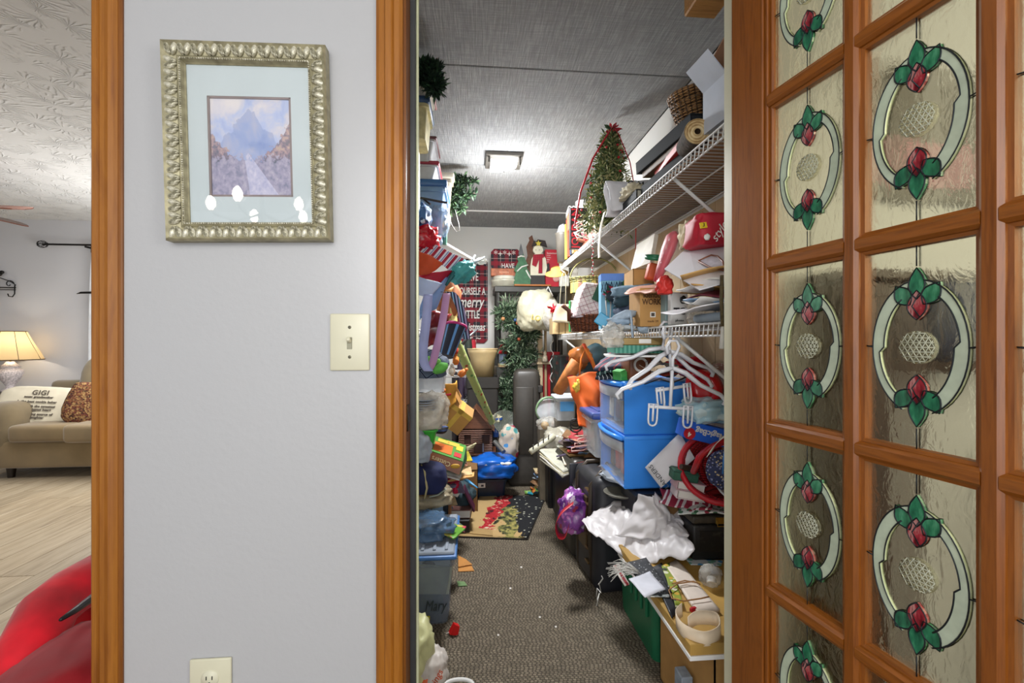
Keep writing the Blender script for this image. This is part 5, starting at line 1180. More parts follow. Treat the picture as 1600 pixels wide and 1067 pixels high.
c0, w_, h_ = pr(990, 424, 1022, 448, 1.84)
carton('open_tan_carton', 'open tan carton above the blue knits under the white box', (c0.x, 1.90, c0.z), (w_, .14, h_ + .01), CARD, (0, 0, -4))
one('salmon_paper', 'salmon pink folded paper above the tan printed carton', 'paper', MB().sheet(crumple(lerp4(at(975, 459, 1.7), at(1025, 456, 1.5), at(1030, 444, 1.7), at(990, 448, 1.8)), .010, 16, 3), 8, 8, mat('c99078', .6, var=.15), .004))
c0, w_, h_ = pr(990, 374, 1022, 424, 1.95)
one('white_shirt_box', 'white shirt box leaning above the open tan carton', 'box', MB().sheet(lerp4(at(988, 424, 1.92), at(1018, 412, 1.82), at(1026, 366, 1.86), at(998, 384, 1.98)), 2, 2, mat('d8d2c4', .6), .02, smooth=False))
one('stray_white_plate', 'white rounded plate edge above the red bag at jamb', 'plate', MB().lathe([(0, .0), (.05, 0), (.075, .012), (.078, .016), (.05, .006), (0, .006)], 24, WHITE), None, (.80, 1.20, Z2 + .33), (40, 0, 0))
rp = MB().tube([onx(1128, 430, .645) , onx(1127, 470, .643), onx(1129, 510, .645)], .0045, 6, mat('5f5236', .8, var=.3, scale=100)).tube([onx(1129, 510, .645), onx(1128, 545, .643)], [.004, .007], 6, PAPER)
one('hanging_tassel_cord', 'twisted brown cord ending in a white tassel near the jamb', 'cord', rp)
# ============================================================ RIGHT LOWER PILE
# black tall suitcase, green bin, dark base boxes
st_ = thing('black_suitcase', 'tall black suitcase with brown ribbed edge on the carpet', 'suitcase', (.755, 2.24, .006), (0, 0, 5))
SB = mat('23242a', .5, var=.15); SR = mat('3d3226', .45, .2)
MB().box((0, 0, .275), (.40, .36, .55), SB, .05, seg=4).obj('shell', None, st_)
MB().tube([(-.19, -.1, .03), (-.205, -.1, .25), (-.2, -.1, .5), (-.15, -.1, .56), (.1, -.1, .56)], .012, 8, SR).tube([(-.19, .1, .03), (-.205, .1, .25), (-.2, .1, .5), (-.15, .1, .56), (.1, .1, .56)], .012, 8, SR).obj('piping', None, st_)
MB().box((-.205, 0, .3), (.012, .12, .26), mat('57452e', .4, .4), .004).obj('side_handle', None, st_)
for k in range(6): MB().box((-.204, -.07, .12 + k * .07), (.02, .05, .012), mat('6a5432', .35, .6), .003).obj('buckle', None, st_)
one('white_string_tangle', 'white string tangle hanging from the black suitcase side', 'string', MB().tube([onz(940, 900, .18) + Vector((.01 * sin(k * 2), .01 * k, -.02 * k + .03 * sin(k * 3))) for k in range(9)], .0025, 4, PAPER))
GB = mat('1d6a48', .4, var=.06)
gbn = thing('green_storage_bin', 'long green ribbed plastic bin on the carpet', 'bin', (.805, 1.80, .006))
MB().tub(.29, .40, .342, GB, .94, r=.03).obj('body', None, gbn)
for k in range(5): MB().box((-.146, -.13 + .055 * k, .22), (.014, .03, .16), GB, .005).obj('rib', None, gbn)
MB().box((-.15, 0, .328), (.03, .40, .02), GB, .005).obj('rim', None, gbn)
one('dark_cap_box', 'black low box wedged between green bin and drawers', 'box', MB().box((0, 0, .085), (.28, .20, .17), SB, .01), None, (.81, 1.90, .395))
# cardboard boxes at lower right
bx1 = carton('brown_floor_carton', 'brown floor carton under the white edged board near the jamb', (.81, 1.36, .006), (.30, .36, .340), CARD)
bx2 = carton('tall_kraft_carton', 'tall kraft carton standing at the right jamb', (.845, 1.13, .006), (.10, .10, .30), CARD_D)
one('striped_paper_box', 'small white and brown box low beside the floor carton', 'box', MB().box((0, 0, .10), (.035, .05, .2), mat('8a94a0', .6, var=.2, scale=40), .003), None, (.63, 1.30, .006))
# board stack
bd = thing('board_stack', 'tan topped board with white edge laid over carton and green bin', 'board', (.765, 1.445, .350), (0, 0, 0))
MB().box((0, 0, .006), (.385, .60, .012), WHITE, .001).obj('white_edge', None, bd)
MB().box((0, 0, .027), (.38, .595, .03), mat('b8924a', .5, var=.2, scale=6), .002).obj('top_panel', None, bd)
ZB = .350 + .043
def fl4(name, label, cat, cs, z, m, th=.003, amp=.004, dz=(0, 0, 0, 0), n=8):
    """flat thing lying at height z, corners given where they show"""
    P_ = [onz(px, py, z) + Vector((0, 0, d_)) for (px, py), d_ in zip(cs, dz)]
    return one(name, label, cat, MB().sheet(crumple(lerp4(*P_), amp, 14, len(name)), n, n, m, th))
fl4('blue_white_leaflet', 'white leaflet with blue print by the black tool case', 'leaflet', ((1070, 872), (1130, 876), (1128, 884), (1080, 882)), ZB + .004, spots('cfd8de', ['4f8fc0', '7ab0a0'], 40, .4))
fl4('cream_envelope_stack', 'long cream envelope bundle lying on the board', 'envelope', ((1040, 885), (1058, 876), (1125, 955), (1090, 960)), ZB + .006, mat('dccfc2', .6), .012, .003)
fl4('white_note_card', 'white blank card on the dark papers by green bin', 'card', ((982, 905), (1015, 893), (1040, 920), (1008, 932)), ZB + .02, mat('d8dae4', .6))
fl4('photo_packet', 'clear packet of grey prints on the board edge', 'packet', ((1004, 928), (1045, 915), (1046, 932), (1012, 932)), ZB + .012, spots('9aa0a0', ['2c3030', 'd8d8d0', '707c50'], 60, .4, rough=.2))
fl4('black_magazine', 'black magazine sticking out beneath the cream bundle', 'magazine', ((1012, 890), (1034, 880), (1060, 955), (1050, 965)), ZB + .003, mat('22252a', .4), .006)
fl4('green_yellow_card', 'green and yellow printed card under the cream bundle', 'card', ((1034, 885), (1046, 880), (1068, 945), (1056, 950)), ZB + .010, spots('8a9a30', ['c9a030', '303a20', 'd8d8c0'], 50, .45))
rg_ = MB().tube([onz(a, b_, ZB + .022) for a, b_ in ((1050, 912), (1070, 907), (1088, 910), (1094, 913), (1084, 908), (1058, 912), (1045, 922), (1050, 935), (1068, 939), (1095, 935), (1108, 932))], .0022, 5, mat('9a6f42', .6))
one('brown_elastic_loop', 'brown elastic cord looped round the cream bundle', 'cord', rg_)
ribbon('cream_ribbon_loop', 'wide cream satin ribbon looped at the board corner', [onz(a, b_, ZB + dz) for a, b_, dz in ((1066, 952, .03), (1056, 965, .02), (1068, 985, .012), (1100, 998, .01), (1124, 988, .015), (1120, 968, .03), (1090, 965, .03), (1075, 975, .02))], .035, mat('dcc9ae', .4), .002, n=40, across=Vector((.1, .3, 1)))
one('red_pill_box', 'tiny red block peeking between cream bundle and ribbon', 'block', MB().box((0, 0, .006), (.022, .01, .012), RED, .002), None, onz(1083, 955, ZB + .004), (0, 0, 20))
jt = thing('clear_bag_of_spools', 'clear bag with white round spool on the board near jamb', 'bag', onz(1112, 915, ZB + .002))
MB().blob((0, .01, .028), (.035, .04, .035), CLEARBAG, 3, .3, 2.5, 5).obj('bag', None, jt); MB().cyl((-.012, -.022, .02), (-.006, -.01, .032), .015, seg=18, m=PAPER).obj('spool', None, jt); MB().cyl((.01, 0, .035), (.014, .012, .05), .013, seg=18, m=mat('8c8c8c', .5)).obj('spool', None, jt)
# pampas of white plastic ties on dark bag beside suitcase
mb = MB(); rn = random.Random(5); q = onz(990, 893, .41)
for k in range(46):
    a = rn.uniform(-.5, .9); p0 = q + Vector((rn.uniform(-.02, .02), rn.uniform(-.02, .02), 0)); mb.tube([p0, p0 + Vector((-.05 * cos(a), .05 * sin(a), .02)) * rn.uniform(.5, 1), p0 + Vector((-.09 * cos(a), .08 * sin(a), rn.uniform(-.01, .02))) * rn.uniform(.6, 1.1)], .0012, 3, PAPER)
o = one('white_bristle_bunch', 'bunch of fine white plastic strands beside the green bin', 'craft strands', mb, kind='stuff')
fl4('dark_floral_folder', 'dark folder with white specks under the white strands', 'folder', ((975, 880), (1010, 872), (1050, 925), (1020, 930)), ZB + .014, spots('2a2c30', ['c8c8c8', '80848a'], 90, .25))
fl4('red_white_leaflet', 'thin red and white leaflet between bin rim and board', 'leaflet', ((958, 884), (966, 880), (984, 912), (976, 915)), ZB - .01, stripes([(.5, 'd8d0c8'), (.5, 'a03038')], .02), .004)
# white plastic bag
wbm = mat('d2cecf', .42, var=.03, name='white_plastic')
wbz = thing('white_plastic_bag', 'crumpled white plastic bag spread over the case and board', 'bag', (0, 0, 0))
def bagf(u, v):
    # u across (left tip to right), v from front hem to back
    f = lerp4(at(908, 815, 1.98), at(1083, 862, 1.50), at(1062, 800, 1.72), at(960, 778, 2.12))
    p = f(u, v); w_ = sin(pi * u)
    p += Vector((-.02, -.10, -.05)) * w_ * max(0, 1 - v) ** 1.5
    p.z += 0.03 * sin(pi * v) * w_ + .020 * noise.noise(Vector((u * 4, v * 3, 1))) + .016 * abs(noise.noise(Vector((u * 13, v * 9, 7)))) 
    p.y += .03 * noise.noise(Vector((u * 6, v * 6, 4))); return p
MB().sheet(crumple(bagf, .007, 24, 4), 60, 40, wbm, .002).obj('body', None, wbz)
def horn(u, v):
    f = lerp4(at(962, 835, 1.76), at(1052, 830, 1.66), at(1022, 768, 1.74), at(997, 772, 1.78)); p = f(u, v)
    p.y += -.05 * sin(pi * u) + .02 * noise.noise(Vector((u * 7, v * 5, 2))); p.x += .02 * sin(3 * v); return p
MB().sheet(crumple(horn, .008, 22, 8), 26, 30, wbm, .002).obj('handle_fold', None, wbz)
one('pale_blue_folded_bag', 'pale blue grey plastic folded on top of the black suitcase', 'bag', MB().blob((0, 0, .012), (.09, .10, .018), mat('a9b2bf', .4), 3, .3, 3, 5), None, (.69, 2.06, .556))
# suitcase lid handle box on top
hs_ = thing('black_camera_case', 'black hard case with bronze edge behind the white bag', 'case', (.60, 2.60, .006), (0, 0, 6))
MB().box((0, 0, .27), (.17, .36, .54), mat('2e2b26', .35, .1), .04, seg=4).obj('shell', None, hs_)
MB().box((-.04, -.185, .40), (.12, .012, .26), mat('20242c', .4), .01, seg=2).obj('side_panel', None, hs_)
MB().box((-.02, 0, .545), (.10, .2, .012), mat('6b5430', .35, .6), .004).obj('top_plate', None, hs_)
# drawers
BL = mat('4096f8', .32, var=.03); CL = filmmat('d4d8dc', .42, .25, .12, 5); BLD = mat('2c5fb4', .35)
def drawer_unit(label, loc, h=.22, rot=0, w=.33, d=.36, m=BL, seed=0):
    t = thing('drawer_unit', label, 'drawer', loc, (0, 0, rot), 'blue plastic drawer units')
    mb = MB(); th = .006
    mb.box((0, 0, h - .012), (w, d, .024), m, .008, seg=2).box((0, 0, .006), (w * .98, d * .98, .012), m, .004)
    for sy in (-1, 1): mb.box((0, sy * (d - th) / 2 * .99, h / 2), (w * .98, th, h - .01), m, .002)
    mb.box(((w - th) / 2 * .98, 0, h / 2), (th, d * .98, h - .01), m)
    mb.obj('frame', None, t)
    MB().tube([(-w / 2 - .004, -d / 2 + .01, h - .014), (-w / 2 - .022, -d / 4, h - .014), (-w / 2 - .028, 0, h - .014), (-w / 2 - .022, d / 4, h - .014), (-w / 2 - .004, d / 2 - .01, h - .014)], .010, 6, m).obj('lip', None, t)
    dr_ = MB().sheet(lambda u, v: Vector((-w / 2 + .0 - .022 * sin(pi * u), (u - .5) * d * .96, .01 + v * (h - .04))), 12, 4, filmmat('ccd2d8', .26, .2, .12, 5), .004).obj('drawer_front', None, t); MB().sheet(lambda u, v: Vector((-w / 2 - .004 - .022 * sin(pi * u), (u - .5) * d * .94, h - .075 + v * .045)), 12, 2, filmmat('d4d8dc', .7, .3, .1, 5), .003).obj('pull_band', None, dr_ if False else t)
    MB().box((.01, 0, .0), (w * .9, d * .88, .006), CL, M=TR((0, 0, .016))).obj('tray', None, dr_)
    r = random.Random(seed)
    for k in range(5): MB().box((-w / 2 + .035 + .02 * r.random(), -d * .33 + k * d * .16, .02 + h * .28), (.02, d * .12, h * r.uniform(.35, .6)), r.choice(HC + [mat('2c3a5a', .6), mat('8a5030', .6)]), .003, rx=r.uniform(-8, 8)).obj('content', None, dr_)
    return t
DX = .634; DYN = 1.85
drawer_unit('lower bright blue drawer with clear front beside white bag', (DX + .165, DYN + .18, .572), seed=1, h=.228)
drawer_unit('upper bright blue drawer with clear front holding the hangers', (DX + .165, DYN + .18, .802), seed=2, h=.228)
NV = mat('3a4f8c', .4)
bin_box('navy_lidded_bin', 'clear bin with navy lid behind the blue drawers', (.765, 2.40, .60), (.30, .30, .20), CL, NV, contents=mat('8a8378', .7, var=.3, scale=20), lidh=.035)
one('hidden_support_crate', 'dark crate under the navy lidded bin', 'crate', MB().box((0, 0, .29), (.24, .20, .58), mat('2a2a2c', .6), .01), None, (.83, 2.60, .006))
# clip hangers hanging at shelf lip: a bunch in front of drawers
HG = mat('dcdde2', .3, var=.03)
def hanger(label, loc, rot, clips=True, s=1.0):
    t = thing('plastic_hanger', label, 'hanger', loc, rot, 'white plastic clip hangers'); t.scale = (s, s, s)
    MB().tube([(-.018, 0, -.012), (-.024, 0, .012), (-.012, 0, .034), (.010, 0, .036), (.020, 0, .016), (.012, 0, -.008), (0, 0, -.028), (0, 0, -.07)], .0075, 6, HG, flat=.7).obj('hook', None, t)
    for sx in (-1, 1):
        MB().tube([(0, 0, -.06), (sx * .045, 0, -.075), (sx * .10, 0, -.115), (sx * .17, 0, -.145), (sx * .188, 0, -.165), (sx * .18, 0, -.18)], [.013, .015, .013, .012, .011, .009], 8, HG, flat=.6).obj('arm', None, t)
    if clips:
        MB().tube([(0, 0, -.05), (0, 0, -.20)], .006, 6, HG).tube([(-.075, 0, -.20), (.075, 0, -.20)], .0065, 6, HG).obj('bar', None, t)
        for sx in (-1, 1):
            MB().tube([(sx * .06 + a, -.004, z) for a, z in [(-.015, -.19), (-.015, -.245)] + [(-.015 * cos(q_), -.250 - .016 * sin(q_)) for q_ in [pi * j_ / 6 for j_ in range(1, 6)]] + [(.015, -.245), (.015, -.19)]], .0055, 6, HG, closed=True, flat=.6).tube([(sx * .06, -.006, -.19), (sx * .06, -.006, -.25)], .004, 5, HG).obj('clip', None, t)
    return t
hq = at(1046, 522, 1.56); 
hanger('white clip hanger nearest the camera, clips lowest', at(1052, 548, 1.44), (0, 3, -8), True, .95)
hanger('white hanger in the middle of the bunch with drooping left arm', at(1044, 524, 1.50), (0, -6, 12), True, .92)
hanger('white hanger at the back of the bunch, tipped right', at(1040, 518, 1.58), (0, 10, -20), False, 1.0)
# brown and green gift boxes hanging just below lower shelf
c0, w_, h_ = pr(967, 524, 1040, 551, 1.62)
gf = thing('gold_lid_gift_box', 'flat gift box with gold lid and green striped side', 'box', (c0.x + .01, 1.74, c0.z - .003), (0, 0, -8))
GSt = stripes([(.5, '2f7a68'), (.5, '5a9a86')], .016, 'x')
MB().box((0, 0, .016), (w_, .2, .032), GSt, .002).obj('body', None, gf); MB().box((0, 0, .045), (w_ + .01, .21, .028), mat('8c7442', .4, .3), .003).obj('lid', None, gf)
MB().box((.02, -.1058, .046), (.045, .001, .016), PAPER).obj('label', None, gf)
one('white_tray_under_gift_box', 'thin white tray beneath the gold lid gift box', 'tray', MB().box((0, 0, -.006), (w_ + .03, .22, .008), WHITE, .002), None, (c0.x, 1.735, c0.z - .007), (0, 0, -14))
# stack between shelf and drawers
zd = .802 + .228
one('green_card_box', 'small bright green card box on the upper drawer', 'box', MB().box((0, 0, .02), (.085, .06, .04), mat('3f9a48', .5), .003).box((-.028, -.002, .032), (.03, .062, .028), mat('4fae54', .5), .002, ry=-20), None, (.665, 1.93, zd), (0, 0, 18))
tn = thing('brown_tin_box', 'brown patterned tin with white emblem behind the hangers', 'tin', (.715, 1.93, zd))
MB().box((0, 0, .06), (.10, .12, .12), mat('6e3f26', .4, var=.2, scale=30), .01, seg=2).obj('body', None, tn); MB().lathe([(.022, -.001), (.032, -.002), (.032, 0)], 20, PAPER, M=TR((0, -.062, .07), 90)).obj('emblem', None, tn)
for k, (c1_, c2_, lb_, nm_) in enumerate((('1d2836', 'c8c8cc', 'navy and white striped folded fabric lying on the drawers', 'folded_fabric'), ('253a3c', '9ac0b8', 'teal striped folded fabric leaning over the navy stripes', 'folded_fabric'), ('2a3048', 'b04a50', 'red flecked folded fabric on top of the striped ones', 'folded_fabric'))):
    mb = MB(); f4 = lerp4(at(930, 590 - 6 * k, 2.0), at(985, 592 - 10 * k, 1.95), at(990, 560 - 8 * k, 2.15), at(955, 562 - 8 * k, 2.25))
    mb.sheet(crumple(f4, .016, 14, k), 10, 10, stripes([(.45, c1_), (.2, c2_), (.35, c1_)], .018 + .006 * k, 'x', rot=(0, 0, .4 * k)), .012); one(nm_, lb_, 'fabric', mb)
heap('small_craft_packet', 'craft packet jumbled on the upper drawer', 'packet', 'craft packets jumbled on the upper drawer', (.80, 1.97, zd + .002), .10, .10, .12, 16, 21, (.05, .10))
one('black_camera_strap', 'black strap lying behind the hangers', 'strap', MB().tube([at(1008, 600, 1.75), at(1030, 592, 1.7), at(1050, 598, 1.7), at(1070, 590, 1.75), at(1090, 580, 1.8)], .009, 6, BLACK, flat=.3))
heap('dark_red_parcel', 'parcel wedged behind the hangers', 'parcel', 'red parcels wedged behind the hangers', (.84, 1.70, zd + .03), .05, .06, .06, 4, 33, (.06, .10), [RED, mat('7a2030', .6)], names=('red', 'maroon'))
# red tin lying on its side in cellophane
q = at(1096, 608, 1.62)
rt_ = thing('red_tin', 'round red plastic tin lying on its side by the jamb', 'tin', q, (0, 0, 0))
X_ = (Vector((.13, .06, .035))).to_track_quat('Z', 'Y').to_matrix().to_4x4()
RR = mat('c4101c', .25, var=.05, coat=.5)
MB().lathe([(0, .024), (.044, .022), (.050, .0), (.053, -.010), (.064, -.010), (.072, -.002), (.074, .012), (.070, .035), (0, .035)], 34, RR, M=X_).obj('lid', None, rt_)
MB().lathe([(.068, .03), (.074, .04), (.076, .17), (.06, .19)], 26, filmmat('b8a8a0', .4, .1, .6, 12), M=X_).obj('clear_body', None, rt_)
MB().lathe([(.0, .035), (.062, .035), (.066, .17), (0, .17)], 26, spots('8a1020', ['e8e0e0'], 50, .3), M=X_).obj('contents', None, rt_)
c0, w_, h_ = pr(1078, 626, 1150, 662, 1.56)
crumple_bag('aqua_patterned_bag', 'pale aqua patterned plastic bag under the red tin', (c0.x, 1.60, c0.z), (w_ * .56, .08, h_ * .60), spots('a9cfdc', ['c8e0e4', '8fbccc'], 22, .5, .35), 3, .3)
mg = thing('zip_bag_carton', 'blue carton of storage bags printed upside down', 'box', at(1101, 676, 1.58), (0, 14, -6)); mg.scale = (1.24, 1.24, 1.24)
MB().box((0, 0, 0), (.148, .06, .050), mat('1f5fd0', .4, var=.03), .002).obj('carton', None, mg)
text(mg, 'printing', 'MagicBag', .024, PAPER, (.004, -.0306, .004), (90, 180, 0), .0004, bold=.0006)
MB().cyl((-.055, -.0305, -.010), (-.055, -.0315, -.010), .017, seg=20, m=RED).obj('badge', None, mg); text(mg, 'badge_number', '4', .018, PAPER, (-.055, -.032, -.012), (90, 180, 0), .0004, bold=.0008)
MB().box((.045, -.0305, -.016), (.024, .001, .010), PAPER).obj('barcode', None, mg); MB().box((.066, -.0305, .004), (.014, .001, .034), RED).obj('end_badge', None, mg)
for k in range(8): MB().box((.0355 + k * .0027, -.0312, -.016), (.0012, .0006, .008), BLACK).obj('bar', None, mg)
ev = thing('white_envelope', 'large white envelope leaning against the lower blue drawer', 'envelope', (0, 0, 0))
EP = [at(1008, 730, 1.72), at(1033, 762, 1.68), at(1086, 716, 1.62), at(1062, 676, 1.68)]
MB().sheet(lerp4(*EP), 4, 4, PW, .006).obj('body', None, ev)
n_ = (EP[1] - EP[0]).cross(EP[3] - EP[0]).normalized(); n_ = n_ if n_.y < 0 else -n_
tx_ = text(ev, 'printing', 'LANDERS', .024, BLACK, lerp4(*EP)(.62, .12) + n_ * .005, (0, 0, 0), .0004, align='CENTER')
xa_ = (EP[0] - EP[1]).normalized(); ya_ = n_.cross(xa_); tx_.rotation_euler = Matrix((xa_, ya_, n_)).transposed().to_euler()
# red basket with handle, white bowl and blue mesh inside
c0 = at(1130, 738, 1.60)
RWK = wicker('5a0a12', 'c41c24'); BS = 1.30
rbk = thing('red_basket', 'bright red woven basket tipped on its side at the jamb', 'basket', (c0.x, 1.62, c0.z), (0, 0, 0))
Mx = TR((0, 0, 0), 66, 0, -26) @ Matrix.Scale(BS, 4)
MB().lathe([(0, -.06), (.05, -.06), (.078, -.01), (.095, .05), (.089, .05), (.072, -.01), (.045, -.052), (0, -.052)], 30, RWK, M=Mx, sx=1.12).obj('body', None, rbk)
for r_, z_, th in ((.096, .055, .011), (.094, .042, .006), (.09, .028, .005), (.084, .010, .005), (.074, -.016, .005)):
    MB().tube([Mx @ Vector((r_ * 1.12 * cos(2*pi*j/36), r_ * sin(2*pi*j/36), z_ + .002 * sin(j * 2.2))) for j in range(36)], th, 6, RED, closed=True).obj('rim_braid', None, rbk)
MB().tube([at(1083, 738, 1.50) - rbk.location, at(1092, 714, 1.46) - rbk.location, at(1110, 699, 1.44) - rbk.location, at(1142, 686, 1.44) - rbk.location], .010, 7, RED).tube([at(1085, 738, 1.49) - rbk.location, at(1096, 712, 1.445) - rbk.location, at(1114, 696, 1.43) - rbk.location, at(1142, 684, 1.43) - rbk.location], .008, 7, mat('a80c18', .4)).obj('handle', None, rbk)
wbk = thing('white_bowl_basket', 'white woven bowl nested inside the red basket', 'bowl', (c0.x + .035, 1.56, c0.z - .02))
MB().lathe([(0, -.04), (.045, -.04), (.062, .0), (.068, .04), (.062, .04), (.055, .0), (.04, -.03), (0, -.03)], 26, mat('d0d0d6', .6, var=.15, scale=60, bump=.5, bscale=90), M=TR((0, 0, 0), 66, 0, -30) @ Matrix.Scale(1.2, 4)).obj('body', None, wbk)
one('blue_mesh_disc', 'dark blue speckled net disc inside the white bowl', 'decoration', MB().blob((0, 0, 0), (.055, .014, .068), spots('26305c', ['8890b8', 'c8b890', '101428'], 130, .4), 3, .1, 3, 2, flat_bottom=False), None, at(1129, 734, 1.49), (0, 0, -20))
one('blue_plastic_strip', 'bright blue plastic strip standing in the red basket', 'strip', MB().tube([at(1129, 740, 1.45), at(1131, 712, 1.43), at(1134, 690, 1.43)], .005, 5, mat('2f86d8', .4), flat=.4))
ribbon('white_strap', 'white strap crossing above the red basket', [at(1108, 710, 1.42), at(1120, 692, 1.41), at(1142, 674, 1.40)], .025, PAPER, across=Vector((1, 0, 1)))
gp = thing('green_fabric_box', 'dark green velvet box on the pink notepads', 'box', (0, 0, 0)); c0, w_, h_ = pr(1052, 733, 1094, 752, 1.60); gp.location = (c0.x, 1.63, c0.z); gp.rotation_euler = (0, radians(9), radians(-8))
MB().box((0, 0, .018), (.095, .06, .042), mat('2f5f4c', .7, var=.25, scale=30), .007, seg=2).obj('body', None, gp); MB().box((0, 0, .030), (.0965, .0615, .004), mat('24483a', .7)).obj('seam', None, gp)
for k, (cl_, lb_) in enumerate((('c9a3aa', 'pink notepad block under the green velvet box'), ('d4c4c4', 'pale notepad block lowest in the stack by the basket'))):
    c0, w_, h_ = pr(1054, 752 + 14 * k, 1100, 766 + 14 * k, 1.60); book('notepad', lb_, (c0.x + .006, 1.63, c0.z), (.105, .08, .031), mat(cl_, .6), (0, 9, -8), 'notepad')
one('dark_brush_handle', 'dark brown rounded handle behind the green velvet box', 'handle', MB().cyl((0, 0, 0), (.06, .01, -.014), .010, seg=10, m=mat('33261f', .4)), None, at(1064, 729, 1.58))
MW = stripes([(.4, '8c1f38'), (.15, 'd8d0d0'), (.25, '8c1f38'), (.2, 'c8c4c4')], .055, 'x', rot=(0, 0, .7))
one('maroon_white_bag', 'maroon and white printed plastic bag crumpled below the notepads', 'bag', MB().sheet(crumple(lerp4(at(1032, 790, 1.66), at(1108, 798, 1.55), at(1100, 775, 1.66), at(1030, 760, 1.74)), .022, 20, 5), 24, 18, MW, .004))
one('green_white_bag', 'green and white speckled bag beneath the red basket', 'bag', MB().sheet(crumple(lerp4(at(1056, 800, 1.60), at(1135, 803, 1.52), at(1130, 785, 1.60), at(1070, 784, 1.66)), .014, 20, 6), 16, 12, spots('c8ccc8', ['2c5a3c', '8c2038', '4a7a5c'], 50, .45), .004))
one('support_parcel', 'brown parcel supporting the notepads behind the tool case', 'parcel', MB().box((0, 0, .08), (.20, .16, .16), CARD_D, .004), None, (.85, 1.80, ZB + .004))
# black tool case
c0 = at(1079, 868, 1.60)
tl = thing('black_tool_case', 'scuffed black tool case with gold clasp on the board', 'case', (c0.x + .105, 1.64, ZB + .001), (0, 0, -2)); h_ = .165; w_ = .21
TB = bpy.data.materials.new('scuffed_black'); b = NB(TB); v = b.coord(); b.base(b.ramp(b.noise(v, 40, 5, .7), [(.55, '181818'), (.78, '4c4840')])); b.b.inputs['Roughness'].default_value = .45
MB().box((0, 0, h_ * .40), (w_, .13, h_ * .80), TB, .010, seg=2).box((0, 0, h_ * .44), (w_ * .8, .134, h_ * .5), TB, .004).obj('body', None, tl); MB().box((0, 0, h_ * .91), (w_ + .003, .133, h_ * .18), mat('3a342a', .5, var=.4, scale=50), .008, seg=2).obj('lid', None, tl)
MB().box((.0, -.068, h_ * .90), (.04, .005, .024), GOLD, .001).tube([(-.018, -.07, h_ * .95), (-.018, -.078, h_ * .80), (.018, -.078, h_ * .80), (.018, -.07, h_ * .95)], .0025, 5, GOLD).obj('clasp', None, tl)
# ---------- middle right: orange bag etc.
ORG = mat('d8601c', .75, var=.12, scale=6)
ob = thing('orange_tote', 'bright orange cloth tote hanging below the lower shelf', 'bag', (0, 0, 0))
def obf(u, v):
    f = lerp4(at(910, 664, 2.48), at(946, 668, 2.42), at(952, 572, 2.42), at(884, 592, 2.62)); p = f(u, v)
    p += Vector((0, -.05 * sin(pi * u) * (.4 + .6 * sin(pi * v)) + .022 * sin(u * 15 + v * 5) * (1 - .5 * v), 0)); return p
MB().sheet(crumple(obf, .03, 9, 3), 40, 30, ORG, .006).obj('body', None, ob)
MB().tube([at(905, 590, 2.6), at(908, 560, 2.55), at(915, 545, 2.52), at(925, 562, 2.5), at(934, 590, 2.5)], .014, 6, mat('e0761e', .7), flat=.3).tube([at(912, 537, 2.66), at(922, 560, 2.62), at(934, 585, 2.6)], .016, 6, mat('d8481c', .7), flat=.3).obj('handle', None, ob)
MB().blob(at(906, 605, 2.52), (.035, .006, .04), mat('d8b43a', .6, var=.4, scale=60), 3, .6, 4, 3, flat_bottom=False).obj('print', None, ob)
rl = thing('orange_paper_roll', 'orange brown wrapped package tilted left of the orange tote', 'package', (0, 0, 0))
q0, q1 = at(872, 612, 2.95), at(903, 563, 2.85)
MB().tube([q0, q0.lerp(q1, .5), q1], [.05, .058, .062], 10, mat('b9733a', .6, var=.3, scale=16), flat=.7).obj('roll', None, rl); MB().blob(q1 + Vector((.03, .02, .02)), (.08, .07, .07), mat('9a5a28', .3, var=.3, scale=20), 3, .4, 2.5, 3, flat_bottom=False).obj('bag_end', None, rl)
MB().blob(q0.lerp(q1, .55) + Vector((.0, -.05, -.01)), (.02, .006, .02), RED, 2, .4, flat_bottom=False).obj('print', None, rl)
one('teal_basket_under_shelf', 'dark teal rounded hamper under the far lower shelf', 'hamper', MB().blob((0, 0, 0), (.10, .10, .12), mat('20404a', .6), 3, .1, 2, 3), None, at(930, 565, 2.9))
one('tall_grey_hamper', 'tall grey hamper standing behind the orange tote', 'hamper', MB().box((0, 0, .48), (.26, .26, .96), mat('4a3a30', .8, var=.2), .02), None, (.82, 3.33, .006))
c0, w_, h_ = pr(868, 617, 898, 655, 3.1)
cbn = bin_box('clear_blue_lid_box', 'clear box with blue label and white lid left of orange tote', (c0.x, 3.12, c0.z), (w_, .16, h_ - .02), CL, mat('c9d2dc', .4), contents=mat('8f98a0', .6, var=.4, scale=50), lidh=.02)
MB().box((0, -.084, h_ * .6), (w_ * .7, .003, h_ * .4), mat('4a90c8', .5)).obj('label', None, cbn)
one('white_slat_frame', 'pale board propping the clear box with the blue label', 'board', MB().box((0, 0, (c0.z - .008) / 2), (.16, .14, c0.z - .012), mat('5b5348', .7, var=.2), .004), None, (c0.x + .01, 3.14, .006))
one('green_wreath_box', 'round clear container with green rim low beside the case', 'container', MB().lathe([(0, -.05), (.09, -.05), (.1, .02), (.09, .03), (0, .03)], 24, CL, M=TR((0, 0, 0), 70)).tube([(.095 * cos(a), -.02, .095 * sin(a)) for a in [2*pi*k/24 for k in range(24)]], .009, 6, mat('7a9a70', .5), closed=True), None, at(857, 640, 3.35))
one('pale_base_carton', 'pale low carton under the green rimmed container', 'box', MB().box((0, 0, .2825), (.14, .14, .565), mat('6b6150', .7, var=.2), .004), None, (at(857, 640, 3.35).x, 3.38, .006))
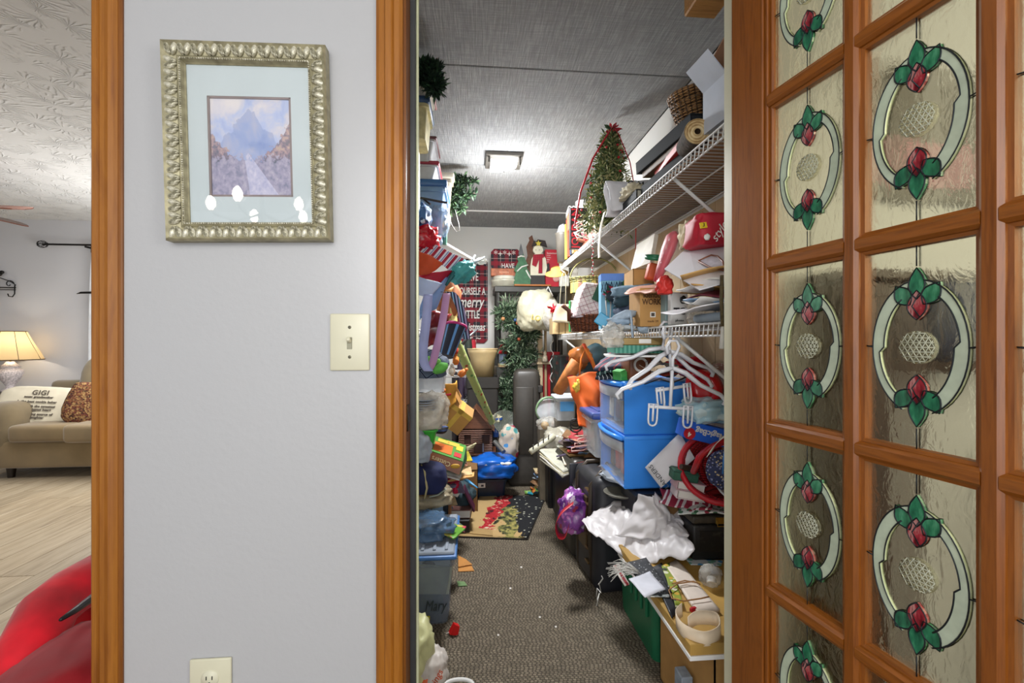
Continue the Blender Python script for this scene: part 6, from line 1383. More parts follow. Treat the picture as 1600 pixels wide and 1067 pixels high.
one('yellow_fruit_bag', 'clear bag with amber contents at the foot of the easel', 'bag', MB().blob((0, 0, 0), (.09, .07, .05), CLEARBAG, 3, .3, 2.5, 3, flat_bottom=False).blob((-.03, 0, -.01), (.03, .03, .03), mat('c99a3c', .5), 2, .1).blob((.04, 0, .0), (.022, .02, .03), mat('b9702c', .5), 2, .1), None, at(858, 662, 3.2))
crumple_bag('grey_cellophane_heap', 'large crumpled grey cellophane heap right of the black case', pr(850, 668, 925, 720, 2.95)[0], (.17, .12, .12), filmmat('b9b4a4', .95, .22, .9, 12), 7, .35)
one('black_cable_loops', 'black cable loops on the cellophane heap', 'cable', MB().tube([at(900 + 9 * cos(k * .7), 658 + 7 * sin(k * .7) + k * .5, 2.75) for k in range(24)], .005, 5, BLACK))
wf_ = thing('white_wood_frame', 'broken white painted wooden frame jutting over the papers', 'frame', (0, 0, 0))
for a, b_, w_ in (((829, 706), (866, 682), .022), ((853, 706), (875, 722), .014), ((873, 714), (897, 692), .016)):
    p0, p1 = at(*a, 2.75), at(*b_, 2.85); MB().tube([p0, p1], w_, 4, mat('cfccb4', .5, var=.1)).obj('slat', None, wf_)
for k in range(4): p0 = at(833 + 8 * k, 702 - 5 * k, 2.72); MB().cyl(p0, p0 + Vector((0, -.005, .03)), .004, seg=6, m=STEEL).obj('hook', None, wf_)
for k in range(4):
    one('magazine', ('grey white magazine sagging at the front of the paper heap', 'cream magazine under the grey white one', 'thin pale catalogue third in the sagging stack', 'dark edged catalogue lowest in the sagging stack')[k], 'magazine', MB().sheet(crumple(lerp4(at(842, 704 + 4 * k, 2.72 - .01 * k), at(880, 738 + 3 * k, 2.45 - .01 * k), at(905, 728 + 3 * k, 2.5), at(866, 700 + 4 * k, 2.85)), .01, 8, k), 10, 6, [mat('b9b8a8', .6), mat('c9c0a0', .6), mat('d0ccc4', .6), mat('8c8878', .6)][k], .008))
heap('loose_holiday_card', 'card heaped left of the drawers', 'card', 'cards and tags heaped left of the drawers', (.665, 2.66, .50), .13, .22, .12, 70, 8, (.04, .14))
one('heap_base_tub', 'black tub holding the heap of cards', 'tub', MB().tub(.30, .36, .46, mat('1a1a1c', .4), .95), None, (.705, 3.00, .006))
HKm = mat('d4a8a0', .35, .2)
for k in range(3): one('clip_hanger_bundle', ('pinkish wire clip nearest on the card heap', 'second pinkish wire clip on the card heap', 'third pinkish wire clip on the card heap by the bin')[k], 'clip', MB().tube([at(893 + 5 * k, 700 - 7 * k, 2.5), at(915 + 5 * k, 694 - 7 * k, 2.5), at(922 + 4 * k, 698 - 7 * k, 2.48), at(912 + 5 * k, 703 - 7 * k, 2.46), at(893 + 5 * k, 705 - 7 * k, 2.48)], .005, 5, HKm, closed=True))
q = thing('plaid_box', 'grey plaid fabric box with brown lid edge by the drawers', 'box', (0, 0, 0))
PG_ = plaid('4a4648', [(.30, .34, '8ab0b0'), (.40, .52, '7a1f34'), (.58, .62, 'c8ccd0')], .12, ax=('x', 'z'), rot=(0, .5, 0))
MB().sheet(lerp4(at(910, 782, 2.28), at(958, 772, 2.10), at(948, 722, 2.20), at(893, 752, 2.42)), 4, 4, PG_, .01, False).sheet(lerp4(at(958, 772, 2.10), at(975, 745, 2.3), at(965, 715, 2.4), at(948, 722, 2.20)), 4, 4, PG_, .01, False).obj('side', None, q)
MB().sheet(lerp4(at(893, 752, 2.42), at(948, 722, 2.20), at(965, 715, 2.4), at(915, 735, 2.6)), 4, 4, mat('9a7450', .6), .008, False).obj('lid', None, q)
one('grey_oval_tray', 'grey oval metal tray edge under the blue drawers', 'tray', MB().lathe([(0, 0), (.07, 0), (.085, .012), (.08, .014), (.068, .004), (0, .004)], 24, mat('6f6c62', .5, .3), sx=1.1), None, at(975, 772, 1.98))
crumple_bag('purple_gift_bag', 'purple and pink foil gift bag with red strap on the carpet', (at(897, 830, 2.2).x, 2.22, at(890, 832, 2.2).z), (.075, .07, .11), spots('8a4a9a', ['c070b8', 'd8c8e0', '5a2a78', 'a03850'], 18, .5, .3, dist=.1), 5, .3)
ribbon('red_strap', 'red webbing strap curling onto the carpet before the purple bag', [at(896, 785, 2.15), at(878, 800, 2.12), at(869, 818, 2.1), at(873, 836, 2.08), at(883, 837, 2.08), at(889, 820, 2.1)], .06, mat('b01424', .5), across=Vector((.3, 1, 0)))
one('navy_speckled_roll', 'navy speckled roll lying along the carpet edge', 'roll', MB().cyl(onz(858, 762, .04), onz(884, 812, .04), .033, seg=16, m=spots('26304c', ['8a94b8'], 70, .2)))
one('black_filing_crate', 'black plastic crate of papers left of the card heap', 'crate', MB().tub(.14, .40, .40, mat('141416', .35), .95), None, (.60, 3.36, .006))
heap('loose_bright_toy', 'toy bit on the carpet by the case', 'toy', 'toy bits on the carpet beside the black case', (.49, 3.45, .006), .08, .07, .05, 12, 14, (.02, .05), [mat('2a8a9a', .5), mat('c03020', .5), mat('7aa84a', .5), mat('c8702a', .5)], names=('teal', 'red', 'green', 'orange'))
heap('stacked_pamphlet', 'pamphlet right of the black case', 'pamphlet', 'pamphlets stacked right of the black case', (.56, 3.44, .03), .05, .07, .20, 14, 15, (.10, .14), tilt=5)
# ============================================================ LEFT SIDE
def lx(px, Y): return at(px, 500, Y).x
# bins on the upper left shelf
ZL3 = 1.806
TR_ = filmmat('c8ccd0', .6, .3, .15, 5); CRM = mat('cfc7b0', .6, var=.1)
def rbox(x1px, y0, y1, Y, w_, name, label, body, lid, rot=(0, 0, 0), contents=None, lidh=.03, d=.3):
    """bin whose right side shows at x1px"""
    xr_ = at(x1px, (y0 + y1) / 2, Y).x; z0 = at(x1px, y1, Y).z; z1 = at(x1px, y0, Y).z
    return bin_box(name, label, (xr_ - w_ / 2 - .012, Y + d / 2, z0), (w_, d, z1 - z0 - lidh), body, lid, rot, contents=contents, lidh=lidh, taper=.82)
rbox(698, 281, 366, 2.42, .28, 'blue_lid_bin', 'clear bin with blue lid on the upper left shelf', filmmat('7fa4c8', .7, .3, .1, 5), mat('2f5f94', .4), contents=mat('7a90a8', .7, var=.3), lidh=.04, d=.30)
rbox(686, 252, 280, 2.42, .26, 'red_lid_box', 'clear box with dark red lid above the blue lidded bin', TR_, mat('8f1f34', .4), contents=mat('b08a6a', .7, var=.4, scale=30), lidh=.022, d=.22)
rbox(682, 214, 250, 2.38, .26, 'maroon_lid_box', 'clear box with maroon lid, third in the left stack', TR_, mat('5c3034', .4), contents=mat('d4d8cc', .7, var=.2), lidh=.014, d=.24)
rbox(709, 270, 340, 2.85, .27, 'cream_bin', 'cream plastic bin beside the greenery on the left shelf', mat('c4b8a2', .5, var=.08), mat('d0c8b4', .45), contents=None, lidh=.04, d=.28)
rbox(671, 151, 213, 1.92, .10, 'tall_blue_lid_box', 'narrow bin with blue lid high at the left jamb', mat('c9c090', .6, var=.3, scale=20), mat('3c5c84', .4), lidh=.03, d=.2)
rbox(672, 124, 150, 1.94, .10, 'dusty_pink_lid_box', 'box with dusty red lid under the top greenery at left', mat('d8d4c8', .6, var=.1), mat('8a4a48', .5), rot=(0, 10, 0), lidh=.014, d=.2)
one('jamb_side_carton', 'cream carton under the narrow blue lidded bin', 'box', MB().box((0, 0, .13), (.35, .24, .26), CRM, .004), None, (-.422, 1.98, ZL3))
rn = random.Random(4)
DG = [mat('1f3a26', .8, var=.2), mat('2f5032', .8, var=.2), mat('142a1c', .8)]
def sprig(name, label, Y, pts, n, L, rad, mats, stems=True):
    t = thing(name, label, 'greenery', (0, 0, 0)); P_ = [[at(a, b_, Y) for a, b_ in q_] for q_ in pts]
    mb = MB(); [mb.tube(p_, .004, 5, mat('3a3020', .8)) for p_ in P_]; mb.obj('stem', None, t)
    mb = MB(); [mb.needles(p_, n, L, L * .28, mats, rad=rad, rnd=rn) for p_ in P_]; o = mb.obj('leaves', None, t); o['kind'] = 'stuff'; return t
sprig('top_greenery', 'dark artificial pine bunch at the top left of the closet', 1.83, [[(655, 105), (672, 108), (680, 112)], [(655, 118), (674, 124), (683, 130)], [(662, 112), (676, 128), (680, 140)]], 700, .035, .028, DG)
sprig('fir_sprig', 'green fir sprig sticking out beside the cream bin', 2.95, [[(702, 325), (712, 300), (716, 280)], [(704, 310), (722, 290), (742, 282)], [(703, 318), (722, 306), (742, 302)], [(702, 316), (716, 312), (730, 308)], [(700, 330), (715, 322), (722, 326)], [(704, 300), (718, 285), (728, 276)]], 170, .042, .016, [mat('2f4a30', .8), mat('44603c', .8), mat('1f3324', .8)])
one('wire_loop', 'thin wire loop dangling from the left shelf against the wall', 'wire', MB().tube([at(a, b_, 2.75) for a, b_ in ((699, 330), (706, 352), (713, 362), (718, 360), (717, 350), (711, 328))], .0022, 5, mat('8a8078', .4)))
one('black_rod_end', 'black rod poking out in front of the blue lidded bin', 'rod', MB().cyl(at(650, 308, 2.3), at(699, 317, 2.3), .006, seg=8, m=BLACK).cyl(at(662, 311, 2.3), at(672, 319, 2.28), .005, seg=6, m=BLACK))
crumple_bag('blue_floral_bag', 'blue floral bag with red handle under the black rod', pr(640, 318, 673, 360, 2.36)[0], (.06, .08, .075), spots('2f5a90', ['7fa8d8', 'c8d8e8', '1f3460'], 40, .5), 3, .2)
crumple_bag('red_satin_bow', 'glossy red satin bow below the blue floral bag', pr(640, 353, 682, 390, 2.34)[0], (.075, .06, .062), mat('b80820', .25, var=.25, scale=12), 7, .5)
crumple_bag('clear_blue_sack', 'clear bluish plastic sack sagging under the blue lidded bin', pr(668, 318, 700, 368, 2.5)[0], (.06, .08, .09), filmmat('a8b8cc', .6, .15, .7, 12), 9, .35)
one('dark_green_bottle', 'dark green rounded ornament hanging beside the clear sack', 'ornament', MB().blob((0, 0, 0), (.022, .022, .038), mat('1c3a3c', .3), 3, .2, 3, 2, flat_bottom=False).cyl((0, 0, -.12), (0, 0, -.03), .012, .016, seg=10, m=mat('4a7a68', .3)), None, at(695, 350, 2.6))
one('white_pole', 'white pole reaching from the left shelf toward the back wall', 'pole', MB().cyl(at(680, 372, 2.6), at(742, 408, 2.95), .010, seg=10, m=WHITE))
one('yellow_ornament', 'small yellow and white trinket under the cream bin', 'ornament', MB().blob((0, 0, 0), (.014, .014, .03), mat('c8c070', .5), 2, .2, flat_bottom=False), None, at(690, 350, 2.55))
# cloths / flags draping from the lower left shelf
STR = stripes([(.30, 'd8dce4'), (.12, '5a6cb0'), (.12, 'd8dce4'), (.46, 'a81c38')], .030, 'x', rot=(0, radians(-38), 0))
def drape(name, label, cat, cs, m, seed, amp=.012, th=.004, n=16, bow=.03):
    P_ = [at(a, b_, Y) for a, b_, Y in cs]; f4 = lerp4(*P_)
    return one(name, label, cat, MB().sheet(crumple(lambda u, v: f4(u, v) + Vector((0, -bow * sin(pi * v) , 0)), amp, 12, seed), n, n, m, th))
drape('striped_fabric', 'red white and blue diagonal striped fabric fanned at left', 'fabric', ((645, 385, 2.30), (650, 372, 2.32), (728, 406, 2.42), (706, 426, 2.40)), STR, 1)
drape('orange_fabric', 'orange fabric fold below the striped one', 'fabric', ((645, 435, 2.26), (645, 388, 2.28), (694, 412, 2.36), (672, 428, 2.30)), mat('c84a1e', .7, var=.12), 2)
drape('crimson_fabric', 'crimson fabric fold between orange and white ones', 'fabric', ((645, 432, 2.28), (672, 426, 2.32), (708, 424, 2.38), (690, 444, 2.36)), mat('b01834', .6, var=.15), 3)
drape('pale_blue_fabric', 'pale blue white fabric corner below the crimson fold', 'fabric', ((645, 458, 2.22), (645, 430, 2.24), (691, 443, 2.30), (672, 466, 2.24)), mat('b8c8e8', .6, var=.08), 4)
drape('blue_lining_fabric', 'soft blue fabric trailing down behind the white corner', 'fabric', ((655, 500, 2.3), (660, 462, 2.3), (705, 430, 2.40), (680, 480, 2.36)), mat('7f9fd0', .6, var=.1), 5)
tl_ = thing('teal_umbrella', 'teal folded umbrella with silver rib tips at left', 'umbrella', (0, 0, 0))
U0, U1 = at(700, 432, 2.36), at(742, 408, 2.5)
f4 = lerp4(at(701, 442, 2.38), at(724, 444, 2.34), at(744, 424, 2.44), at(722, 405, 2.5))
TL = mat('3f9a98', .55, var=.2, scale=8)
MB().blob(at(722, 425, 2.42), (.075, .06, .055), TL, 4, .30, 2.6, 3, flat_bottom=False, M=R3(0, -28, 0)).obj('canopy', None, tl_)
MB().tube([at(697, 446, 2.36), at(708, 428, 2.38), at(722, 408, 2.42)], [.006, .014, .01], 6, mat('1d5a5c', .6)).obj('fold', None, tl_)
for a, b_ in ((742, 399), (748, 404), (746, 411), (757, 402)): MB().tube([at(734, 415, 2.44), at(a, b_, 2.48)], [.004, .006], 6, mat('a8b0b4', .3, .5)).obj('rib_tip', None, tl_)
one('white_plastic_tuft', 'small clump of white plastic at the umbrella tip', 'plastic', MB().blob((0, 0, 0), (.028, .02, .018), filmmat('dcdcd4', .8, .3), 3, .5, 3, 5, flat_bottom=False), None, at(752, 408, 2.5))
# webbing straps
LIL = mat('a8b0e0', .55, var=.06); PNK = mat('b88ab0', .55, var=.06)
sb_ = thing('lilac_strap', 'lilac and pink webbing strap hanging in a long loop at left', 'strap', (0, 0, 0))
def ribb(pts, wd, m, n=30, across=Vector((1, 0, 0))):
    P = [Vector(p) for p in pts]
    def f(u, v):
        k = u * (len(P) - 1); i = min(int(k), len(P) - 2); t_ = k - i; p0 = P[max(i-1, 0)]; p1 = P[i]; p2 = P[i+1]; p3 = P[min(i+2, len(P)-1)]
        return .5 * ((2*p1) + (p2-p0)*t_ + (2*p0-5*p1+4*p2-p3)*t_**2 + (3*p1-3*p2+p3-p0)*t_**3) + across * (v - .5) * wd
    return MB().sheet(f, n, 2, m, .002)
ribb([at(669, 460, 2.10), at(666, 500, 2.09), at(661, 545, 2.08), at(663, 568, 2.07), at(670, 580, 2.06)], .042, LIL).obj('left_band', None, sb_)
ribb([at(669, 580, 2.06), at(676, 566, 2.08), at(683, 540, 2.12), at(692, 500, 2.2), at(698, 458, 2.28)], .036, PNK).obj('right_band', None, sb_)
ribb([at(700, 458, 2.34), at(712, 470, 2.38), at(720, 495, 2.42), at(727, 525, 2.46), at(728, 535, 2.47)], .045, stripes([(.25, 'b0a8c0'), (.2, '1c2438'), (.2, '9ac4e0'), (.15, '1c2438'), (.2, 'c8ccd8')], .045, 'x')).obj('lining', None, None) if False else None
one('striped_ribbon', 'blue and silver striped ribbon arching over to the plaid sign', 'ribbon', ribb([at(694, 456, 2.34), at(706, 458, 2.36), at(716, 474, 2.38), at(724, 500, 2.42), at(729, 530, 2.46)], .042, stripes([(.3, 'a8a0c0'), (.2, '1c2438'), (.2, '9ac4e0'), (.3, '24304c')], .03, 'x', rot=(0, .15, 0))))
one('tan_suede_bag', 'tan brown bag with cream trim behind the ribbons', 'bag', MB().blob((0, 0, .1), (.075, .06, .13), mat('9a5a30', .7, var=.3, scale=10), 3, .2, 2, 2), None, pr(690, 440, 716, 480, 2.66)[0] + Vector((-.01, 0, -.05)))
drape('gold_lettered_bag', 'brown bag with cream edge hanging under the tan one', 'bag', ((690, 495, 2.6), (692, 455, 2.6), (716, 448, 2.66), (714, 500, 2.66)), mat('b08040', .6, var=.4, scale=14), 12)
drape('cream_paper_bag', 'cream yellow paper hanging between ribbon and strap', 'paper', ((700, 515, 2.62), (700, 470, 2.62), (713, 478, 2.66), (714, 515, 2.66)), mat('d4c880', .6, var=.1), 13)
drape('dark_red_satchel', 'dark red glossy satchel behind the lilac strap', 'bag', ((664, 545, 2.5), (672, 490, 2.52), (706, 490, 2.6), (690, 540, 2.56)), mat('6a1218', .3, var=.5, scale=9), 14, .03)
drape('black_red_print', 'black bag with red print under the cream paper', 'bag', ((694, 520, 2.58), (696, 500, 2.58), (714, 503, 2.6), (712, 522, 2.6)), spots('1c1418', ['a01828', 'c8c0b8'], 24, .4), 15)
# navy/pink striped bag (cylindrical tote)
q0, q1 = at(697, 557, 2.35), at(712, 510, 2.42)
tb_ = thing('striped_tube_bag', 'navy and light blue striped bag with pink rim tilted at left', 'bag', (0, 0, 0))
X_ = Matrix.Translation(q0) @ (q1 - q0).to_track_quat('Z', 'Y').to_matrix().to_4x4(); L_ = (q1 - q0).length
segs = 24; vs = []; 
mb = MB(); cN, cBl = mat('151a2c', .6), mat('5a8cc0', .6)
for k in range(segs):
    a0_, a1_ = 2 * pi * k / segs, 2 * pi * (k + 1) / segs; c_ = cBl if k % 4 == 0 else cN
    mb.poly([X_ @ Vector((r_ * cos(a), r_ * .7 * sin(a), z)) for r_, a, z in ((.042, a0_, 0), (.042, a1_, 0), (.062, a1_, L_), (.062, a0_, L_))], [(0, 1, 2, 3)], c_)
mb.poly([X_ @ Vector((.042 * cos(2*pi*k/24), .03 * sin(2*pi*k/24), 0)) for k in range(24)], [tuple(range(24))], cN); mb.obj('body', None, tb_)
MB().tube([X_ @ Vector((.063 * cos(2*pi*k/24), .045 * sin(2*pi*k/24), L_)) for k in range(24)], .007, 6, mat('b0246a', .5), closed=True).obj('rim', None, tb_)
# navy geometric bag with green pom
NG = bpy.data.materials.new('greek_key'); b = NB(NG); v = b.coord(rot=(0, .6, 0)); s_ = b.sep(v)
gx = b.math('ABSOLUTE', b.math('SUBTRACT', b.math('FRACT', b.math('DIVIDE', s_[0], .05)), .5)); gz = b.math('ABSOLUTE', b.math('SUBTRACT', b.math('FRACT', b.math('DIVIDE', s_[2], .05)), .5))
mx_ = b.math('MAXIMUM', gx, gz); b.base(b.mix(b.math('LESS_THAN', b.math('FRACT', b.math('MULTIPLY', mx_, 8)), .3), lin('1a2540'), lin('9fb4cc'))); b.b.inputs['Roughness'].default_value = .7
crumple_bag('navy_pattern_bag', 'navy bag with pale geometric key pattern low at left', pr(640, 545, 695, 590, 2.22)[0], (.10, .07, .075), NG, 8, .15)
q = thing('green_plush', 'bright green plush with round head below the lilac strap', 'toy', at(688, 575, 2.12))
MB().blob((0, 0, 0), (.040, .03, .025), mat('5fae48', .8, var=.1), 3, .1, 2, 2, flat_bottom=False, M=R3(0, -24, 0)).obj('body', None, q); MB().blob((-.012, .0, .032), (.015, .014, .013), mat('78b858', .8), 3, .1, flat_bottom=False).obj('head', None, q)
one('green_pompom', 'small green round pompom inside the lilac loop', 'pompom', MB().blob((0, 0, 0), (.016, .014, .017), mat('6fae48', .9), 3, .15, 4, flat_bottom=False), None, at(670, 562, 2.13))
# white wire shelf rack of small toys
rk = thing('small_wire_rack', 'small wire rack holding tiny animal figures at left', 'rack', at(706, 588, 2.9))
for dz in (0, .035): MB().tube([(-.09, -.06, dz), (.09, -.06, dz), (.09, .06, dz), (-.09, .06, dz)], .0025, 4, WIRE, closed=True).obj('ring', None, rk)
for dx in (-.08, -.04, 0, .04, .08): MB().tube([(dx, .06, 0), (dx, -.06, 0), (dx, -.06, .035)], .002, 4, WIRE).obj('wire', None, rk)
for a, b_, cl_, lb_ in ((703, 553, 'c8d0d8', 'small white figurine with red cap on the wire rack'), (712, 563, 'd07a2a', 'small orange figurine on the wire rack'), (706, 580, 'd8d0c0', 'small white animal figurine lowest on the rack'), (711, 548, 'b8402c', 'red orange block leaning behind the tiny figurines'), (722, 583, 'c8702a', 'orange striped stick figure crossing the wire rack')):
    one('tiny_figurine', lb_, 'figurine', MB().blob((0, 0, 0), (.02, .018, .028), mat(cl_, .6, var=.2, scale=60), 3, .3, 3, a, flat_bottom=False).blob((0, 0, .034), (.011, .011, .012), mat(cl_, .6), 2, .2, 3, flat_bottom=False), None, at(a, b_, 2.75), (0, 50 if a == 722 else 0, 0))
# wrapping paper roll and dark rolls behind
WP = spots('9fae6a', ['5a8a4a', 'd8d8a0', 'a04030'], 28, .3)
wr_ = thing('wrapping_paper_roll', 'yellow green patterned wrapping paper roll leaning diagonally', 'roll', (0, 0, 0)); q0, q1 = at(712, 533, 2.95), at(769, 660, 3.5)
MB().cyl(q0, q1, .034, .024, 18, WP).obj('paper', None, wr_); MB().cyl(q0 + (q0 - q1).normalized() * .004, q0, .026, seg=16, m=mat('8a7a5a', .8)).obj('core', None, wr_)
for k, (a, b_, c_, d_, cl_, lb_) in enumerate(((731, 530, 742, 650, '26302a', 'dark green roll standing behind the patterned paper roll'), (720, 560, 724, 650, '3a2c40', 'dark purple roll left of the dark green one'), (712, 575, 712, 650, '241c20', 'black roll leftmost of the dark standing rolls'), (728, 560, 733, 650, '50485c', 'grey violet roll between purple and green rolls'))):
    one('standing_roll', lb_, 'roll', MB().cyl(at(a, b_, 3.9), at(c_, d_ + 40, 3.88) , .034, seg=12, m=mat(cl_, .5, var=.3)))
one('grey_gift_tie', 'grey metal prong sticking out before the plaid sign', 'prong', MB().tube([at(722, 538, 2.9), at(732, 527, 2.9), at(747, 513, 2.95)], [.014, .010, .004], 6, mat('5f6468', .4, .4)))
one('red_check_canister', 'red and white canister behind the tan bucket', 'canister', MB().cyl((0, 0, 0), (0, 0, .25), .05, seg=18, m=spots('b02838', ['d8d4cc'], 24, .45)), None, pr(728, 540, 742, 575, 4.0)[0])
# clear bag bundle + cup
one('clear_tub_stack', 'clear plastic tub with white rim under the navy bag', 'tub', MB().tub(.16, .16, .09, CL, .9), None, (at(672, 600, 2.4).x, 2.45, at(672, 612, 2.4).z))
crumple_bag('clear_wrapped_bundle', 'clear plastic bag full of folded paper and plates at left', pr(645, 605, 697, 668, 2.3)[0], (.10, .09, .10), filmmat('d8cebc', .6, .12, .9, 16), 11, .3)
for k in range(5): one('paper_plate', 'white paper plate edge inside the clear bundle', 'plate', MB().lathe([(0, 0), (.05, 0), (.07, .008), (.05, .003), (0, .003)], 20, mat('aeb8c4', .5)), None, pr(648, 630, 680, 640, 2.26)[0] + Vector((0, -.0, .012 * k)), (0, 0, 0), 'paper plates in the clear bundle')
drape('yellow_cutout', 'mustard yellow scalloped card cutout with red ribbon', 'card', ((692, 640, 2.55), (694, 600, 2.55), (712, 595, 2.6), (712, 630, 2.6)), mat('c08a30', .6, var=.1), 21, .02, .006)
one('orange_ball', 'small orange ball beside the yellow cutout', 'ball', MB().blob((0, 0, 0), (.014, .014, .014), mat('c8702a', .4), 2, 0, flat_bottom=False), None, at(693, 610, 2.5))
one('red_bow_strip', 'narrow red ribbon strip across the yellow cutout', 'ribbon', ribb([at(688, 618, 2.5), at(697, 617, 2.5), at(705, 616, 2.5)], .012, RED, across=Vector((0, 0, 1))))
oc = thing('taped_carton', 'brown cardboard carton with yellow tape squares tipped at left', 'box', (0, 0, 0))
TP = mat('c9a850', .5)
c_a = at(712, 648, 2.75); X_ = TR(c_a, 20, 38, 8)
MB().box((0, 0, 0), (.16, .12, .15), CARD, .002, M=X_).obj('carton', None, oc)
MB().box((0, -.0605, 0), (.03, .001, .15), TP, M=X_).box((.0, -.0605, .06), (.16, .001, .03), TP, M=X_).box((0, 0, .0755), (.03, .12, .001), TP, M=X_).obj('tape', None, oc)
MB().box((-.11, 0, .07), (.07, .12, .003), mat('a8783c', .8), M=X_ @ TR((0, 0, 0), 0, 25)).obj('flap', None, oc)
one('navy_striped_pouch', 'black and blue striped pouch below the taped carton', 'pouch', MB().blob((0, 0, 0), (.05, .04, .03), stripes([(.6, '14161e'), (.4, '3a5080')], .02, 'z'), 3, .2, 2, 2), None, at(686, 670, 2.5))
gc_ = thing('green_basket_clip', 'bright green plastic basket corner under the clear bundle', 'basket', pr(650, 668, 678, 690, 2.3)[0]); MB().tub(.12, .12, .07, mat('44b43c', .35), .8).obj('body', None, gc_)
crumple_bag('white_puffy_bag', 'pale puffy bag at the jamb under the green basket', pr(640, 676, 668, 720, 2.2)[0], (.06, .07, .075), mat('b0bac4', .6, var=.15), 4, .25)
# black & white print fabric
crumple_bag('black_white_pouch', 'black and white swirl print fabric pouch behind the log house', pr(715, 616, 764, 652, 3.85)[0], (.14, .09, .10), spots('16161a', ['d8d8d8', 'd0d0d0', '16161a'], 34, .42, .5, dist=.15), 2, .3)
# log cabin
lc, w_, h_ = pr(716, 640, 772, 712, 3.50)
cab = thing('toy_log_house', 'brown wooden toy log house with slatted front wall', 'toy house', (lc.x, 3.64, lc.z + .004), (0, 0, -3)); cab.scale = (1.17, 1.17, 1.17)
LG = wood('4a2a1a', '6f4630', .5, 'x', 2); LGD = mat('3a2016', .7)
W2, Hw, Hr, D2 = .112, .165, .30, .10
MB().box((0, .004, Hw / 2 + .01), (W2 * 2 - .01, D2 * 2 - .01, Hw), LGD).poly([(-W2, -D2, Hw + .01), (W2, -D2, Hw + .01), (0, -D2, Hr), (-W2, D2, Hw + .01), (W2, D2, Hw + .01), (0, D2, Hr)], [(0, 1, 2), (5, 4, 3), (0, 3, 4, 1)], LG).obj('walls', None, cab)
MB().box((0, -.01, .006), (W2 * 2 + .05, D2 * 2 + .04, .012), LG, .002).obj('base', None, cab)
for s in (-1, 1):
    L_ = sqrt((W2 + .025) ** 2 + (Hr - Hw) ** 2) ; an = math.degrees(atan2(Hr - Hw, W2 + .0))
    MB().box((0, 0, 0), (L_ + .01, D2 * 2 + .05, .008), LG, .001, M=TR((s * (W2 + .012) / 2, -.0, (Hw + Hr) / 2 + .007), 0, s * an)).obj('roof', None, cab)
for k in range(13):
    z = .02 + k * .0118
    segs_ = [(-W2, W2)] if z < .02 or z > .13 else ([(-W2, -.075), (-.03, .045), (.095, W2)] if .075 < z <= .13 else [(-W2, .0), (.05, W2)])
    if z < .075: segs_ = [(-W2, -.01), (.055, W2)]
    for a, b_ in segs_: MB().cyl((a, -D2 - .002, z), (b_, -D2 - .002, z), .0048, seg=6, m=LG).obj('log', None, cab)
MB().box((.022, -D2 - .002, .04), (.055, .006, .07), LGD, .001).obj('door', None, cab); MB().box((.052, -D2 - .01, .05), (.01, .01, .06), STEEL).obj('latch', None, cab)
one('terracotta_chimney', 'small terracotta pot standing behind the house roof', 'pot', MB().cyl((0, 0, 0), (0, 0, .09), .018, .022, 14, mat('a04a28', .7)), None, pr(742, 632, 750, 650, 3.80)[0])
one('toy_house_riser', 'dark box the log house stands on', 'box', MB().box((0, 0, lc.z / 2), (.24, .12, lc.z - .006), mat('2c2622', .7), .004), None, (lc.x - .01, 3.80, .006))
bbn = bin_box('blue_crate', 'blue slotted plastic basket right of the log house', (at(777, 680, 3.7).x, 3.78, at(776, 684, 3.7).z), (.075, .12, .16), mat('26509c', .5, var=.1), None)
for k in range(4): MB().box((-.024 + .016 * k, -.066, .07), (.004, .006, .06), mat('b8c4d4', .5)).obj('slot', None, bbn)
one('blue_crate_riser', 'pale carton under the blue slotted basket', 'box', MB().box((0, 0, bbn.location.z / 2), (.10, .10, bbn.location.z - .012), mat('9a8a78', .7, var=.2, scale=20), .004), None, (bbn.location.x + .01, 3.80, .006))
crumple_bag('cream_sock', 'cream crumpled paper above the blue slotted basket', pr(764, 643, 784, 662, 3.75)[0], (.05, .04, .045), mat('c4bc9c', .8, var=.2), 3, .4)
one('silver_tube', 'silver tube lying against the log house step', 'tube', MB().cyl(at(773, 690, 3.44), at(787, 706, 3.34), .018, seg=14, m=STEEL))
crumple_bag('printed_white_bag', 'white bag with blue and red print beside the black case', pr(784, 660, 806, 715, 3.6)[0], (.085, .07, .14), spots('c4b8a8', ['4a90c8', 'b03050', 'c4b8a8', '5aa0a0'], 14, .4), 5, .2)
one('clear_oval_dish', 'clear grey oval dish leaning above the white printed bag', 'dish', MB().lathe([(0, 0), (.08, 0), (.11, .03), (.105, .035), (.078, .006), (0, .006)], 26, filmmat('70756a', .55, .3, .1), sx=1.1, M=R3(58, 24, 0)), None, at(790, 662, 3.72))
# blue plastic bag on dark bin
BB = mat('1560c0', .3, var=.12, scale=10)
lb2 = bin_box('navy_tub', 'dark navy plastic tub on the carpet under the blue bag', (at(763, 740, 3.4).x, 3.50, .006), (.28, .16, .14), mat('16283c', .35, var=.2, scale=30), None)
MB().box((-.05, -.0865, .10), (.055, .002, .035), PAPER).box((-.045, -.088, .098), (.02, .001, .015), mat('3a3a40', .6)).obj('label', None, lb2)
c0, w_, h_ = pr(732, 712, 808, 742, 3.3)
bbg = thing('blue_plastic_bag', 'shiny royal blue plastic bag with white lettering at floor', 'bag', (c0.x, 3.42, .175))
MB().blob((0, 0, .075), (w_ * .52, .13, .085), BB, 4, .22, 2.4, 6, sq=.7).obj('body', None, bbg)
for k, (x_, w2_) in enumerate(((-.10, .03), (-.05, .035), (.05, .05), (.11, .03))): MB().blob((x_, -.10, .118), (w2_, .02, .012), PAPER, 2, .4, 5, k, flat_bottom=False).obj('printing', None, bbg)
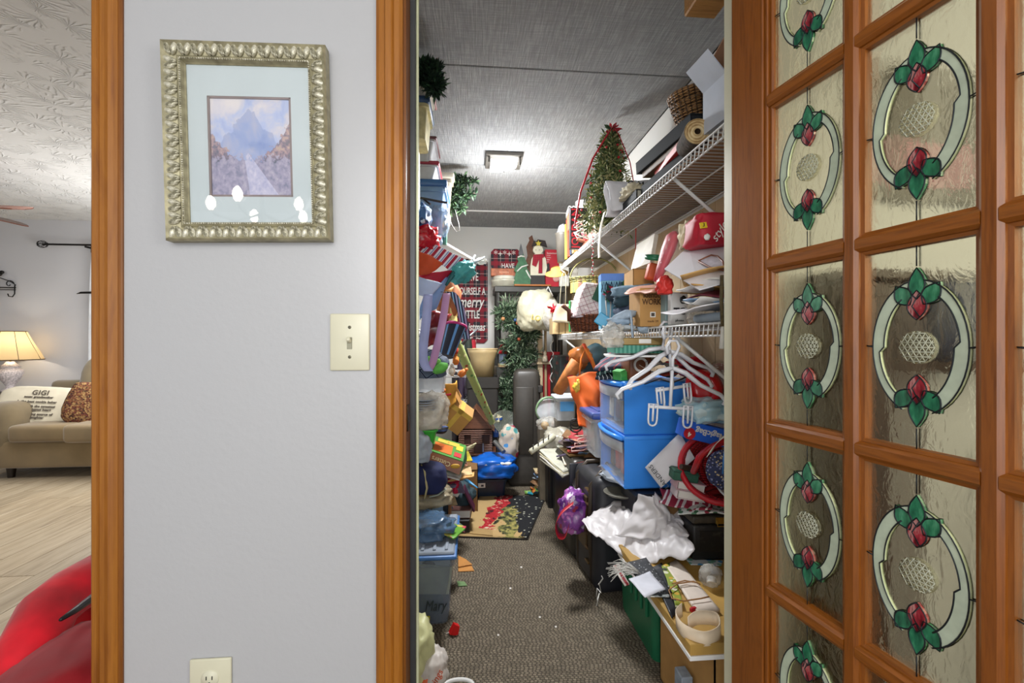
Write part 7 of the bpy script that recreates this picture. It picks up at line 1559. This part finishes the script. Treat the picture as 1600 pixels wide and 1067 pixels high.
# craft sets
GX = thing('craft_kit_box', 'green and orange craft kit box tilted on the left pile', 'box', (0, 0, 0))
f4c = [at(672, 705, 2.42), at(723, 722, 2.40), at(728, 697, 2.62), at(680, 682, 2.66)]
MB().sheet(lerp4(*f4c), 2, 2, mat('4a8a3c', .4, var=.15, scale=10), .01, False).obj('lid', None, GX)
nn = (f4c[1] - f4c[0]).cross(f4c[3] - f4c[0]).normalized(); nn = nn if nn.z > 0 else -nn
L4 = lerp4(*f4c)
for (u0, v0, u1, v1), c_ in (((.06, .1, .62, .62), 'd06a28'), ((.12, .68, .8, .9), 'c8b048'), ((.7, .1, .92, .35), 'c03038'), ((.72, .5, .93, .8), 'd8c040'), ((.2, .2, .5, .5), 'b04828'), ((.15, .72, .3, .86), '8a3020'), ((.42, .72, .58, .86), 'd86a30')):
    MB().sheet(lambda u, v, q=(u0, v0, u1, v1): L4(q[0] + u * (q[2] - q[0]), q[1] + v * (q[3] - q[1])) + nn * .007, 2, 2, mat(c_, .4, var=.1), .002, False).obj('picture', None, GX)
GXb = [at(668, 722, 2.40), at(718, 742, 2.38), at(723, 722, 2.40), at(672, 705, 2.42)]
MB().sheet(lerp4(*GXb), 2, 2, mat('8a4a1c', .45, var=.15, scale=12), .006, False).sheet(lerp4(GXb[1], at(729, 718, 2.6), at(728, 697, 2.62), GXb[2]), 2, 2, mat('2f5c2c', .5), .006, False).obj('side', None, GX)
n2 = (GXb[1] - GXb[0]).cross(GXb[3] - GXb[0]).normalized(); n2 = n2 if n2.y < 0 else -n2
tx_ = text(GX, 'printing', 'Cutters', .034, mat('d8c890', .5), lerp4(*GXb)(.38, .5) + n2 * .005, (0, 0, 0)); xa_ = (GXb[0] - GXb[1]).normalized(); ya_ = n2.cross(xa_); tx_.rotation_euler = Matrix((xa_, ya_, n2)).transposed().to_euler()
MB().blob(lerp4(*GXb)(.82, .5) + n2 * .004, (.026, .006, .013), mat('c89a30', .5), 2, 0, flat_bottom=False).obj('emblem', None, GX)
for k, (cs, c_, lb_) in enumerate((((( 690, 747, 2.5), (738, 742, 2.6), (735, 728, 2.7), (700, 735, 2.62)), 'c8a878', 'tan pattern booklet under the craft kit'), (((665, 735, 2.45), (718, 750, 2.4), (722, 742, 2.5), (680, 726, 2.5)), 'c8c4c0', 'white edged booklet below the tan one'), (((716, 722, 2.6), (738, 720, 2.7), (731, 705, 2.75), (720, 708, 2.7)), 'c8b830', 'yellow booklet right of the craft kit'), (((722, 708, 2.75), (738, 700, 2.85), (744, 692, 2.85), (726, 700, 2.8)), 'b8b08a', 'pale checked booklet near the log house'), (((700, 752, 2.45), (740, 745, 2.6), (741, 738, 2.65), (712, 746, 2.55)), 'd0a060', 'orange printed booklet at the pile edge'))):
    one('thin_booklet', lb_, 'booklet', MB().sheet(lerp4(*[at(*q_) for q_ in cs]), 3, 3, mat(c_, .6, var=.35, scale=22), .008, False))
heap('small_pile_item', 'paper item under the craft kit', 'paper item', 'paper items under the craft kit', (at(700, 755, 2.6).x - .04, 2.68, .25), .10, .08, .18, 26, 41, (.05, .13))
# navy rolled blanket
nb = thing('navy_stuff_sack', 'navy fabric sack with cream band at left jamb', 'bag', pr(640, 724, 693, 768, 2.25)[0])
MB().blob((0, 0, .07), (.10, .09, .075), mat('1c2450', .8, var=.15), 4, .08, 2, 6, sq=.7).obj('body', None, nb)
MB().tube([(.0, -.085, .0), (.012, -.095, .05), (.0, -.075, .12), (-.02, -.03, .14)], .013, 6, mat('c8bc8a', .7), flat=.4).obj('band', None, nb)
MB().tube([(.02, -.07, .0), (.06, -.06, .004), (.096, -.02, .02)], .006, 6, mat('a8b0a0', .7), flat=.6).obj('base_trim', None, nb)
crumple_bag('tan_clear_bag', 'cloudy clear bag with tan sheen under the navy sack', pr(645, 762, 698, 788, 2.3)[0], (.12, .10, .05), filmmat('b8ac90', .65, .12, .9, 14), 13, .25)
one('cream_card_panel', 'cream card standing right of the navy sack', 'card', MB().sheet(lerp4(at(690, 765, 2.5), at(699, 768, 2.48), at(698, 738, 2.5), at(689, 738, 2.52)), 2, 2, mat('cfc8a8', .6), .004, False))
crumple_bag('pink_ribbon_spool', 'hot pink ribbon clump in the dark gap of the left pile', pr(698, 742, 716, 770, 2.65)[0], (.035, .03, .05), mat('c8204a', .5, var=.3, scale=20), 3, .6)
one('sky_blue_handle', 'sky blue plastic handle jutting over the carpet', 'handle', MB().tube([at(718, 744, 2.75), at(732, 752, 2.7), at(746, 762, 2.62)], [.010, .014, .006], 6, mat('3a8ab8', .4), flat=.5))
crumple_bag('dark_teal_sack', 'dark teal soft sack in the shadow of the left pile', (at(724, 770, 2.85).x - .02, 2.95, .10), (.09, .08, .10), mat('2c4048', .8, var=.2), 8, .3)
one('maroon_notebook', 'maroon notebook with wire binding at the pile foot', 'notebook', MB().box((0, 0, 0), (.012, .12, .15), mat('4a1830', .5), .002, ry=-25), None, at(733, 778, 2.85))
bk1 = book('brown_photo_album', 'brown album lying on the carpet beside the rug', (at(718, 800, 2.7).x - .02, 2.86, .105), (.18, .14, .05), mat('5a3a34', .5), (0, 0, -4), 'album')
one('black_media_stack', 'black flat player under the brown album', 'player', MB().box((0, 0, .048), (.20, .2, .095), mat('22201f', .4), .006), None, (at(716, 810, 2.7).x - .03, 2.87, .006))
# black box with blue label
kb = thing('black_label_box', 'black box with pale blue label at the left jamb', 'box', (at(676, 800, 2.35).x, 2.43, at(676, 822, 2.35).z), (0, 0, 4)); h_ = .14
MB().box((0, 0, h_ / 2), (.15, .15, h_), mat('1c262c', .4), .003).obj('carton', None, kb); MB().box((.02, -.076, h_ * .62), (.055, .002, h_ * .5), mat('a8c8dc', .5, var=.15, scale=60), .001).obj('label', None, kb)
text(kb, 'printing', 'TO...', .03, PAPER, (-.045, -.0765, h_ * .7), (90, -80, 0)); text(kb, 'printing', 'series', .024, mat('6a9ab8', .6), (.058, -.0765, h_ * .3), (90, -90, 0))
one('wood_edge_box', 'narrow wooden box standing right of the black label box', 'box', MB().box((0, 0, .075), (.022, .12, .16), mat('9a6a40', .6), .002), None, (at(700, 800, 2.36).x, 2.45, at(700, 824, 2.36).z))
# stack under: storage box, snack bag etc. on the blue rimmed lid
MAR = thing('clear_name_bin', 'clear bin marked in handwriting with blue rimmed lid', 'bin', (-.075 - .20, 2.10, .006))
mw, md, mh = .40, .42, .285
MB().tub(mw - .02, md, mh, filmmat('8a98a8', .30, .2, .08, 4), .88, r=.03).obj('body', None, MAR)
MB().box((0, 0, mh + .008), (mw + .01, md + .03, .016), mat('3f74b4', .4), .006, seg=2).box((0, 0, mh + .02), (mw - .01, md - .0, .014), mat('8f98a4', .45), .005).obj('lid', None, MAR)
for dx in (.06, .11, .16): MB().box((dx, 0, mh + .03), (.014, md * .9, .006), mat('8f98a4', .45), .002).obj('rib', None, MAR)
text(MAR, 'handwriting', 'Mary', .062, mat('25302f', .6), (.115, -md / 2 * .93 - .006, .085), (86, 0, 0), .0008, shear=.25, sx=.7)
ck = one('game_board_sheet', 'pale cream sheet with printed corner inside the clear bin', 'sheet', MB().sheet(lerp4((-.33, 1.915, .14), (-.105, 1.915, .13), (-.09, 1.915, .245), (-.33, 1.915, .275)), 2, 2, mat('b9bfa8', .6, var=.05), .004, False))
one('dark_folded_cloths', 'dark blue cloths filling the base of the clear bin', 'cloth', MB().box((0, 0, .06), (.28, .30, .11), mat('38444e', .8, var=.3, scale=14), .02, seg=2), None, (-.275, 2.10, .02))
one('printed_book_cover', 'white book with dark oval print above the cream sheet', 'book', MB().box((0, 0, .0), (.22, .008, .07), mat('a8b4bc', .6), .001).blob((.02, -.006, .0), (.03, .003, .02), mat('3a3420', .6), 2, 0, flat_bottom=False), None, (-.21, 1.925, .255), (0, 4, 0))
ZM = .006 + mh + .036
crumple_bag('blue_grey_plastic_bag', 'blue grey translucent plastic bag on the blue rimmed lid', (-.20, 2.06, ZM), (.11, .10, .045), filmmat('5a7898', .85, .15, .6, 14), 15, .35)
drape('green_snack_packet', 'green and pink printed snack packet on the lid edge', 'packet', ((690, 832, 2.02), (708, 842, 1.98), (728, 822, 2.1), (702, 818, 2.16)), spots('6aa83c', ['d86a8a', 'd8c860', 'c84060'], 22, .5, .3), 31, .008, .006)
drape('torn_tan_paper', 'torn tan paper above the blue grey bag', 'paper', ((655, 825, 2.1), (686, 822, 2.14), (684, 802, 2.2), (655, 800, 2.2)), mat('c8b48a', .7), 32, .015)
drape('green_edge_board', 'dark green edged board slanting down to the snack packet', 'board', ((655, 808, 2.2), (722, 830, 2.24), (728, 824, 2.3), (655, 796, 2.3)), mat('2c5a40', .6), 33, .002, .006)
drape('floral_leaflet', 'small floral leaflet above the snack packet', 'leaflet', ((700, 820, 2.22), (727, 832, 2.22), (722, 820, 2.3), (703, 808, 2.3)), spots('c8b8a0', ['6a3a6a', '4a6a5a', 'a04a5a'], 34, .5), 34, .004)
fl = None
def floor4(name, label, cat, cs, m, th=.003, amp=.0, z=.008):
    return one(name, label, cat, MB().sheet(crumple(lerp4(*[onz(a, b_, z) for a, b_ in cs]), amp, 14, 3), 6, 6, m, th, False))
for k, cs in enumerate((((716, 893), (741, 892), (736, 882), (716, 870)), ((716, 886), (738, 882), (728, 874), (716, 868)))):
    floor4('orange_envelope', ('orange brown envelope poking out lowest by the clear bin', 'orange brown envelope corner above the lowest one')[k], 'envelope', cs, mat('c08440', .7), .003, 0, .008 + .006 * k)
floor4('green_leaf_tag', 'small green leaf shaped tag on the carpet', 'tag', ((716, 916), (730, 915), (726, 909), (714, 908)), mat('6a8a58', .6), .003)
one('red_plastic_cap', 'red plastic cap lying on the carpet near the clear bin', 'cap', MB().prism([(-.018, 0), (.018, 0), (.014, .035), (-.010, .040)], .022, mat('d01818', .4)).cyl((-.02, 0, .004), (-.035, -.01, .004), .0015, seg=5, m=PAPER), None, onz(708, 990, .007), (0, 20, 20))
one('yellow_block', 'yellow and white block with blue dot by the jamb', 'block', MB().box((0, 0, .02), (.05, .04, .04), mat('c8cca8', .5), .002).box((0, 0, .05), (.052, .042, .02), mat('d8d020', .5), .002).cyl((.01, -.0205, .01), (.01, -.0225, .01), .009, seg=12, m=mat('1f50c0', .4)), None, onz(661, 990, .007))
crumple_bag('yellow_grocery_bag', 'pale yellow grocery bag at the lower left jamb', onz(660, 1085, .01) + Vector((-.05, .03, .05)), (.085, .09, .10), mat('cfcf9a', .4, var=.12), 2, .25)
crumple_bag('orange_white_bag', 'white bag with orange corner and red script by the jamb', onz(685, 1085, .01) + Vector((-.02, .02, .0)), (.05, .06, .075), mat('d4ccc4', .45, var=.1), 6, .25)
text(C.objects[-1] if False else bpy.data.objects['orange_white_bag'], 'printing', 'Savings', .03, mat('c85020', .5), (.01, -.06, .07), (80, -60, 10), shear=.2)
MB().blob((-.02, -.03, .04), (.04, .035, .04), mat('d85a18', .5), 3, .2, 2, 3).obj('orange_corner', None, bpy.data.objects['orange_white_bag'])
one('oval_tray', 'white oval plastic rim at the bottom of the doorway', 'tray', MB().tube([(.05 * cos(2*pi*k/24), .03 * sin(2*pi*k/24), 0) for k in range(24)], .006, 8, WHITE, closed=True), None, onz(716, 1072, .06))
# hidden cartons carrying the left pile
carton('left_base_carton', 'brown carton under the left pile seen at its edge', (-.40, 2.62, .006), (.36, .5, .44), CARD)
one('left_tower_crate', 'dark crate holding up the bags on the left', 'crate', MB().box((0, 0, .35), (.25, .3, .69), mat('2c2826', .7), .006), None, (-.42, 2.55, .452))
carton('far_left_carton', 'brown carton behind the craft kit under the left rolls', (-.17, 3.30, .006), (.40, .34, .30), CARD_D)
heap('mixed_trinket', 'trinket heaped behind the craft kit', 'trinket', 'trinkets heaped behind the craft kit', (-.14, 3.12, .31), .08, .12, .13, 30, 51, (.04, .10))
# floor litter specks
rn = random.Random(9)
for k, (a, b_) in enumerate(((813, 887), (796, 920), (777, 993), (867, 980), (842, 965))):
    floor4('paper_scrap', 'tiny white scrap on the grey carpet', 'scrap', ((a, b_), (a + 3, b_), (a + 3, b_ - 2), (a, b_ - 2)), PAPER, .002, 0, .007); C.objects[-1]['group'] = 'white scraps on the carpet'
# rug
def rugmat():
    m = bpy.data.materials.new('snowman_rug'); b = NB(m); tc = b.coord(kind='Generated'); s = b.sep(tc); U, V = s[0], s[1]; nz = b.noise(tc, 9, 3); 
    nzs = b.math('SUBTRACT', nz, .5)
    c = lin('b89a68')
    blk = b.math('GREATER_THAN', b.math('ADD', U, b.math('MULTIPLY', nzs, .3)), b.math('ADD', .60, b.math('MULTIPLY', V, -.18)))
    vo = b.n('TexVoronoi', {'Vector': b.n('Mapping', {'Vector': tc, 'Scale': (16, 22, 1)}).outputs[0], 'Scale': 1.0})
    fl_ = b.math('LESS_THAN', vo.outputs[0], .20); dark = b.mix(fl_, lin('15161a'), lin('b8b8a8'))
    c = b.mix(blk, c, dark)
    band = b.math('ABSOLUTE', b.math('SUBTRACT', U, b.math('ADD', .20, b.math('ADD', b.math('MULTIPLY', V, .36), b.math('MULTIPLY', nzs, .3)))))
    red = b.math('MULTIPLY', b.math('LESS_THAN', band, .085), b.math('GREATER_THAN', V, .12))
    c = b.mix(red, c, b.ramp(b.noise(tc, 22, 3), [(.35, '3a0c10'), (.42, '9c1820'), (.6, 'b02028'), (.68, 'c8bca0')]))
    gr = b.math('MULTIPLY', b.math('LESS_THAN', b.math('ABSOLUTE', b.math('SUBTRACT', U, b.math('ADD', .48, b.math('ADD', b.math('MULTIPLY', V, .12), b.math('MULTIPLY', nzs, .35))))), .085), b.math('LESS_THAN', b.math('ADD', V, b.math('MULTIPLY', nzs, .9)), .62))
    c = b.mix(gr, c, b.ramp(b.noise(tc, 18, 3), [(.38, '1c1c16'), (.48, '6a6a38'), (.6, 'a89c58'), (.7, '4a4a2a')]))
    b.base(c); b.b.inputs['Roughness'].default_value = .95; b.bump(b.noise(b.coord(), 260, 3), .6, .003); return m
RP_ = [onz(714, 838, .012), onz(824, 842, .012), onz(852, 777, .012), onz(752, 772, .012)]
# rug built flat with a fixed outline
f4 = lerp4(*RP_)
rug = thing('holiday_rug', 'small holiday rug with red and black pattern on the carpet', 'rug', (0, 0, 0))
MB().sheet(lambda u, v: f4(u, v) + Vector((0, 0, .002 + (.012 * max(0, u - .85) * 4 * (1 - v) if v < .4 else 0))), 14, 14, rugmat(), .008).obj('pile', None, rug)
MB().tube([p + Vector((0, 0, -.001)) for p in [f4(k / 10, 0) for k in range(11)] + [f4(1, k / 10) for k in range(1, 11)] + [f4(1 - k / 10, 1) for k in range(1, 11)] + [f4(0, 1 - k / 10) for k in range(1, 10)]], .004, 5, mat('2c2620', .9), closed=True).obj('binding', None, rug)
floor4('brown_mat_corner', 'plain tan mat strip lying under the rug corner', 'mat', ((718, 832), (770, 837), (770, 828), (722, 822)), mat('a88a58', .8), .004, 0, .021)
# high corner: wood box top right
one('wood_ceiling_box', 'honey wood box end hanging at the top right of the closet', 'box', MB().box((0, 0, 0), (.10, .12, .16), wood('8a5a28', 'b88444', .5, 'x'), .004), None, (.70, 1.28, ZC - .075))
